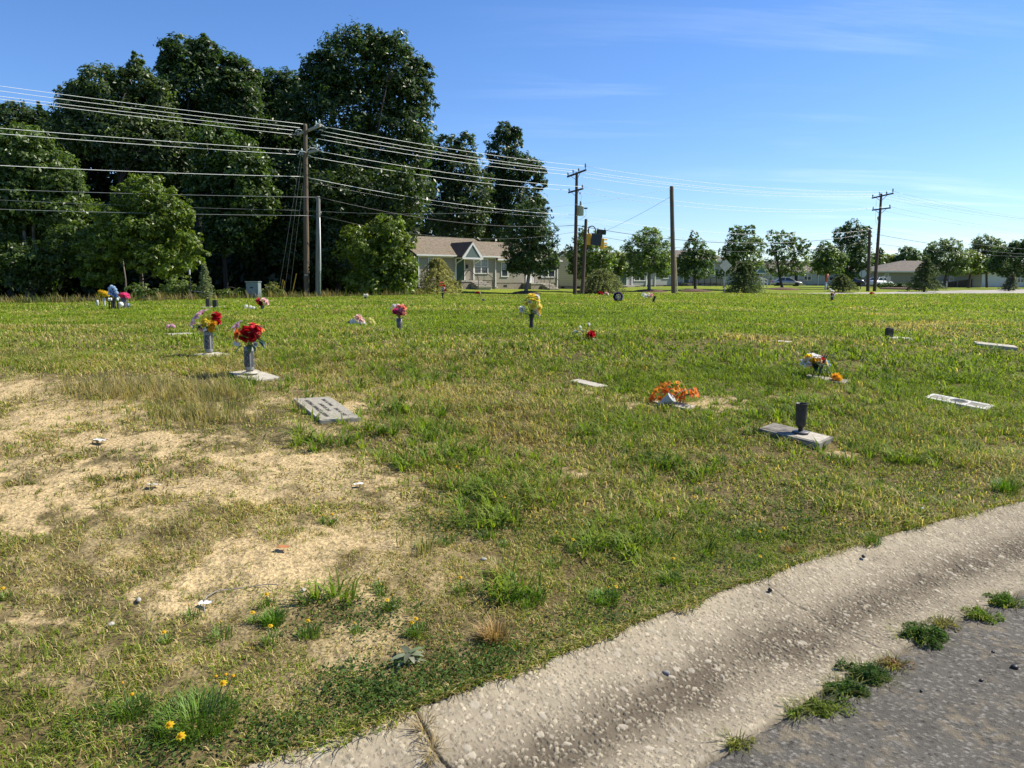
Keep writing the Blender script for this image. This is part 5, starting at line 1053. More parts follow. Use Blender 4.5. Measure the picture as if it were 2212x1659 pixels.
# ================================================================ HOUSES
def siding(name, c, pitch=.11):
    m, n, l, b = nt(name); tc = n.new('ShaderNodeTexCoord'); w = n.new('ShaderNodeTexWave'); w.wave_type = 'BANDS'; w.bands_direction = 'Z'; w.wave_profile = 'SAW'; w.inputs['Scale'].default_value = 1 / pitch / 2 * .318 * 2 * PI / 2 / PI * 3.1416 / 3.1416; w.inputs['Scale'].default_value = .314 / pitch / 2 * 1.0
    w.inputs['Distortion'].default_value = 0; l.new(tc.outputs['Object'], w.inputs['Vector'])
    r = n.new('ShaderNodeValToRGB'); e = r.color_ramp.elements; e[0].position = .0; e[0].color = tuple(v * .55 for v in c) + (1,); e[1].position = .16; e[1].color = (*c, 1); l.new(w.outputs['Fac'], r.inputs['Fac'])
    t = n.new('ShaderNodeTexNoise'); t.inputs['Scale'].default_value = 1.2; t.inputs['Detail'].default_value = 5; l.new(tc.outputs['Object'], t.inputs['Vector'])
    r2 = n.new('ShaderNodeValToRGB'); r2.color_ramp.elements[0].color = (.86, .86, .86, 1); r2.color_ramp.elements[1].color = (1.05, 1.05, 1.05, 1); l.new(t.outputs['Fac'], r2.inputs['Fac'])
    mu = n.new('ShaderNodeMix'); mu.data_type = 'RGBA'; mu.blend_type = 'MULTIPLY'; mu.inputs[0].default_value = 1; l.new(r.outputs['Color'], mu.inputs[6]); l.new(r2.outputs['Color'], mu.inputs[7]); l.new(mu.outputs[2], b.inputs['Base Color'])
    b.inputs['Roughness'].default_value = .6; b.inputs['Specular IOR Level'].default_value = .3
    bp = n.new('ShaderNodeBump'); bp.inputs['Strength'].default_value = .6; bp.inputs['Distance'].default_value = .02; l.new(w.outputs['Fac'], bp.inputs['Height']); l.new(bp.outputs['Normal'], b.inputs['Normal']); return m
M['siding'] = siding('beige_vinyl_siding', (.34, .31, .255)); M['siding_cream'] = siding('cream_vinyl_siding', (.52, .47, .34)); M['siding_grey'] = siding('grey_vinyl_siding', (.36, .37, .36)); M['siding_white'] = siding('white_vinyl_siding', (.60, .61, .60)); M['siding_tan'] = siding('tan_vinyl_siding', (.30, .275, .235))
M['shingle'] = mat('brown_grey_shingles', (.15, .12, .085), .9, .3, 5, c2=(.215, .175, .125), bump=.4, bscale=40); M['shingle_grey'] = mat('grey_brown_shingles', (.12, .10, .08), .9, .3, 4, c2=(.175, .15, .12), bump=.4, bscale=30)
M['shingle_dark'] = mat('dark_stained_shingles', (.075, .06, .048), .9, .5, 7, stretch=(1, 1, 9), c2=(.19, .15, .11))
M['trim'] = mat('white_trim', (.66, .66, .63), .5, .05, 5); M['block'] = mat('foundation_block', (.26, .225, .18), .9, .2, 5, bump=.3, bscale=40); M['conc'] = mat('step_concrete', (.40, .37, .31), .85, .15, 5, bump=.3, bscale=40)
M['green_door'] = mat('green_door_paint', (.022, .062, .028), .4, .1, 3); M['teal_gable'] = siding('teal_gable_siding', (.13, .18, .17)); M['iron'] = mat('black_railing', (.025, .025, .025), .5, .2, 5); M['dark'] = mat('dark_opening', (.02, .02, .02), .8, .1, 3)
M['glass'] = mat('window_glass', (.03, .04, .05), .08, .1, 2, spec=.9); M['curtain'] = mat('pale_blind', (.30, .32, .33), .7, .15, 6, stretch=(1, 1, 14))
class House:
    """local frame: x along the facade, y into the house, z up from the ground line"""
    def __init__(s, name, label, A, B, group='single-storey houses beyond the street', cat='house'):
        A = Vector(A); B = Vector(B); s.A = A; s.L = (B - A).xy.length; s.yaw = math.atan2(B.y - A.y, B.x - A.x); s.t = thing(name, label, cat, A, s.yaw, group); s.u = Vector((math.cos(s.yaw), math.sin(s.yaw), 0))
    def part(s, b, name, m, parent=None, smooth=False, bevel=0): return b.build(name, M[m], parent or s.t, smooth, bevel)
    def x(s, px):                              # where the sight line of picture column px meets the facade
        k = ray(px, 605); k = k[0] / k[1]; return (k * s.A.y - s.A.x) / (s.u.x - k * s.u.y)
    def body(s, z0, zf, ze, depth, wall, x0=0, x1=None, found='block', vents=()):
        x1 = s.L if x1 is None else x1; b = MB(); b.box(((x0 + x1) / 2, depth / 2, (zf + ze) / 2), (x1 - x0, depth, ze - zf)); w = s.part(b, 'wall', wall)
        b = MB(); b.box(((x0 + x1) / 2, depth / 2, (z0 - .8 + zf) / 2 - .002), (x1 - x0 - .06, depth - .06, zf - z0 + .8)); f = s.part(b, 'foundation', found)
        for v in vents: b = MB(); b.box((v, .022, (z0 + zf) / 2 + .05), (.42, .03, .2)); s.part(b, 'vent', 'dark', f)
        return w
    def gable(s, ze, rise, depth, x0, x1, m, over=.35, ends=None):
        y0, yr, y1 = -over, depth / 2, depth + over; k = rise / (depth / 2); zl = ze - over * k; b = MB(); th = .12
        P = [(y0, zl), (yr, ze + rise), (y1, zl), (y1, zl + th), (yr, ze + rise + th), (y0, zl + th)]
        V = [(x, y, z) for x in (x0 - over, x1 + over) for y, z in P]
        b.add(V, [(0, 1, 4, 5), (1, 2, 3, 4), (11, 10, 7, 6), (10, 9, 8, 7), (0, 6, 7, 1), (1, 7, 8, 2), (2, 8, 9, 3), (3, 9, 10, 4), (4, 10, 11, 5), (5, 11, 6, 0)]); r = s.part(b, 'roof', m)
        b = MB(); b.box(((x0 + x1) / 2, y0 - .05, zl + .06), (x1 - x0 + 2 * over, .1, .13)); s.part(b, 'rain_gutter', 'trim', r)
        b = MB(); b.box(((x0 + x1) / 2, -over / 2 + .02, ze - .09), (x1 - x0 + over * 1.6, over - .06, .04)); b.box(((x0 + x1) / 2, -.03, ze - .19), (x1 - x0, .04, .16)); s.part(b, 'soffit', 'trim', r)
        if ends:
            b = MB()
            for x in (x0 + .01, x1 - .01): b.add([(x - .01, 0, ze - .02), (x - .01, depth, ze - .02), (x - .01, yr, ze + rise - .03), (x + .01, 0, ze - .02), (x + .01, depth, ze - .02), (x + .01, yr, ze + rise - .03)], [(0, 1, 2), (5, 4, 3), (0, 3, 4, 1), (1, 4, 5, 2), (2, 5, 3, 0)])
            s.part(b, 'gable_end', ends)
        return r
    def hip(s, ze, rise, depth, x0, x1, m, over=.45, rl=.3):
        k = over; X0, X1, Y0, Y1 = x0 - k, x1 + k, -k, depth + k; cx = (X0 + X1) / 2; h = (X1 - X0) * rl / 2; ym = (Y0 + Y1) / 2; b = MB()
        V = [(X0, Y0, ze), (X1, Y0, ze), (X1, Y1, ze), (X0, Y1, ze), (cx - h, ym, ze + rise), (cx + h, ym, ze + rise)]; V += [(x, y, z - .12) for x, y, z in V[:4]]
        b.add(V, [(0, 1, 5, 4), (1, 2, 5), (2, 3, 4, 5), (3, 0, 4), (6, 7, 1, 0), (7, 8, 2, 1), (8, 9, 3, 2), (9, 6, 0, 3), (9, 8, 7, 6)]); r = s.part(b, 'roof', m)
        b = MB(); b.box(((X0 + X1) / 2, Y0 - .02, ze - .12), (X1 - X0, .1, .2)); s.part(b, 'rain_gutter', 'trim', r); return r
    def window(s, xa, xb, z0, z1, panes=1, curtain=True):
        f = MB(); w = .085; y = -.03
        for a, c, d in (((xa + xb) / 2, z1 - w / 2, (xb - xa, .07, w)), ((xa + xb) / 2, z0 + w / 2, (xb - xa + .08, .1, w)), (None, None, None)):
            if a is not None: f.box((a, y, c), d)
        for x in (xa + w / 2, xb - w / 2): f.box((x, y, (z0 + z1) / 2), (w, .07, z1 - z0 - 2 * w))
        if panes == 2: f.box(((xa + xb) / 2, y, (z0 + z1) / 2), (.12, .068, z1 - z0 - 2 * w))
        fr = s.part(f, 'window', 'trim'); g = MB(); g.box(((xa + xb) / 2, -.008, (z0 + z1) / 2), (xb - xa - .1, .03, z1 - z0 - .1)); gl = s.part(g, 'pane', 'glass', fr)
        r = MB(); n = panes; pw = (xb - xa - w) / n
        for k in range(n):
            x = xa + w / 2 + pw * (k + .5); r.box((x, -.028, (z0 + z1) / 2), (pw - w * .9, .03, .05))
            for q in (-.17, .17): r.box((x + q * pw, -.026, (z0 + z1) / 2 + (z1 - z0) * .24), (.018, .014, (z1 - z0) * .38))
            r.box((x, -.026, (z0 + z1) / 2 + (z1 - z0) * .24), (pw - w, .0135, .018))
        s.part(r, 'sash', 'trim', fr)
        if curtain:
            c = MB()
            for k in range(n): x = xa + w / 2 + pw * (k + .5); c.box((x, -.0245, z0 + (z1 - z0) * .74), (pw - w * 1.2, .004, (z1 - z0) * .36))
            s.part(c, 'blind', 'curtain', fr)
    def door(s, xa, xb, z0, z1, m='green_door', glass=False):
        f = MB(); w = .1
        f.box((xa + w / 2, -.03, (z0 + z1) / 2), (w, .09, z1 - z0)); f.box((xb - w / 2, -.03, (z0 + z1) / 2), (w, .09, z1 - z0)); f.box(((xa + xb) / 2, -.03, z1 - w / 2), (xb - xa - 2 * w, .088, w)); s.part(f, 'door_frame', 'trim')
        d = MB(); d.box(((xa + xb) / 2, -.02, (z0 + z1 - w) / 2), (xb - xa - 2 * w, .05, z1 - z0 - w)); D_ = s.part(d, 'door', m)
        h = MB(); h.lathe([(.001, -.03), (.03, -.02), (.035, 0), (.03, .02), (.001, .03)], 8, (xb - w - .1, -.08, z0 + 1.0)); s.part(h, 'handle', 'steel', D_, True)
        if glass: g = MB(); g.box(((xa + xb) / 2, -.05, z1 - .5), (xb - xa - .4, .015, .6)); s.part(g, 'door_glass', 'glass', D_)
    def downspout(s, x, z0, z1):
        b = MB(); b.box((x, -.06, (z0 + z1) / 2), (.1, .09, z1 - z0)); b.box((x, -.2, z0 + .02), (.1, .24, .08)); b.box((x, -.2, z1 + .02), (.1, .24, .08)); s.part(b, 'downspout', 'trim')
    def stoop(s, xa, xb, z0, zf, dep=1.4, steps=(None, None), rail=True, n=4):
        b = MB(); b.box(((xa + xb) / 2, -dep / 2, (z0 - .5 + zf - .06) / 2 - .05), (xb - xa - .1, dep - .1, zf - z0 + .4)); b2 = MB(); b2.box(((xa + xb) / 2, -dep / 2, zf - .07), (xb - xa, dep, .12)); p = s.part(b, 'porch', 'block'); s.part(b2, 'porch_slab', 'conc', p)
        sa, sb = steps; r = (zf - z0) / (n + 1); st = MB()
        for k in range(n): st.box(((sa + sb) / 2, -dep - .02 - .29 * (k + .5), zf - r * (k + 1) - .04), (sb - sa, .30, .09)); st.box(((sa + sb) / 2, -dep - .02 - .29 * (k + .5) + .05, (zf - r * (k + 1) - .09 + z0 - .4) / 2), (sb - sa - .06, .17, zf - r * (k + 1) - .09 - z0 + .4))
        s.part(st, 'steps', 'conc')
        if rail:
            for x in (sa + .04, sb - .04):
                q = MB(); e = -dep - .29 * n; q.tube([(x, -.3, zf), (x, -.3, zf + .9), (x, -dep + .1, zf + .9), (x, e, z0 + .95), (x, e - .02, z0 - .1)], .028, 6); q.tube([(x, -dep + .1, zf), (x, -dep + .1, zf + .9)], .022, 6); s.part(q, 'handrail', 'iron')
    def porch_gable(s, xa, xb, ze, rise, dep, siding_='teal_gable', brackets=True, back=2.2):
        c = (xa + xb) / 2; w = (xb - xa) / 2; b = MB(); th = .1
        b.add([(xa, -dep, ze), (c, -dep, ze + rise), (xb, -dep, ze), (xa, back * .2, ze), (c, back, ze + rise), (xb, back * .2, ze), (xa, -dep, ze + th), (c, -dep, ze + rise + th), (xb, -dep, ze + th), (xa, back * .2, ze + th), (c, back, ze + rise + th), (xb, back * .2, ze + th)], [(6, 7, 10, 9), (7, 8, 11, 10), (1, 0, 3, 4), (2, 1, 4, 5), (0, 1, 7, 6), (1, 2, 8, 7), (0, 6, 9, 3), (2, 5, 11, 8), (3, 9, 10, 4), (4, 10, 11, 5)]); r = s.part(b, 'porch_roof', 'shingle_dark')
        f = MB(); k = .2
        f.prism([(xa - .05, ze - .05), (c, ze + rise + .04), (c, ze + rise - .2), (xa + .28, ze - .05)], -dep - .06, -dep - .01); f.prism([(xb + .05, ze - .05), (xb - .28, ze - .05), (c, ze + rise - .2), (c, ze + rise + .04)], -dep - .06, -dep - .01); f.box((c, -dep - .035, ze - .12), (xb - xa, .05, .16)); f.box((c, -dep / 2, ze - .05), (xb - xa - .1, dep, .06)); s.part(f, 'gable_trim', 'trim', r)
        g = MB(); g.prism([(xa + .2, ze - .03), (c, ze + rise - .14), (xb - .2, ze - .03)], -dep - .008, -dep + .04); s.part(g, 'gable_panel', siding_, r)
        if brackets:
            for x in (xa + .14, xb - .14):
                q = MB(); q.tube([(x, -.06, ze - .95), (x, -.2, ze - .55), (x, -dep + .15, ze - .2)], .06, 6); q.box((x, -.05, ze - 1.6), (.12, .1, 3.0)) ; s.part(q, 'bracket', 'trim')

# ---- long beige house, nearest
h = House('beige_house', 'long beige house with a green door and a teal porch gable', (-201.5 / F * 68, 68, 0), (97 / F * 79, 79, 0))
X = h.x; zg, zf, ze = .88, 1.58, 3.95; xs = X(1069.5); zg2, zf2, ze2 = .62, 1.32, 3.68
h.body(zg, zf, ze, 8, 'siding', 0, xs, vents=(X(1052), X(960)))
h.body(zg2, zf2, ze2, 7.98, 'siding', xs + .004, h.L, vents=(X(1092), X(1185)))
h.gable(ze, 1.75, 8, 0, xs, 'shingle', ends='siding'); h.gable(ze2, 1.75, 8, xs + .36, h.L, 'shingle', ends='siding')
h.window(X(924.5), X(942), zf + .55, zf + 2.05, 1); h.window(X(1023.5), X(1054), zf + .62, zf + 2.05, 2); h.window(X(1082), X(1097), zf2 + .6, zf2 + 2.05, 1); h.window(X(1169), X(1198), zf2 + .55, zf2 + 2.0, 2)
h.door(X(983.5), X(1004), zf, zf + 2.13); h.door(X(1135), X(1152.5), zf2, zf2 + 2.1, 'trim', True)
b = MB(); b.box((X(1006.8) + .05, -.09, zf + 1.3), (.24, .14, .34)); h.part(b, 'mailbox', 'iron', bevel=.02)
h.porch_gable(X(981), X(1025), ze - .22, 1.35, 1.35); h.downspout(xs, zg, ze - .15); h.downspout(.06, zg, ze - .15); h.downspout(h.L - .06, zg2, ze2 - .15)
h.stoop(X(977), X(1022), zg, zf, 1.5, (X(1001) - .25, X(1001) + 1.45)); h.stoop(X(1128), X(1170), zg2, zf2, 1.4, (X(1150), X(1150) + 1.4))
# ---- cream gabled wing
h = House('cream_house', 'cream gable-ended house wing behind the transformer pole', (97.5 / F * 84.5, 84.5, 0), (168 / F * 84.5, 84.5, 0)); zg, zf, ze = .55, .95, 4.05
b = MB(); b.prism([(0, zf), (h.L, zf), (h.L, ze), (h.L / 2, ze + .9), (0, ze)], 0, 6); h.part(b, 'wall', 'siding_cream'); b = MB(); b.box((h.L / 2, 3, zf / 2 + .1), (h.L - .06, 5.94, zf - .21)); h.part(b, 'foundation', 'block')
for v in (.6, 2.4): b = MB(); b.box((v, -.0 + .02, zf - .18), (.4, .03, .2)); h.part(b, 'vent', 'dark')
b = MB(); o = .3; sl = .9 / (h.L / 2); b.add([(-o, -o, ze - o * sl), (h.L / 2, -o, ze + .9), (h.L + o, -o, ze - o * sl), (-o, 6, ze - o * sl), (h.L / 2, 6, ze + .9), (h.L + o, 6, ze - o * sl)] + [(-o, -o, ze - o * sl + .14), (h.L / 2, -o, ze + 1.04), (h.L + o, -o, ze - o * sl + .14), (-o, 6, ze - o * sl + .14), (h.L / 2, 6, ze + 1.04), (h.L + o, 6, ze - o * sl + .14)], [(6, 7, 10, 9), (7, 8, 11, 10), (0, 3, 4, 1), (1, 4, 5, 2), (0, 6, 9, 3), (2, 5, 11, 8), (3, 9, 10, 4), (4, 10, 11, 5), (0, 1, 7, 6), (1, 2, 8, 7)]); r = h.part(b, 'roof', 'shingle')
f = MB(); f.prism([(-o, ze - o * sl - .06), (h.L / 2, ze + .84), (h.L + o, ze - o * sl - .06), (h.L + o, ze - o * sl + .14), (h.L / 2, ze + 1.06), (-o, ze - o * sl + .14)], -o - .05, -o - .005); h.part(f, 'gable_trim', 'trim', r)
# ---- grey house with a green door
h = House('grey_house', 'pale grey house with a dark green door between street trees', (158 / F * 88, 88.6, 0), (343 / F * 97, 97, 0)); X = h.x; zg, zf, ze = .66, .98, 3.35
h.body(zg, zf, ze, 8, 'siding_grey', vents=(X(1401), X(1437))); h.gable(ze, 1.7, 8, 0, h.L, 'shingle_grey', ends='siding_grey')
h.door(X(1337), X(1354), zf, zf + 2.15); h.window(X(1369), X(1393), zf + .5, zf + 1.95, 2); h.window(X(1431), X(1443), zf + .8, zf + 2.2, 1); h.window(X(1290), X(1310), zf + .6, zf + 2.0, 2)
h.porch_gable(X(1327), X(1366), ze - .2, 1.3, 1.3); h.downspout(X(1395), zg, ze - .15); h.downspout(X(1414), zg, ze - .15); h.stoop(X(1330), X(1368), zg, zf, 1.3, (X(1336), X(1352)), False, 1)
# ---- second grey house with ramp
h = House('grey_house', 'taller grey house with a dark ramp railing behind the diamond sign', (344 / F * 97.3, 97.3, 0), (460 / F * 99, 99, 0)); X = h.x; zg, zf, ze = .75, 1.25, 4.15
h.body(zg, zf, ze, 9, 'siding_grey', vents=(X(1512), X(1545))); h.hip(ze, 1.5, 9, 0, h.L, 'shingle_grey', .4, .55)
h.window(X(1533.5), X(1543), zf + 1.05, zf + 2.5, 1); h.door(X(1475), X(1489), zf, zf + 2.1); h.window(X(1452), X(1463), zf + .9, zf + 2.2, 1); h.window(X(1500), X(1512), zf + .9, zf + 2.2, 1); h.downspout(X(1559), zg, ze - .1)
h.stoop(X(1470), X(1500), zg, zf, 1.5, (X(1474), X(1482)), False, 1)
def railing(name, label, A, B, m, hgt, n, infill=0, r=.03, cat='railing'):
    A, B = Vector(A), Vector(B); t = thing(name, label, cat, A); b = MB(); v = B - A
    for z in ((hgt, hgt * .55) if infill == 0 else (hgt, .12)): b.tube([Vector((0, 0, z)), v + Vector((0, 0, z))], r, 6)
    b.build('rail', M[m], t); 
    for k in range(n + 1): b = MB(); p = v * (k / n); b.tube([p + Vector((0, 0, -.5)), p + Vector((0, 0, hgt))], r * 1.1, 6); b.build('post', M[m], t)
    if infill:
        b = MB()
        for k in range(infill): p = v * ((k + .5) / infill); b.tube([p + Vector((0, 0, .12)), p + Vector((0, 0, hgt))], r * .35, 4)
        b.build('balusters', M[m], t)
railing('ramp_railing', 'dark balustered ramp railing before the taller grey house', pos(1484, 613, 96), pos(1560, 618, 95), 'iron', 1.05, 6, 60, .04)
b = MB(); A_, B2 = pos(1484, 613.5, 96.2), pos(1572, 621, 94.8); b.add([A_ + Vector((0, -.1, -.0)), B2 + Vector((0, -.1, 0)), B2 + Vector((0, 1.2, 0)), A_ + Vector((0, 1.2, 0))] + [p + Vector((0, 0, -1.2)) for p in (A_ + Vector((0, -.1, 0)), B2 + Vector((0, -.1, 0)), B2 + Vector((0, 1.2, 0)), A_ + Vector((0, 1.2, 0)))], [(0, 1, 2, 3), (0, 4, 5, 1), (1, 5, 6, 2), (2, 6, 7, 3), (3, 7, 4, 0)]); tag(b.build('access_ramp', M['conc']), 'low concrete access ramp before the taller grey house', 'ramp')
for k, dz in enumerate((0, 3.2)):
    railing('ramp_handrail', ['left white pipe handrail right of the dark conifer', 'right white pipe handrail right of the dark conifer'][k], pos(1625 + k * 10, 611 + k, 100 - k * 3), pos(1648 + k * 9, 618 + k, 98 - k * 3), 'white', .85, 3, 0, .06)
# ---- far grey row
h = House('grey_row_house', 'far long grey row house behind the silver car', (465 / F * 132, 132, 0), (772 / F * 136, 136, 0)); X = h.x; zg, zf, ze = .4, .8, 3.1
h.body(zg, zf, ze, 9, 'siding_grey', vents=(X(1762), X(1640))); h.gable(ze, 1.9, 9, 0, h.L, 'shingle_grey', ends='siding_grey')
h.window(X(1736), X(1752), zf + .75, zf + 2.1, 2); h.window(X(1790), X(1802), zf + .7, zf + 2.0, 1); h.window(X(1660), X(1668), zf + .6, zf + 2.0, 1); h.window(X(1698), X(1708), zf + .6, zf + 2., 1); h.window(X(1682), X(1692), zf + .6, zf + 2., 1); h.door(X(1630), X(1640), zf, zf + 2.1, 'dark'); h.door(X(1714), X(1724), zf, zf + 2.1, 'dark')
h.porch_gable(X(1622), X(1648), ze - .2, 1.5, 1.5); h.downspout(X(1669.5), zg, ze); h.downspout(X(1767), zg, ze); h.downspout(X(1709.5), zg, ze); h.stoop(X(1708), X(1732), zg, zf, 1.4, (X(1722), X(1731)), True, 2)
h.porch_gable(X(1835), X(1872), ze - .2, 1.7, 2.0); h.door(X(1846), X(1856), zf, zf + 2.1, 'dark')
# ---- hip-roofed tan house
h = House('tan_house', 'tan house with a grey hip roof behind the white car', (776 / F * 126, 126, 0), (1005 / F * 126, 126, 0)); X = h.x; zg, zf, ze = .45, .7, 3.1
h.body(zg, zf, ze, 10, 'siding_tan'); h.hip(ze, 1.85, 10, 0, h.L, 'shingle_grey', .5, .24); h.window(X(1910), X(1919), zf + .7, zf + 2.05, 1); h.window(X(2050), X(2060), zf + .7, zf + 2.0, 1)
# ---- right house, pale
h = House('white_house', 'long white-sided house at the right end behind street trees', (920 / F * 134, 134, 0), (1330 / F * 132, 132, 0)); X = h.x; zg, zf, ze = .1, .42, 2.9
h.body(zg, zf, ze, 9, 'siding_white'); h.gable(ze, 1.9, 9, 0, h.L, 'shingle_grey', ends='siding_white'); h.window(X(2042), X(2056), zf + .7, zf + 2.1, 2); h.door(X(2061), X(2071), zf, zf + 2.1, 'dark'); h.window(X(2083), X(2091), zf + .7, zf + 2.0, 1); h.window(X(2171), X(2177), zf + .7, zf + 2.1, 1); h.door(X(2184), X(2192), zf, zf + 2.1, 'green_door'); h.window(X(2197), X(2212), zf + .7, zf + 2.1, 2); h.downspout(X(2180), zg, ze); h.downspout(X(2214), zg, ze)
# ramp fence, dark wood
for k, (a, c, lb) in enumerate([((2044, 611, 122), (2068, 606.5, 122), 'rising dark wooden ramp fence before the white house'), ((2068, 607, 122), (2101, 602.5, 122), 'level dark wooden ramp fence before the white house')]):
    A_, B2 = pos(*a), pos(*c); t = thing('ramp_fence', lb, 'fence', A_, 0, 'dark ramp fences'); b = MB(); v = B2 - A_; hh = 1.15 + .35 * k
    for q in range(22): p = v * ((q + .5) / 22); b.box(p + Vector((0, 0, -hh / 2)), (v.x / 22 * .82, .04, hh))
    b.build('boards', M['pole_dark'], t); b = MB(); b.tube([Vector((0, -.05, .05)), v + Vector((0, -.05, .05))], .07, 6); b.build('top_rail', M['pole_grey'], t); b = MB(); b.box(v + Vector((0, -.06, -.7)), (.16, .12, 1.7)); b.build('post', M['pole_grey'], t)

# ================================================================ CARS AND PERSON
M['silver_paint'] = mat('silver_beige_paint', (.46, .42, .36), .3, .05, 3, metal=.35, spec=.6); M['white_paint'] = mat('white_car_paint', (.70, .72, .72), .3, .04, 3, spec=.6); M['dark_paint'] = mat('dark_car_paint', (.035, .04, .05), .25, .1, 3, spec=.7)
M['tyre'] = mat('tyre_rubber', (.02, .02, .02), .8, .2, 8); M['rim'] = mat('wheel_rim', (.45, .45, .46), .35, .1, 8, metal=.6); M['red_lens'] = mat('red_tail_lens', (.35, .015, .012), .25, .1, 6); M['lamp_lens'] = mat('clear_lamp_lens', (.65, .67, .68), .15, .05, 6)
def car(label, loc, rz, paint, kind='sedan', name='parked_car'):
    t = thing(name, label, 'car', loc, rz, 'cars parked before the houses'); suv = kind == 'suv'; L = 4.7; w = .9; belt = 1.08 if suv else .93; top = 1.72 if suv else 1.43
    xs = [-2.32, -2.2, -1.5, -.6, .6, 1.3, 2.0, 2.28, 2.36]; hz = [.62, belt - .05, belt, belt, belt - .02, belt - .08, belt - .2, .66, .55] if not suv else [.7, belt, belt, belt, belt, belt - .04, belt - .14, .75, .6]; ws = [.72, .84, .9, .9, .9, .9, .85, .74, .66]; zb = [.42, .3, .24, .22, .22, .24, .28, .36, .42]
    S = []
    for x, z, ww, b0 in zip(xs, hz, ws, zb):
        S.append([(x, -ww * .92, b0), (x, -ww, b0 + (z - b0) * .35), (x, -ww * .99, b0 + (z - b0) * .75), (x, -ww * .88, z), (x, 0, z + .03), (x, ww * .88, z), (x, ww * .99, b0 + (z - b0) * .75), (x, ww, b0 + (z - b0) * .35), (x, ww * .92, b0)])
    b = MB(); n = 9; b.add([p for s in S for p in s], [(i * n + j, i * n + j + 1, i * n + n + j + 1, i * n + n + j) for i in range(len(S) - 1) for j in range(n - 1)] + [tuple(range(n)), tuple((len(S) - 1) * n + j for j in range(n - 1, -1, -1))] + [(i * n + n - 1, i * n, i * n + n, i * n + n + n - 1) for i in range(len(S) - 1)]); b.build('body', M[paint], t, True)
    c0, c1, r0, r1 = (-2.15, 1.15, -1.9, .35) if suv else (-1.75, 1.25, -1.0, .35)
    b = MB(); V = [(c0, -.78, belt - .03), (c1, -.78, belt - .04), (c1, .78, belt - .04), (c0, .78, belt - .03), (r0, -.60, top - .05), (r1, -.60, top - .05), (r1, .60, top - .05), (r0, .60, top - .05)]; b.add(V, [(0, 1, 5, 4), (1, 2, 6, 5), (2, 3, 7, 6), (3, 0, 4, 7), (4, 5, 6, 7)]); b.build('windows', M['glass'], t)
    b = MB(); b.box(((r0 + r1) / 2, 0, top - .02), (r1 - r0 + .1, 1.24, .07)); 
    for sy in (-1, 1):
        for a, c in (((c0, .79 * sy, belt - .03), (r0, .61 * sy, top - .04)), ((c1, .79 * sy, belt - .04), (r1, .61 * sy, top - .04)), (((c0 + c1) / 2 - .1, .79 * sy, belt - .03), ((r0 + r1) / 2, .615 * sy, top - .04))): b.tube([a, c], .045, 5)
    b.build('roof', M[paint], t, False, .03)
    for x in (-1.42, 1.42):
        for sy in (-1, 1):
            R90 = Matrix.Rotation(PI / 2 * -sy, 3, 'X'); b = MB(); b.lathe([(.2, -.1), (.31, -.1), (.335, -.06), (.335, .08), (.31, .11), (.2, .11)], 20, (x, sy * .80, .335), R90); wv = b.build('wheel', M['tyre'], t, True); b = MB(); b.lathe([(.001, .09), (.07, .10), (.19, .085), (.205, .112), (.2, .0)], 16, (x, sy * .80, .335), R90); b.build('rim', M['rim'], wv, True)
    for sy in (-1, 1): b = MB(); b.box((-2.27, sy * .62, .78), (.12, .34, .2)); b.build('tail_light', M['red_lens'], t, False, .03); b = MB(); b.box((2.24, sy * .6, .66), (.14, .34, .14)); b.build('headlight', M['lamp_lens'], t, False, .03)
    b = MB(); b.box((-2.32, 0, .45), (.1, 1.5, .16)); b.build('rear_bumper', M[paint], t, False, .04); b = MB(); b.box((2.34, 0, .42), (.1, 1.4, .16)); b.build('front_bumper', M[paint], t, False, .04)
    b = MB(); b.box((-2.33, 0, .72), (.03, .3, .13)); b.build('number_plate', M['white'], t)
    for sy in (-1, 1): b = MB(); b.box((.95, sy * .97, belt + .02), (.16, .16, .12)); b.build('mirror', M[paint], t, False, .03)
    return t
def carat(px, py, d): q = pos(px, py, d); return q
car('silver-beige sedan parked behind a street tree', carat(1698, 619, 118), -.15, 'silver_paint'); car('dark sport utility car half hidden by the small right conifer', carat(1831, 618, 116), -.35, 'dark_paint', 'suv'); car('white sedan parked beside the hedge behind the corner poles', carat(1899, 619.5, 112), .55, 'white_paint')

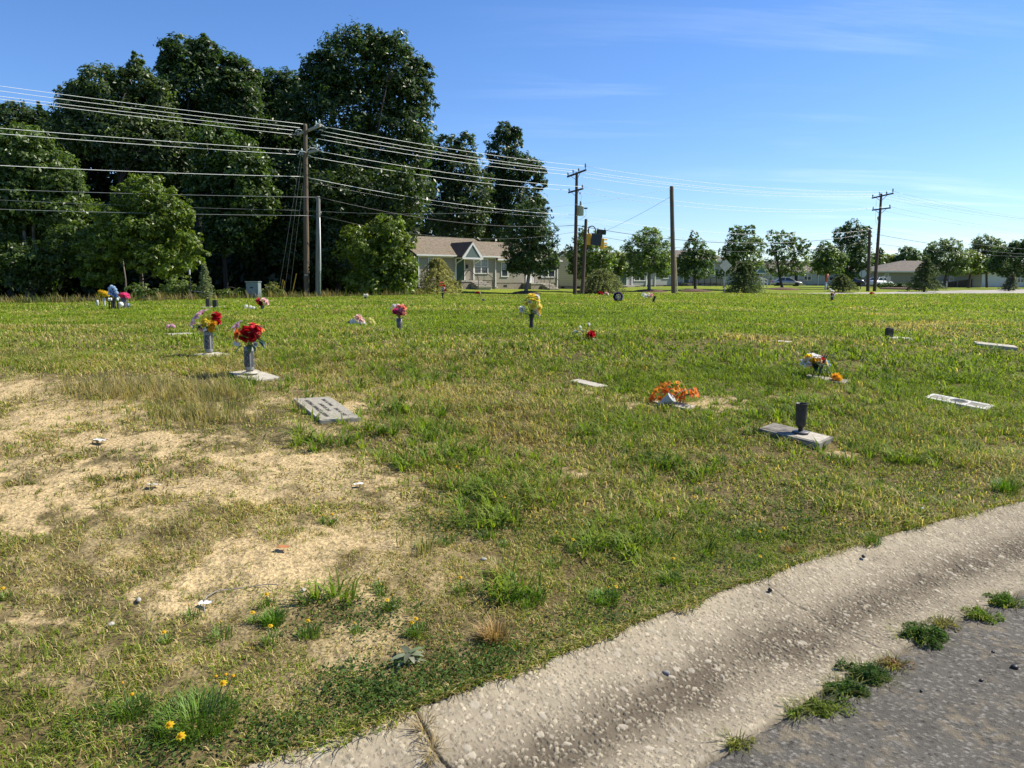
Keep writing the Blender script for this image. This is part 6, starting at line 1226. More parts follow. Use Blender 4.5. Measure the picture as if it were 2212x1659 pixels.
def skin(name, pts, edges, m, parent, lvl=2):
    me = bpy.data.meshes.new(name); me.from_pydata([p[0] for p in pts], edges, []); o = bpy.data.objects.new(name, me); link(o, parent); o.modifiers.new('skin', 'SKIN')
    for i, p in enumerate(pts): me.skin_vertices[0].data[i].radius = (p[1], p[1] if len(p) < 3 else p[2])
    me.skin_vertices[0].data[0].use_root = True; sb = o.modifiers.new('sub', 'SUBSURF'); sb.levels = lvl; sb.render_levels = lvl; me.materials.append(m); return o
pq = pos(2042, 623.3, 113)
t = thing('person', 'person walking in a white cap and pale clothes with a dark backpack', 'person', pq, .5)
skinm = mat('dark_skin', (.12, .07, .045), .6, .1, 10); clo = mat('pale_cloth', (.60, .60, .62), .85, .08, 10); dkc = mat('dark_backpack_cloth', (.03, .025, .04), .8, .2, 10)
skin('body', [((0, 0, .92), .12, .10), ((0, 0, 1.15), .125, .10), ((0, .02, 1.38), .15, .10), ((0, 0, 1.50), .055), ((0, -.02, 1.56), .055), ((0, -.03, 1.66), .095, .10), ((0, -.03, 1.74), .075), ((.17, .02, 1.40), .06), ((.22, .06, 1.14), .045), ((.20, -.06, .93), .035), ((.2, -.09, .84), .04), ((-.17, .02, 1.40), .06), ((-.22, .10, 1.15), .045), ((-.2, .05, .95), .035), ((-.2, .03, .86), .04),
    ((.09, 0, .86), .09), ((.10, -.12, .50), .065), ((.10, -.10, .10), .042), ((.10, -.24, .04), .04), ((-.09, 0, .86), .09), ((-.10, .08, .50), .065), ((-.10, .27, .14), .042), ((-.10, .18, .03), .04)],
    [(0, 1), (1, 2), (2, 3), (3, 4), (4, 5), (5, 6), (2, 7), (7, 8), (8, 9), (9, 10), (2, 11), (11, 12), (12, 13), (13, 14), (0, 15), (15, 16), (16, 17), (17, 18), (0, 19), (19, 20), (20, 21), (21, 22)], skinm, t)
skin('trousers', [((0, 0, .95), .155, .135), ((.09, 0, .84), .12), ((.10, -.12, .50), .095), ((.10, -.10, .16), .075), ((-.09, 0, .84), .12), ((-.10, .08, .50), .095), ((-.10, .255, .20), .075)], [(0, 1), (1, 2), (2, 3), (0, 4), (4, 5), (5, 6)], clo, t)
skin('shirt', [((0, 0, .90), .16, .14), ((0, 0, 1.15), .155, .13), ((0, .02, 1.39), .17, .125), ((.18, .02, 1.40), .085), ((.225, .06, 1.14), .07), ((.205, -.04, .97), .055), ((-.18, .02, 1.40), .085), ((-.225, .10, 1.15), .07), ((-.205, .06, .99), .055)], [(0, 1), (1, 2), (2, 3), (3, 4), (4, 5), (2, 6), (6, 7), (7, 8)], clo, t)
b = MB(); b.lathe([(.112, 1.69), (.115, 1.73), (.10, 1.79), (.05, 1.825), (.001, 1.83)], 16, (0, -.03, 0)); b.box((0, -.17, 1.70), (.16, .12, .015)); b.build('cap', M['white'], t, True)
b = MB(); b.box((-.05, .20, 1.22), (.32, .20, .46)); b.box((-.05, .31, 1.13), (.24, .06, .22)); b.box((.0, -.15, 1.3), (.30, .05, .3)); b.build('backpack', dkc, t, bevel=.05)
for sx, yy, zz in ((.10, -.17, .03), (-.10, .22, .04)): b = MB(); b.box((sx, yy, zz + .01), (.10, .27, .09)); b.build('shoe', M['black'], t, bevel=.03)

# ================================================================ TREES
LM = attrmat('tree_leaves', rough=.42, trans=.4, spec=.5, trtint=(1.5, 1.7, .55))
NM = attrmat('needles', rough=.6, trans=.38, spec=.2, trtint=(1.4, 1.45, .8))
M['bark'] = mat('brown_bark', (.085, .068, .052), .9, .35, 5, stretch=(3, 3, .6), bump=.5, bscale=20)
M['bark_pale'] = mat('pale_grey_bark', (.17, .155, .135), .9, .35, 5, stretch=(3, 3, .6))
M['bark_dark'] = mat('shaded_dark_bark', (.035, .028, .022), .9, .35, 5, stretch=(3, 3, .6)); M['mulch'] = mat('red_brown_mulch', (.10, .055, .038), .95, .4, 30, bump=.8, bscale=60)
def crown_points(E, d, n, sub, flat=.75, shell=2.0):
    """leaves gathered in small clumps through the volume of several lobes; returns points, normals, clump tone"""
    vol = np.array([(rx * ry)**.9 for _, _, rx, ry in E]); cnt = np.maximum(1, (n * vol / vol.sum())).astype(int); P, N, Tn = [], [], []
    for (px, py, rx, ry), k in zip(E, cnt):
        c = np.array(pos(px, py, d)); ax = rx * d / F; az = ry * d / F; ay = min(ax * .85, 6.)
        m = max(6, int(k / sub * 1.9)); v = R.normal(size=(m, 3)); v /= np.linalg.norm(v, axis=1)[:, None]; r = R.random(m)**(1 / (3 * shell)) * R.uniform(.72, 1.12, m); 
        cc = c + v * r[:, None] * np.array([ax, ay, az]); idx = R.integers(0, m, k); rc = .19 * (ax * az)**.5 * R.uniform(.5, 1.6, m)
        q = R.normal(size=(k, 3)); q /= np.linalg.norm(q, axis=1)[:, None]; q *= (R.random(k)**.45)[:, None]
        pt = cc[idx] + q * rc[idx, None] * np.array([1, 1, flat]); P.append(pt); N.append(v[idx] * .55 + q * .5 + R.normal(size=(k, 3)) * .55 + np.array([0, 0, .55])); Tn.append(R.uniform(.72, 1.3, m)[idx])
    return np.concatenate(P), np.concatenate(N), np.concatenate(Tn)
def limb_tree(t, base, E, d, r0, m, seed):
    rs = random.Random(seed); b = MB(); cs = [pos(px, py, d) - base for px, py, _, _ in E]; low = min(c.z for c in cs); top = max(cs, key=lambda c: c.z)
    f = Vector((top.x * .3, 0, max(low * .55, 1.0))); pts = [Vector((0, 0, -.4)), Vector((0, 0, .1)), f * .5 + Vector((rs.uniform(-.1, .1), 0, 0)), f, f.lerp(top, .5), top]
    pts = [pts[0], pts[1]] + [(f * .4).lerp(f, u).lerp(f.lerp(top, u * .9), u) for u in (.15, .4, .65, .85, 1)]; b.tube(pts, [r0 * 1.35, r0 * 1.1, r0 * .95, r0 * .85, r0 * .6, r0 * .38, r0 * .1], 9)
    for c, el in zip(cs, E):
        rad_ = min(el[2], el[3]) * d / F * .7
        if c is top: continue
        s = f.lerp(top, rs.uniform(0, .35)); mid = s.lerp(c, .5) + Vector((rs.uniform(-.05, .05), rs.uniform(-.3, .3), .10)) * c.length; mid.z = min(mid.z, max(c.z, s.z))
        b.tube([s.lerp(mid, u).lerp(mid.lerp(c, u), u) for u in (0, .25, .5, .75, 1)], [r0 * .4, r0 * .3, r0 * .22, r0 * .13, r0 * .04], 6)
        for _ in range(3): e = c + Vector((rs.uniform(-1, 1), rs.uniform(-1, 1), rs.uniform(-.3, .6))) * min((c - s).length * .2, rad_); b.tube([mid.lerp(c, rs.uniform(.2, .9)), e], [r0 * .14, r0 * .03], 5)
    b.build('trunk', M[m], t, True)
def tree(label, px, d, E, n, ls, col, sub=45, r0=.22, bark='bark', group=None, base=None, var=.35, name='tree', cat='tree', aspect=.42, warm=.25):
    B_ = gd(px, d) if base is None else base; t = thing(name, label, cat, B_, 0, group)
    E = [(a, b_, c_ * 1.14, d_ * 1.12) for a, b_, c_, d_ in E] if group == GS else E; dense = 1.0 if name in ('shrub', 'hedge') else (2.1 if group == GW else 2.3); ls = ls * (1 if dense == 1 else .72 if group == GW else .8); P, N, Tn = crown_points(E, d, int(n * dense), sub); keep = P[:, 2] > B_.z + .15; P, N, Tn = P[keep], N[keep], Tn[keep]; k = len(P)
    c = np.array(col)[None] * (1.9 if group in (GS, GB) else 1.22) * Tn[:, None] * R.uniform(1 - var, 1 + var, k)[:, None]; y = R.random(k) < warm; c[y] *= np.array([1.45, 1.25, .9])
    v, cc, s = leafcards(P - np.array(B_), N, R.uniform(.65, 1.3, k) * ls, aspect); npmesh('crown', v, cc, s, LM, t, np.repeat(c, 4, 0))
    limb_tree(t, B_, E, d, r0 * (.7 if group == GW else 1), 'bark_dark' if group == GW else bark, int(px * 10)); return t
GW, GS, GB = 'tall trees of the dark wood', 'street trees before the houses', 'trees behind the far houses'
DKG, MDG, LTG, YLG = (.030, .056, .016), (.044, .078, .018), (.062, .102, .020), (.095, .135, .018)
tree('tallest broad-crowned oak of the wood, right of the left pole', 800, 60, [(770, 140, 80, 70), (850, 150, 62, 72), (705, 180, 55, 62), (800, 100, 55, 36), (890, 215, 50, 58), (740, 250, 95, 70), (850, 280, 85, 70), (690, 150, 40, 40), (905, 170, 32, 42), (780, 350, 110, 70), (885, 330, 50, 60), (890, 410, 48, 60), (640, 250, 40, 50)], 26000, .24, (.034, .060, .018), 42, .5, group=GW)
tree('second tallest tree with a split double top in the wood', 430, 62, [(395, 120, 48, 40), (440, 115, 32, 38), (470, 150, 50, 38), (515, 165, 40, 42), (420, 190, 78, 60), (500, 220, 65, 55), (365, 145, 24, 40)], 15000, .24, (.034, .062, .018), 40, .4, group=GW)
tree('tree with a thin spike top between the left crowns', 240, 58, [(230, 195, 70, 45), (175, 215, 45, 38), (295, 185, 40, 42), (295, 125, 10, 14), (292, 150, 22, 22), (335, 215, 40, 42), (160, 205, 22, 16), (200, 270, 85, 60), (290, 300, 95, 70), (360, 330, 70, 70)], 20000, .23, (.050, .078, .026), 40, .4, group=GW)
tree('dark rounded tree filling the dip between the two tallest crowns', 595, 68, [(590, 195, 52, 42), (630, 195, 36, 45), (560, 205, 42, 46), (590, 280, 80, 80), (620, 360, 80, 80)], 14000, .25, DKG, 40, .4, group=GW)
tree('far left dark tree with a single leafy shoot on top', 50, 64, [(30, 262, 55, 38), (85, 275, 38, 34), (85, 226, 4, 8), (85, 240, 6, 14), (60, 310, 80, 50)], 7000, .24, (.04, .066, .022), 38, .35, group=GW)
tree('lit light-green tree at the left edge of the photo', 60, 47, [(50, 310, 62, 40), (20, 350, 70, 60), (90, 370, 70, 55), (130, 400, 55, 45), (40, 430, 90, 60), (130, 460, 75, 50), (20, 500, 60, 50)], 16000, .19, (.062, .100, .024), 40, .16, group=GW)
tree('broad yellow-green maple standing forward of the wood', 300, 44.5, [(310, 420, 62, 40), (355, 455, 60, 40), (260, 470, 62, 42), (305, 500, 90, 48), (395, 520, 48, 26), (400, 470, 25, 20), (230, 530, 70, 40), (350, 560, 80, 36), (430, 545, 22, 12), (215, 590, 50, 30)], 13000, .17, (.085, .125, .020), 42, .12, group=GW)
tree('thin dark tree behind the maple, left of the left pole', 490, 54, [(470, 320, 60, 55), (520, 360, 55, 60), (460, 410, 60, 50), (540, 430, 60, 60), (490, 490, 70, 60)], 12000, .22, MDG, 40, .25, group=GW)
tree('dark drooping tree right behind the left pole', 610, 57, [(600, 390, 60, 60), (640, 450, 60, 60), (570, 500, 70, 60), (640, 540, 70, 50)], 11000, .23, DKG, 38, .3, group=GW)
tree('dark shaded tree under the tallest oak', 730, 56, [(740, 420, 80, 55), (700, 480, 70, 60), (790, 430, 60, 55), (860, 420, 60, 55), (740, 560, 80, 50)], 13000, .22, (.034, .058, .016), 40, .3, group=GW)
tree('glossy bright-edged magnolia at the right end of the wood', 830, 51, [(838, 492, 34, 30), (855, 535, 40, 34), (872, 580, 32, 34), (825, 570, 55, 45), (860, 612, 44, 26), (800, 610, 60, 32), (780, 530, 50, 45)], 10500, .17, (.085, .125, .018), 34, .2, group=GW, warm=.4)
tree('medium tree behind the beige house, next to the tallest oak', 985, 82, [(965, 320, 30, 28), (1005, 325, 32, 36), (985, 370, 55, 48), (950, 400, 50, 60), (1020, 420, 50, 60), (985, 470, 75, 55), (930, 340, 30, 40)], 11000, .27, (.038, .064, .020), 36, .35, group=GW)
tree('narrow-topped tree rising above the dark street tree', 1105, 86, [(1092, 285, 24, 22), (1118, 298, 16, 22), (1085, 325, 36, 34), (1110, 365, 52, 36), (1150, 368, 32, 26), (1075, 400, 42, 46), (1165, 395, 18, 18), (1110, 440, 62, 50), (1060, 460, 45, 55)], 12000, .27, (.032, .058, .018), 34, .35, group=GW)
tree('low leafy tree with two thin leaning trunks at far left', 62, 45, [(30, 560, 60, 40), (110, 560, 60, 45), (160, 520, 50, 40), (60, 600, 50, 30)], 6000, .17, (.05, .082, .02), 36, .14, group=GW)
# the unreadable mass behind them
P = []; 
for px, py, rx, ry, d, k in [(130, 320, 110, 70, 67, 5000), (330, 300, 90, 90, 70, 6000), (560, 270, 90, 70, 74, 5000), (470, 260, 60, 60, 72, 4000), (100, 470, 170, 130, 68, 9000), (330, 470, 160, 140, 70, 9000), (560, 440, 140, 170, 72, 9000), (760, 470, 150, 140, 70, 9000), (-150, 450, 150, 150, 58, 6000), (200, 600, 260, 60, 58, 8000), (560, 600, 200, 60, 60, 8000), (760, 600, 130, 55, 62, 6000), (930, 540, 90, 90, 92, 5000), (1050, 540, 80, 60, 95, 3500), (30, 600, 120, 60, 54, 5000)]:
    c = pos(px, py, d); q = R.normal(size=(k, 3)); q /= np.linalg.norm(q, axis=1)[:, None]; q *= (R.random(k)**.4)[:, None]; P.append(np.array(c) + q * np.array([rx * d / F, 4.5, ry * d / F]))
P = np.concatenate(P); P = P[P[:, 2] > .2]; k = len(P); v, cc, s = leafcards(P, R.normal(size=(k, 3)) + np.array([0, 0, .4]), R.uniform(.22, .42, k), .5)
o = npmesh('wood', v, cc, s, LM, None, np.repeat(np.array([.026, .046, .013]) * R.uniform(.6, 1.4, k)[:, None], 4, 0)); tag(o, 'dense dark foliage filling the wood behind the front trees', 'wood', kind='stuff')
for i, (px, py0, py1, dx, d, r, lb) in enumerate([(52, 500, 640, 8, 46.5, .13, 'pale leaning trunk at far left, left of a pair'), (72, 490, 640, -1, 46.8, .11, 'pale straight trunk at far left, right of a pair'), (300, 540, 640, 8, 47, .07, 'thin slanting bare stem under the maple'), (262, 540, 640, 10, 48, .06, 'thinner slanting bare stem left under the maple')]):
    q = gd(px + dx, d); p = pos(px, py0, d) - q; t = thing('tree', lb, 'tree', q, 0); b = MB(); b.tube([(0, 0, -.3), p * .4 + Vector((.08, 0, 0)), p, p * 1.35], [r * 1.2, r, r * .8, r * .4], 8); b.build('trunk', M['bark_pale'], t, True)
    P, N, Tn = crown_points([(px, py0 - 60, 45, 30)], d, 900, 30); k = len(P); v, cc, s = leafcards(P - np.array(q), N, R.uniform(.1, .2, k), .42); npmesh('crown', v, cc, s, LM, t, np.repeat(np.array(MDG) * Tn[:, None], 4, 0))
# shrubs at the foot of the wood
for i, (px, d, E, n, col, lb) in enumerate([(385, 38.5, [(390, 612, 28, 22), (365, 625, 25, 14), (410, 625, 22, 14)], 1500, (.11, .15, .045), 'pale leafy shrub at the foot of the wood left of the post'), (595, 42.5, [(585, 622, 16, 12), (600, 628, 16, 10), (572, 630, 12, 9), (590, 612, 8, 6)], 900, (.13, .145, .05), 'sprawling pale shrub right behind the utility cabinet'), (536, 40.6, [(534, 632, 10, 9)], 300, (.10, .12, .04), 'small pale shrub left of the utility cabinet'), (480, 40, [(490, 634, 28, 9), (520, 630, 12, 10)], 700, (.09, .12, .035), 'low shrub between spruce sapling and utility cabinet'), (320, 38, [(300, 625, 30, 15), (335, 632, 20, 10)], 700, (.075, .11, .03), 'low dark shrub under the maple')]):
    tree(lb, px, d, E, n, .085, col, 24, .03, name='shrub', cat='shrub', group='shrubs along the foot of the wood')
# street trees
GS = 'street trees before the houses'
def mulch(px, d, r, lb):
    q = gd(px, d); t = MB(); t.lathe([(r, -.25), (r * .92, .03), (r * .6, .16), (r * .25, .24), (.001, .26)], 22); o = t.build('mulch_mound', M['mulch'], None, True); o.location = q; tag(o, lb, 'mulch', 'mulch mounds under the street trees')
tree('dark dense street tree before the beige house', 1135, 65.5, [(1150, 462, 36, 28), (1135, 495, 45, 36), (1165, 510, 36, 34), (1122, 540, 34, 30), (1160, 555, 44, 30), (1118, 568, 26, 20), (1190, 562, 18, 18), (1145, 580, 40, 18), (1160, 440, 18, 14)], 9000, .16, (.030, .052, .016), 34, .17, 'bark_pale', GS)
mulch(1135, 65.5, 1.5, 'mulch mound under the dark dense street tree')
tree('open street tree behind the leaning reddish pole', 1282, 72, [(1270, 518, 26, 22), (1250, 545, 26, 24), (1290, 550, 34, 26), (1262, 580, 34, 22), (1305, 565, 24, 22), (1240, 582, 16, 12), (1258, 500, 10, 10)], 3600, .17, (.062, .095, .022), 30, .14, group=GS)
tree('small low street tree filling in right of the reddish pole', 1332, 78, [(1338, 562, 18, 18), (1322, 580, 18, 16), (1345, 582, 14, 14)], 1500, .16, (.075, .105, .022), 26, .1, group=GS)
tree('full oval street tree before the grey house', 1402, 76, [(1400, 515, 30, 20), (1378, 540, 30, 28), (1425, 545, 28, 30), (1402, 560, 42, 28), (1380, 585, 30, 16), (1430, 578, 22, 20), (1405, 500, 16, 10)], 6200, .15, (.070, .105, .028), 34, .17, 'bark_pale', GS); mulch(1402, 76, 2.0, 'mulch mound under the full oval street tree')
tree('pointed street tree right of the bare thick pole', 1502, 80, [(1498, 512, 9, 12), (1500, 535, 22, 20), (1488, 560, 26, 20), (1520, 560, 28, 18), (1475, 575, 22, 20), (1505, 585, 36, 16), (1530, 550, 14, 10)], 4200, .16, (.045, .075, .022), 30, .15, group=GS); mulch(1500, 78, 1.9, 'mulch mound under the pointed street tree')
tree('broken-topped street tree behind the dark conifer', 1604, 84, [(1590, 500, 16, 14), (1620, 498, 13, 12), (1600, 525, 28, 22), (1628, 532, 22, 20), (1580, 545, 22, 20), (1612, 560, 34, 24), (1575, 570, 16, 18), (1560, 590, 14, 10)], 4300, .17, (.058, .088, .024), 28, .17, group=GS)
tree('airy street tree over the silver car', 1690, 92, [(1672, 510, 16, 12), (1700, 515, 20, 16), (1722, 525, 16, 14), (1668, 538, 14, 14), (1695, 545, 26, 18), (1728, 560, 20, 20), (1680, 575, 28, 20), (1715, 582, 24, 14), (1738, 540, 10, 10), (1745, 528, 8, 8)], 3600, .17, (.062, .092, .024), 24, .17, group=GS); mulch(1688, 90, 2.3, 'mulch mound under the airy street tree')
tree('rounded street tree with a marker post at its trunk', 1786, 94, [(1783, 540, 18, 16), (1770, 560, 22, 20), (1800, 560, 26, 18), (1785, 578, 34, 14), (1815, 562, 14, 12)], 4200, .17, (.052, .082, .020), 30, .16, group=GS)
tree('tall dark tree left of the right corner poles', 1838, 104, [(1838, 492, 18, 16), (1820, 510, 20, 20), (1852, 520, 24, 26), (1830, 545, 34, 28), (1860, 560, 24, 26), (1822, 575, 26, 18), (1870, 500, 10, 14), (1845, 590, 26, 12)], 6500, .20, (.036, .060, .022), 30, .2, group=GS)
tree('street tree right of the tan house', 2038, 112, [(2030, 535, 22, 16), (2055, 530, 22, 14), (2015, 550, 18, 14), (2045, 555, 34, 20), (2075, 560, 22, 22), (2020, 575, 24, 16), (2060, 585, 30, 10), (2005, 540, 10, 8)], 5600, .19, (.058, .085, .030), 28, .22, group=GS)
tree('street tree over the dark ramp fence', 2092, 116, [(2100, 560, 20, 18), (2085, 575, 20, 14), (2112, 580, 16, 10)], 2600, .19, (.066, .092, .024), 28, .2, group=GS)
tree('greyish tall street tree near the right edge', 2132, 124, [(2130, 525, 24, 16), (2110, 540, 18, 16), (2150, 540, 20, 20), (2130, 560, 30, 22), (2120, 580, 24, 12)], 4600, .21, (.060, .080, .042), 28, .2, group=GS)
tree('dark street tree just inside the right edge', 2172, 108, [(2165, 545, 16, 16), (2190, 548, 18, 20), (2170, 570, 30, 20), (2150, 575, 16, 14), (2180, 590, 22, 8), (2192, 530, 12, 10)], 4600, .19, (.040, .066, .020), 28, .17, group=GS)
tree('street tree cut by the right edge of the photo', 2216, 108, [(2206, 535, 14, 16), (2225, 530, 20, 20), (2215, 560, 26, 24), (2230, 585, 24, 14)], 4000, .19, (.050, .078, .022), 28, .17, group=GS)
GB = 'trees behind the far houses'
tree('yellowish tree behind the tan house roof', 1910, 160, [(1912, 560, 20, 14), (1935, 565, 18, 12), (1895, 575, 16, 12)], 2200, .28, (.105, .125, .030), 26, .2, group=GB)
tree('dark green tree behind the tan house roof', 1965, 158, [(1962, 548, 22, 14), (1985, 560, 22, 14), (1945, 566, 18, 12)], 2600, .28, (.048, .076, .030), 26, .2, group=GB)
tree('narrow dark tree right behind the corner pole', 1897, 150, [(1903, 545, 6, 10), (1893, 560, 12, 14), (1900, 572, 12, 10)], 1200, .25, (.04, .065, .025), 24, .15, group=GB)
# conifers
def conifer(label, px, d, top, hw, n, col, droop=.25, base=None, open_=.0, lean=0., group='young conifers along the street', shape=.85, ls=.11, tiers=15):
    B_ = gd(px, d); Hh_ = pos(px, top, d).z - B_.z; Rm = hw * d / F * 1.3; t = thing('conifer', label, 'conifer', B_, 0, group); P, N, S = [], [], []; b = MB()
    b.tube([(0, 0, -.3), (lean * .4, 0, Hh_ * .5), (lean, 0, Hh_ * .98)], [Rm * .05 + .03, Rm * .03 + .02, .008], 7)
    for k in range(tiers):
        z = Hh_ * (.04 + .93 * k / tiers); m = int(7 + 5 * (1 - k / tiers)); a0 = random.uniform(0, 6)
        for i in range(m):
            a = a0 + 2 * PI * i / m + random.uniform(-.3, .3); L = Rm * max(.06, (1 - z / Hh_))**shape * random.uniform(.62, 1.15); dr = np.array([math.cos(a), math.sin(a), 0.]); q = max(4, int(n / tiers / m)); u = R.random(q)**.5
            x0 = lean * z / Hh_; lift = .22 * L; base_ = np.array([x0, 0, z]) + dr * (u * L)[:, None] + np.stack([0 * u, 0 * u, lift * np.sin(u * PI * .6) - droop * L * u**2], 1)
            sd = np.array([-math.sin(a), math.cos(a), 0.]); off = R.normal(0, .5, q) * (.24 * L * (1.15 - u)); base_ = base_ + sd * off[:, None] + np.stack([0 * u, 0 * u, R.normal(0, .05 * L + .01, q) - np.abs(off) * .25], 1)
            P.append(base_); S.append(dr + sd * np.sign(off)[:, None] * .8 + np.array([0, 0, -droop * 1.2]) + R.normal(0, .25, (q, 3))); N.append(np.tile([0, -.35, .7], (q, 1)) + R.normal(0, .65, (q, 3)))
            if i % 2 == 0: b.tube([(x0, 0, z), (x0 + dr[0] * L * .6, dr[1] * L * .6, z + lift * .8 - droop * L * .36)], [.018, .006], 4)
    P, N, S = map(np.concatenate, (P, N, S)); P[:, 2] = np.maximum(P[:, 2], .03); k = len(P); sc = ls * (.7 + .6 * R.random(k)); v, cc, s = leafcards(P, N, sc, .26, S)
    npmesh('foliage', v, cc, s, NM, t, np.repeat(np.array(col) * 1.35 * R.uniform(.6, 1.4, k)[:, None], 4, 0)); b.build('trunk', M['bark'], t, True); return t
conifer('light olive feathery conifer at the left end of the beige house', 945, 59, 553, 50, 5200, (.24, .23, .085), .42, shape=.66, ls=.12)
conifer('wide low light-green conifer right of the two middle poles', 1301, 68, 580, 44, 5200, (.125, .145, .055), .3, shape=.42, ls=.13)
conifer('dark full conifer in front of the broken-topped street tree', 1606, 73, 563, 38, 6500, (.060, .088, .030), .22, shape=.62, ls=.13)
conifer('small leaning conifer before the dark sport utility car', 1822, 83, 590, 28, 3400, (.088, .110, .040), .2, lean=-.35, shape=.75, ls=.14)
conifer('tall pointed conifer on the pavement before the tan house', 1996, 88, 553, 32, 5600, (.058, .082, .032), .12, shape=.8, ls=.15)
conifer('thin grey-green conifer at the right end of the street', 2178, 97, 590, 15, 1800, (.085, .10, .065), .1, lean=.5, shape=.7, ls=.15)
conifer('slim spruce sapling beside the thin post at the wood', 445, 38.6, 565, 17, 1700, (.15, .18, .09), .12, shape=.8, ls=.075, group=None, tiers=18)
mulch(1300, 69, 1.8, 'mulch mound under the wide low conifer'); mulch(1270, 73, 1.6, 'mulch mound behind the reddish pole')
# hedges and mulch bed at the tan house
for px, w, lb in [(1918, 22, 'rounded clipped hedge, leftmost of three by the white car'), (1945, 14, 'rounded clipped hedge, middle of three'), (1968, 20, 'rounded clipped hedge, rightmost of three near the tall conifer')]:
    tree(lb, px, 105, [(px, 617.5, w, 6.5), (px - w * .5, 618.5, w * .5, 5), (px + w * .5, 618.5, w * .5, 5)], 1700, .12, (.040, .072, .016), 24, .05, name='hedge', cat='hedge', group='clipped hedges by the tan house')
A_, B2 = gd(1905, 100), gd(1990, 100); b = MB(); b.lathe([(1, -.3), (.97, .04), (.8, .12), (.001, .16)], 28); o = b.build('mulch_bed', M['mulch'], None, True); o.location = (A_ + B2) / 2; o.location.z += .12; o.scale = ((B2 - A_).length / 2, 3.2, 1); tag(o, 'red mulch bed along the street before the hedges', 'mulch')

# ================================================================ LIGHT, SKY, CAMERA
EL, AZ = math.radians(47), math.radians(74)     # sun from the right, a little beyond the scene
sd_ = Vector((math.sin(AZ) * math.cos(EL), math.cos(AZ) * math.cos(EL), math.sin(EL)))
sl = bpy.data.lights.new('sun', 'SUN'); sl.energy = 5.0; sl.angle = math.radians(.53); sl.color = (1, .925, .79)
so = bpy.data.objects.new('sun', sl); COL.objects.link(so); so.rotation_euler = sd_.to_track_quat('Z', 'Y').to_euler(); so.location = (60, 20, 80)
w = bpy.data.worlds.new('World'); SC.world = w; w.use_nodes = True; n = w.node_tree.nodes; l = w.node_tree.links; bg = n['Background']
sk = n.new('ShaderNodeTexSky'); sk.sky_type = 'NISHITA'; sk.sun_disc = False; sk.sun_elevation = EL; sk.sun_rotation = AZ; sk.air_density = 1.0; sk.dust_density = .15; sk.ozone_density = 4.5
tc = n.new('ShaderNodeTexCoord'); sep = n.new('ShaderNodeSeparateXYZ'); l.new(tc.outputs['Generated'], sep.inputs[0])
def mth(op, a, b=None, c=None):
    q = n.new('ShaderNodeMath'); q.operation = op
    for i, v in enumerate((a, b, c)):
        if v is None: continue
        if hasattr(v, 'is_output'): l.new(v, q.inputs[i])
        else: q.inputs[i].default_value = v
    return q.outputs[0]
zc = mth('MAXIMUM', sep.outputs['Z'], .03); zz = mth('ADD', zc, .12)
cx_ = mth('DIVIDE', sep.outputs['X'], zz); cy_ = mth('DIVIDE', sep.outputs['Y'], zz)
cb = n.new('ShaderNodeCombineXYZ'); l.new(cx_, cb.inputs[0]); l.new(cy_, cb.inputs[1])
mp = n.new('ShaderNodeMapping'); mp.inputs['Rotation'].default_value = (0, 0, math.radians(-24)); mp.inputs['Scale'].default_value = (.55, 3.4, 1); l.new(cb.outputs[0], mp.inputs['Vector'])
t1 = n.new('ShaderNodeTexNoise'); t1.inputs['Scale'].default_value = 1.1; t1.inputs['Detail'].default_value = 9; t1.inputs['Roughness'].default_value = .62; t1.inputs['Distortion'].default_value = .35; l.new(mp.outputs[0], t1.inputs['Vector'])
t2 = n.new('ShaderNodeTexNoise'); t2.inputs['Scale'].default_value = .55; t2.inputs['Detail'].default_value = 3; l.new(cb.outputs[0], t2.inputs['Vector'])
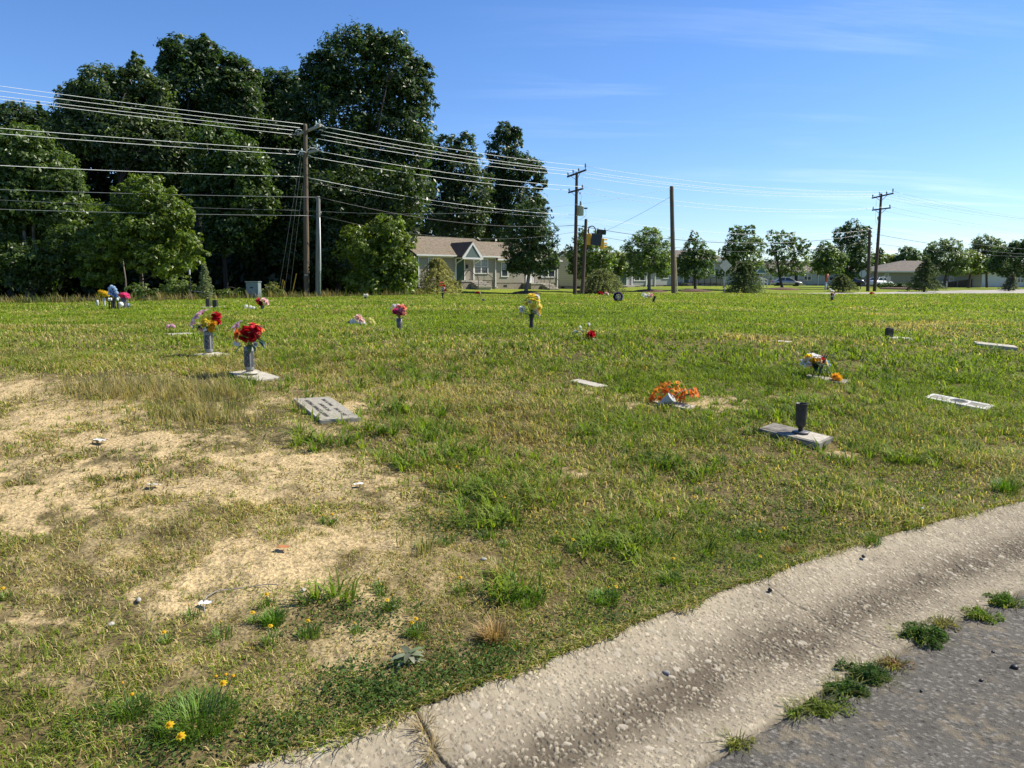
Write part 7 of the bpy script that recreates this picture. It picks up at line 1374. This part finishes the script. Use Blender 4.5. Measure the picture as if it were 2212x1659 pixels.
r1 = n.new('ShaderNodeMapRange'); r1.inputs[1].default_value = .50; r1.inputs[2].default_value = .78; l.new(t1.outputs['Fac'], r1.inputs[0])
r2 = n.new('ShaderNodeMapRange'); r2.inputs[1].default_value = .42; r2.inputs[2].default_value = .62; l.new(t2.outputs['Fac'], r2.inputs[0])
rx = n.new('ShaderNodeMapRange'); rx.inputs[1].default_value = -.12; rx.inputs[2].default_value = .35; l.new(sep.outputs['X'], rx.inputs[0])
rz = n.new('ShaderNodeMapRange'); rz.inputs[1].default_value = .42; rz.inputs[2].default_value = .06; l.new(sep.outputs['Z'], rz.inputs[0])
fac = mth('MULTIPLY', mth('MULTIPLY', r1.outputs[0], r2.outputs[0]), mth('MULTIPLY', rx.outputs[0], mth('ADD', mth('MULTIPLY', rz.outputs[0], .42), .12)))
mx = n.new('ShaderNodeMix'); mx.data_type = 'RGBA'; l.new(fac, mx.inputs[0]); hs_ = n.new('ShaderNodeHueSaturation'); hs_.inputs['Saturation'].default_value = 1.12; tn_ = n.new('ShaderNodeMix'); tn_.data_type = 'RGBA'; tn_.blend_type = 'MULTIPLY'; tn_.inputs[0].default_value = 1; tn_.inputs[7].default_value = (.86, .92, 1.10, 1); l.new(sk.outputs[0], hs_.inputs['Color']); l.new(hs_.outputs[0], tn_.inputs[6]); l.new(tn_.outputs[2], mx.inputs[6]); mx.inputs[7].default_value = (9., 9.6, 10.5, 1)
l.new(mx.outputs[2], bg.inputs['Color']); bg.inputs['Strength'].default_value = .094
cam = bpy.data.cameras.new('camera'); cam.sensor_width = 36; cam.lens = 36 * F / 2212; cam.clip_start = .05; cam.clip_end = 4000
co = bpy.data.objects.new('camera', cam); COL.objects.link(co); co.location = (0, 0, EYE); co.rotation_euler = (PI / 2 - TH, 0, 0); SC.camera = co
SC.view_settings.view_transform = 'Standard'; SC.view_settings.look = 'None'; SC.view_settings.exposure = .75; SC.view_settings.gamma = 1
SC.cycles.max_bounces = 6; SC.cycles.diffuse_bounces = 3; SC.cycles.transmission_bounces = 4; SC.cycles.transparent_max_bounces = 4
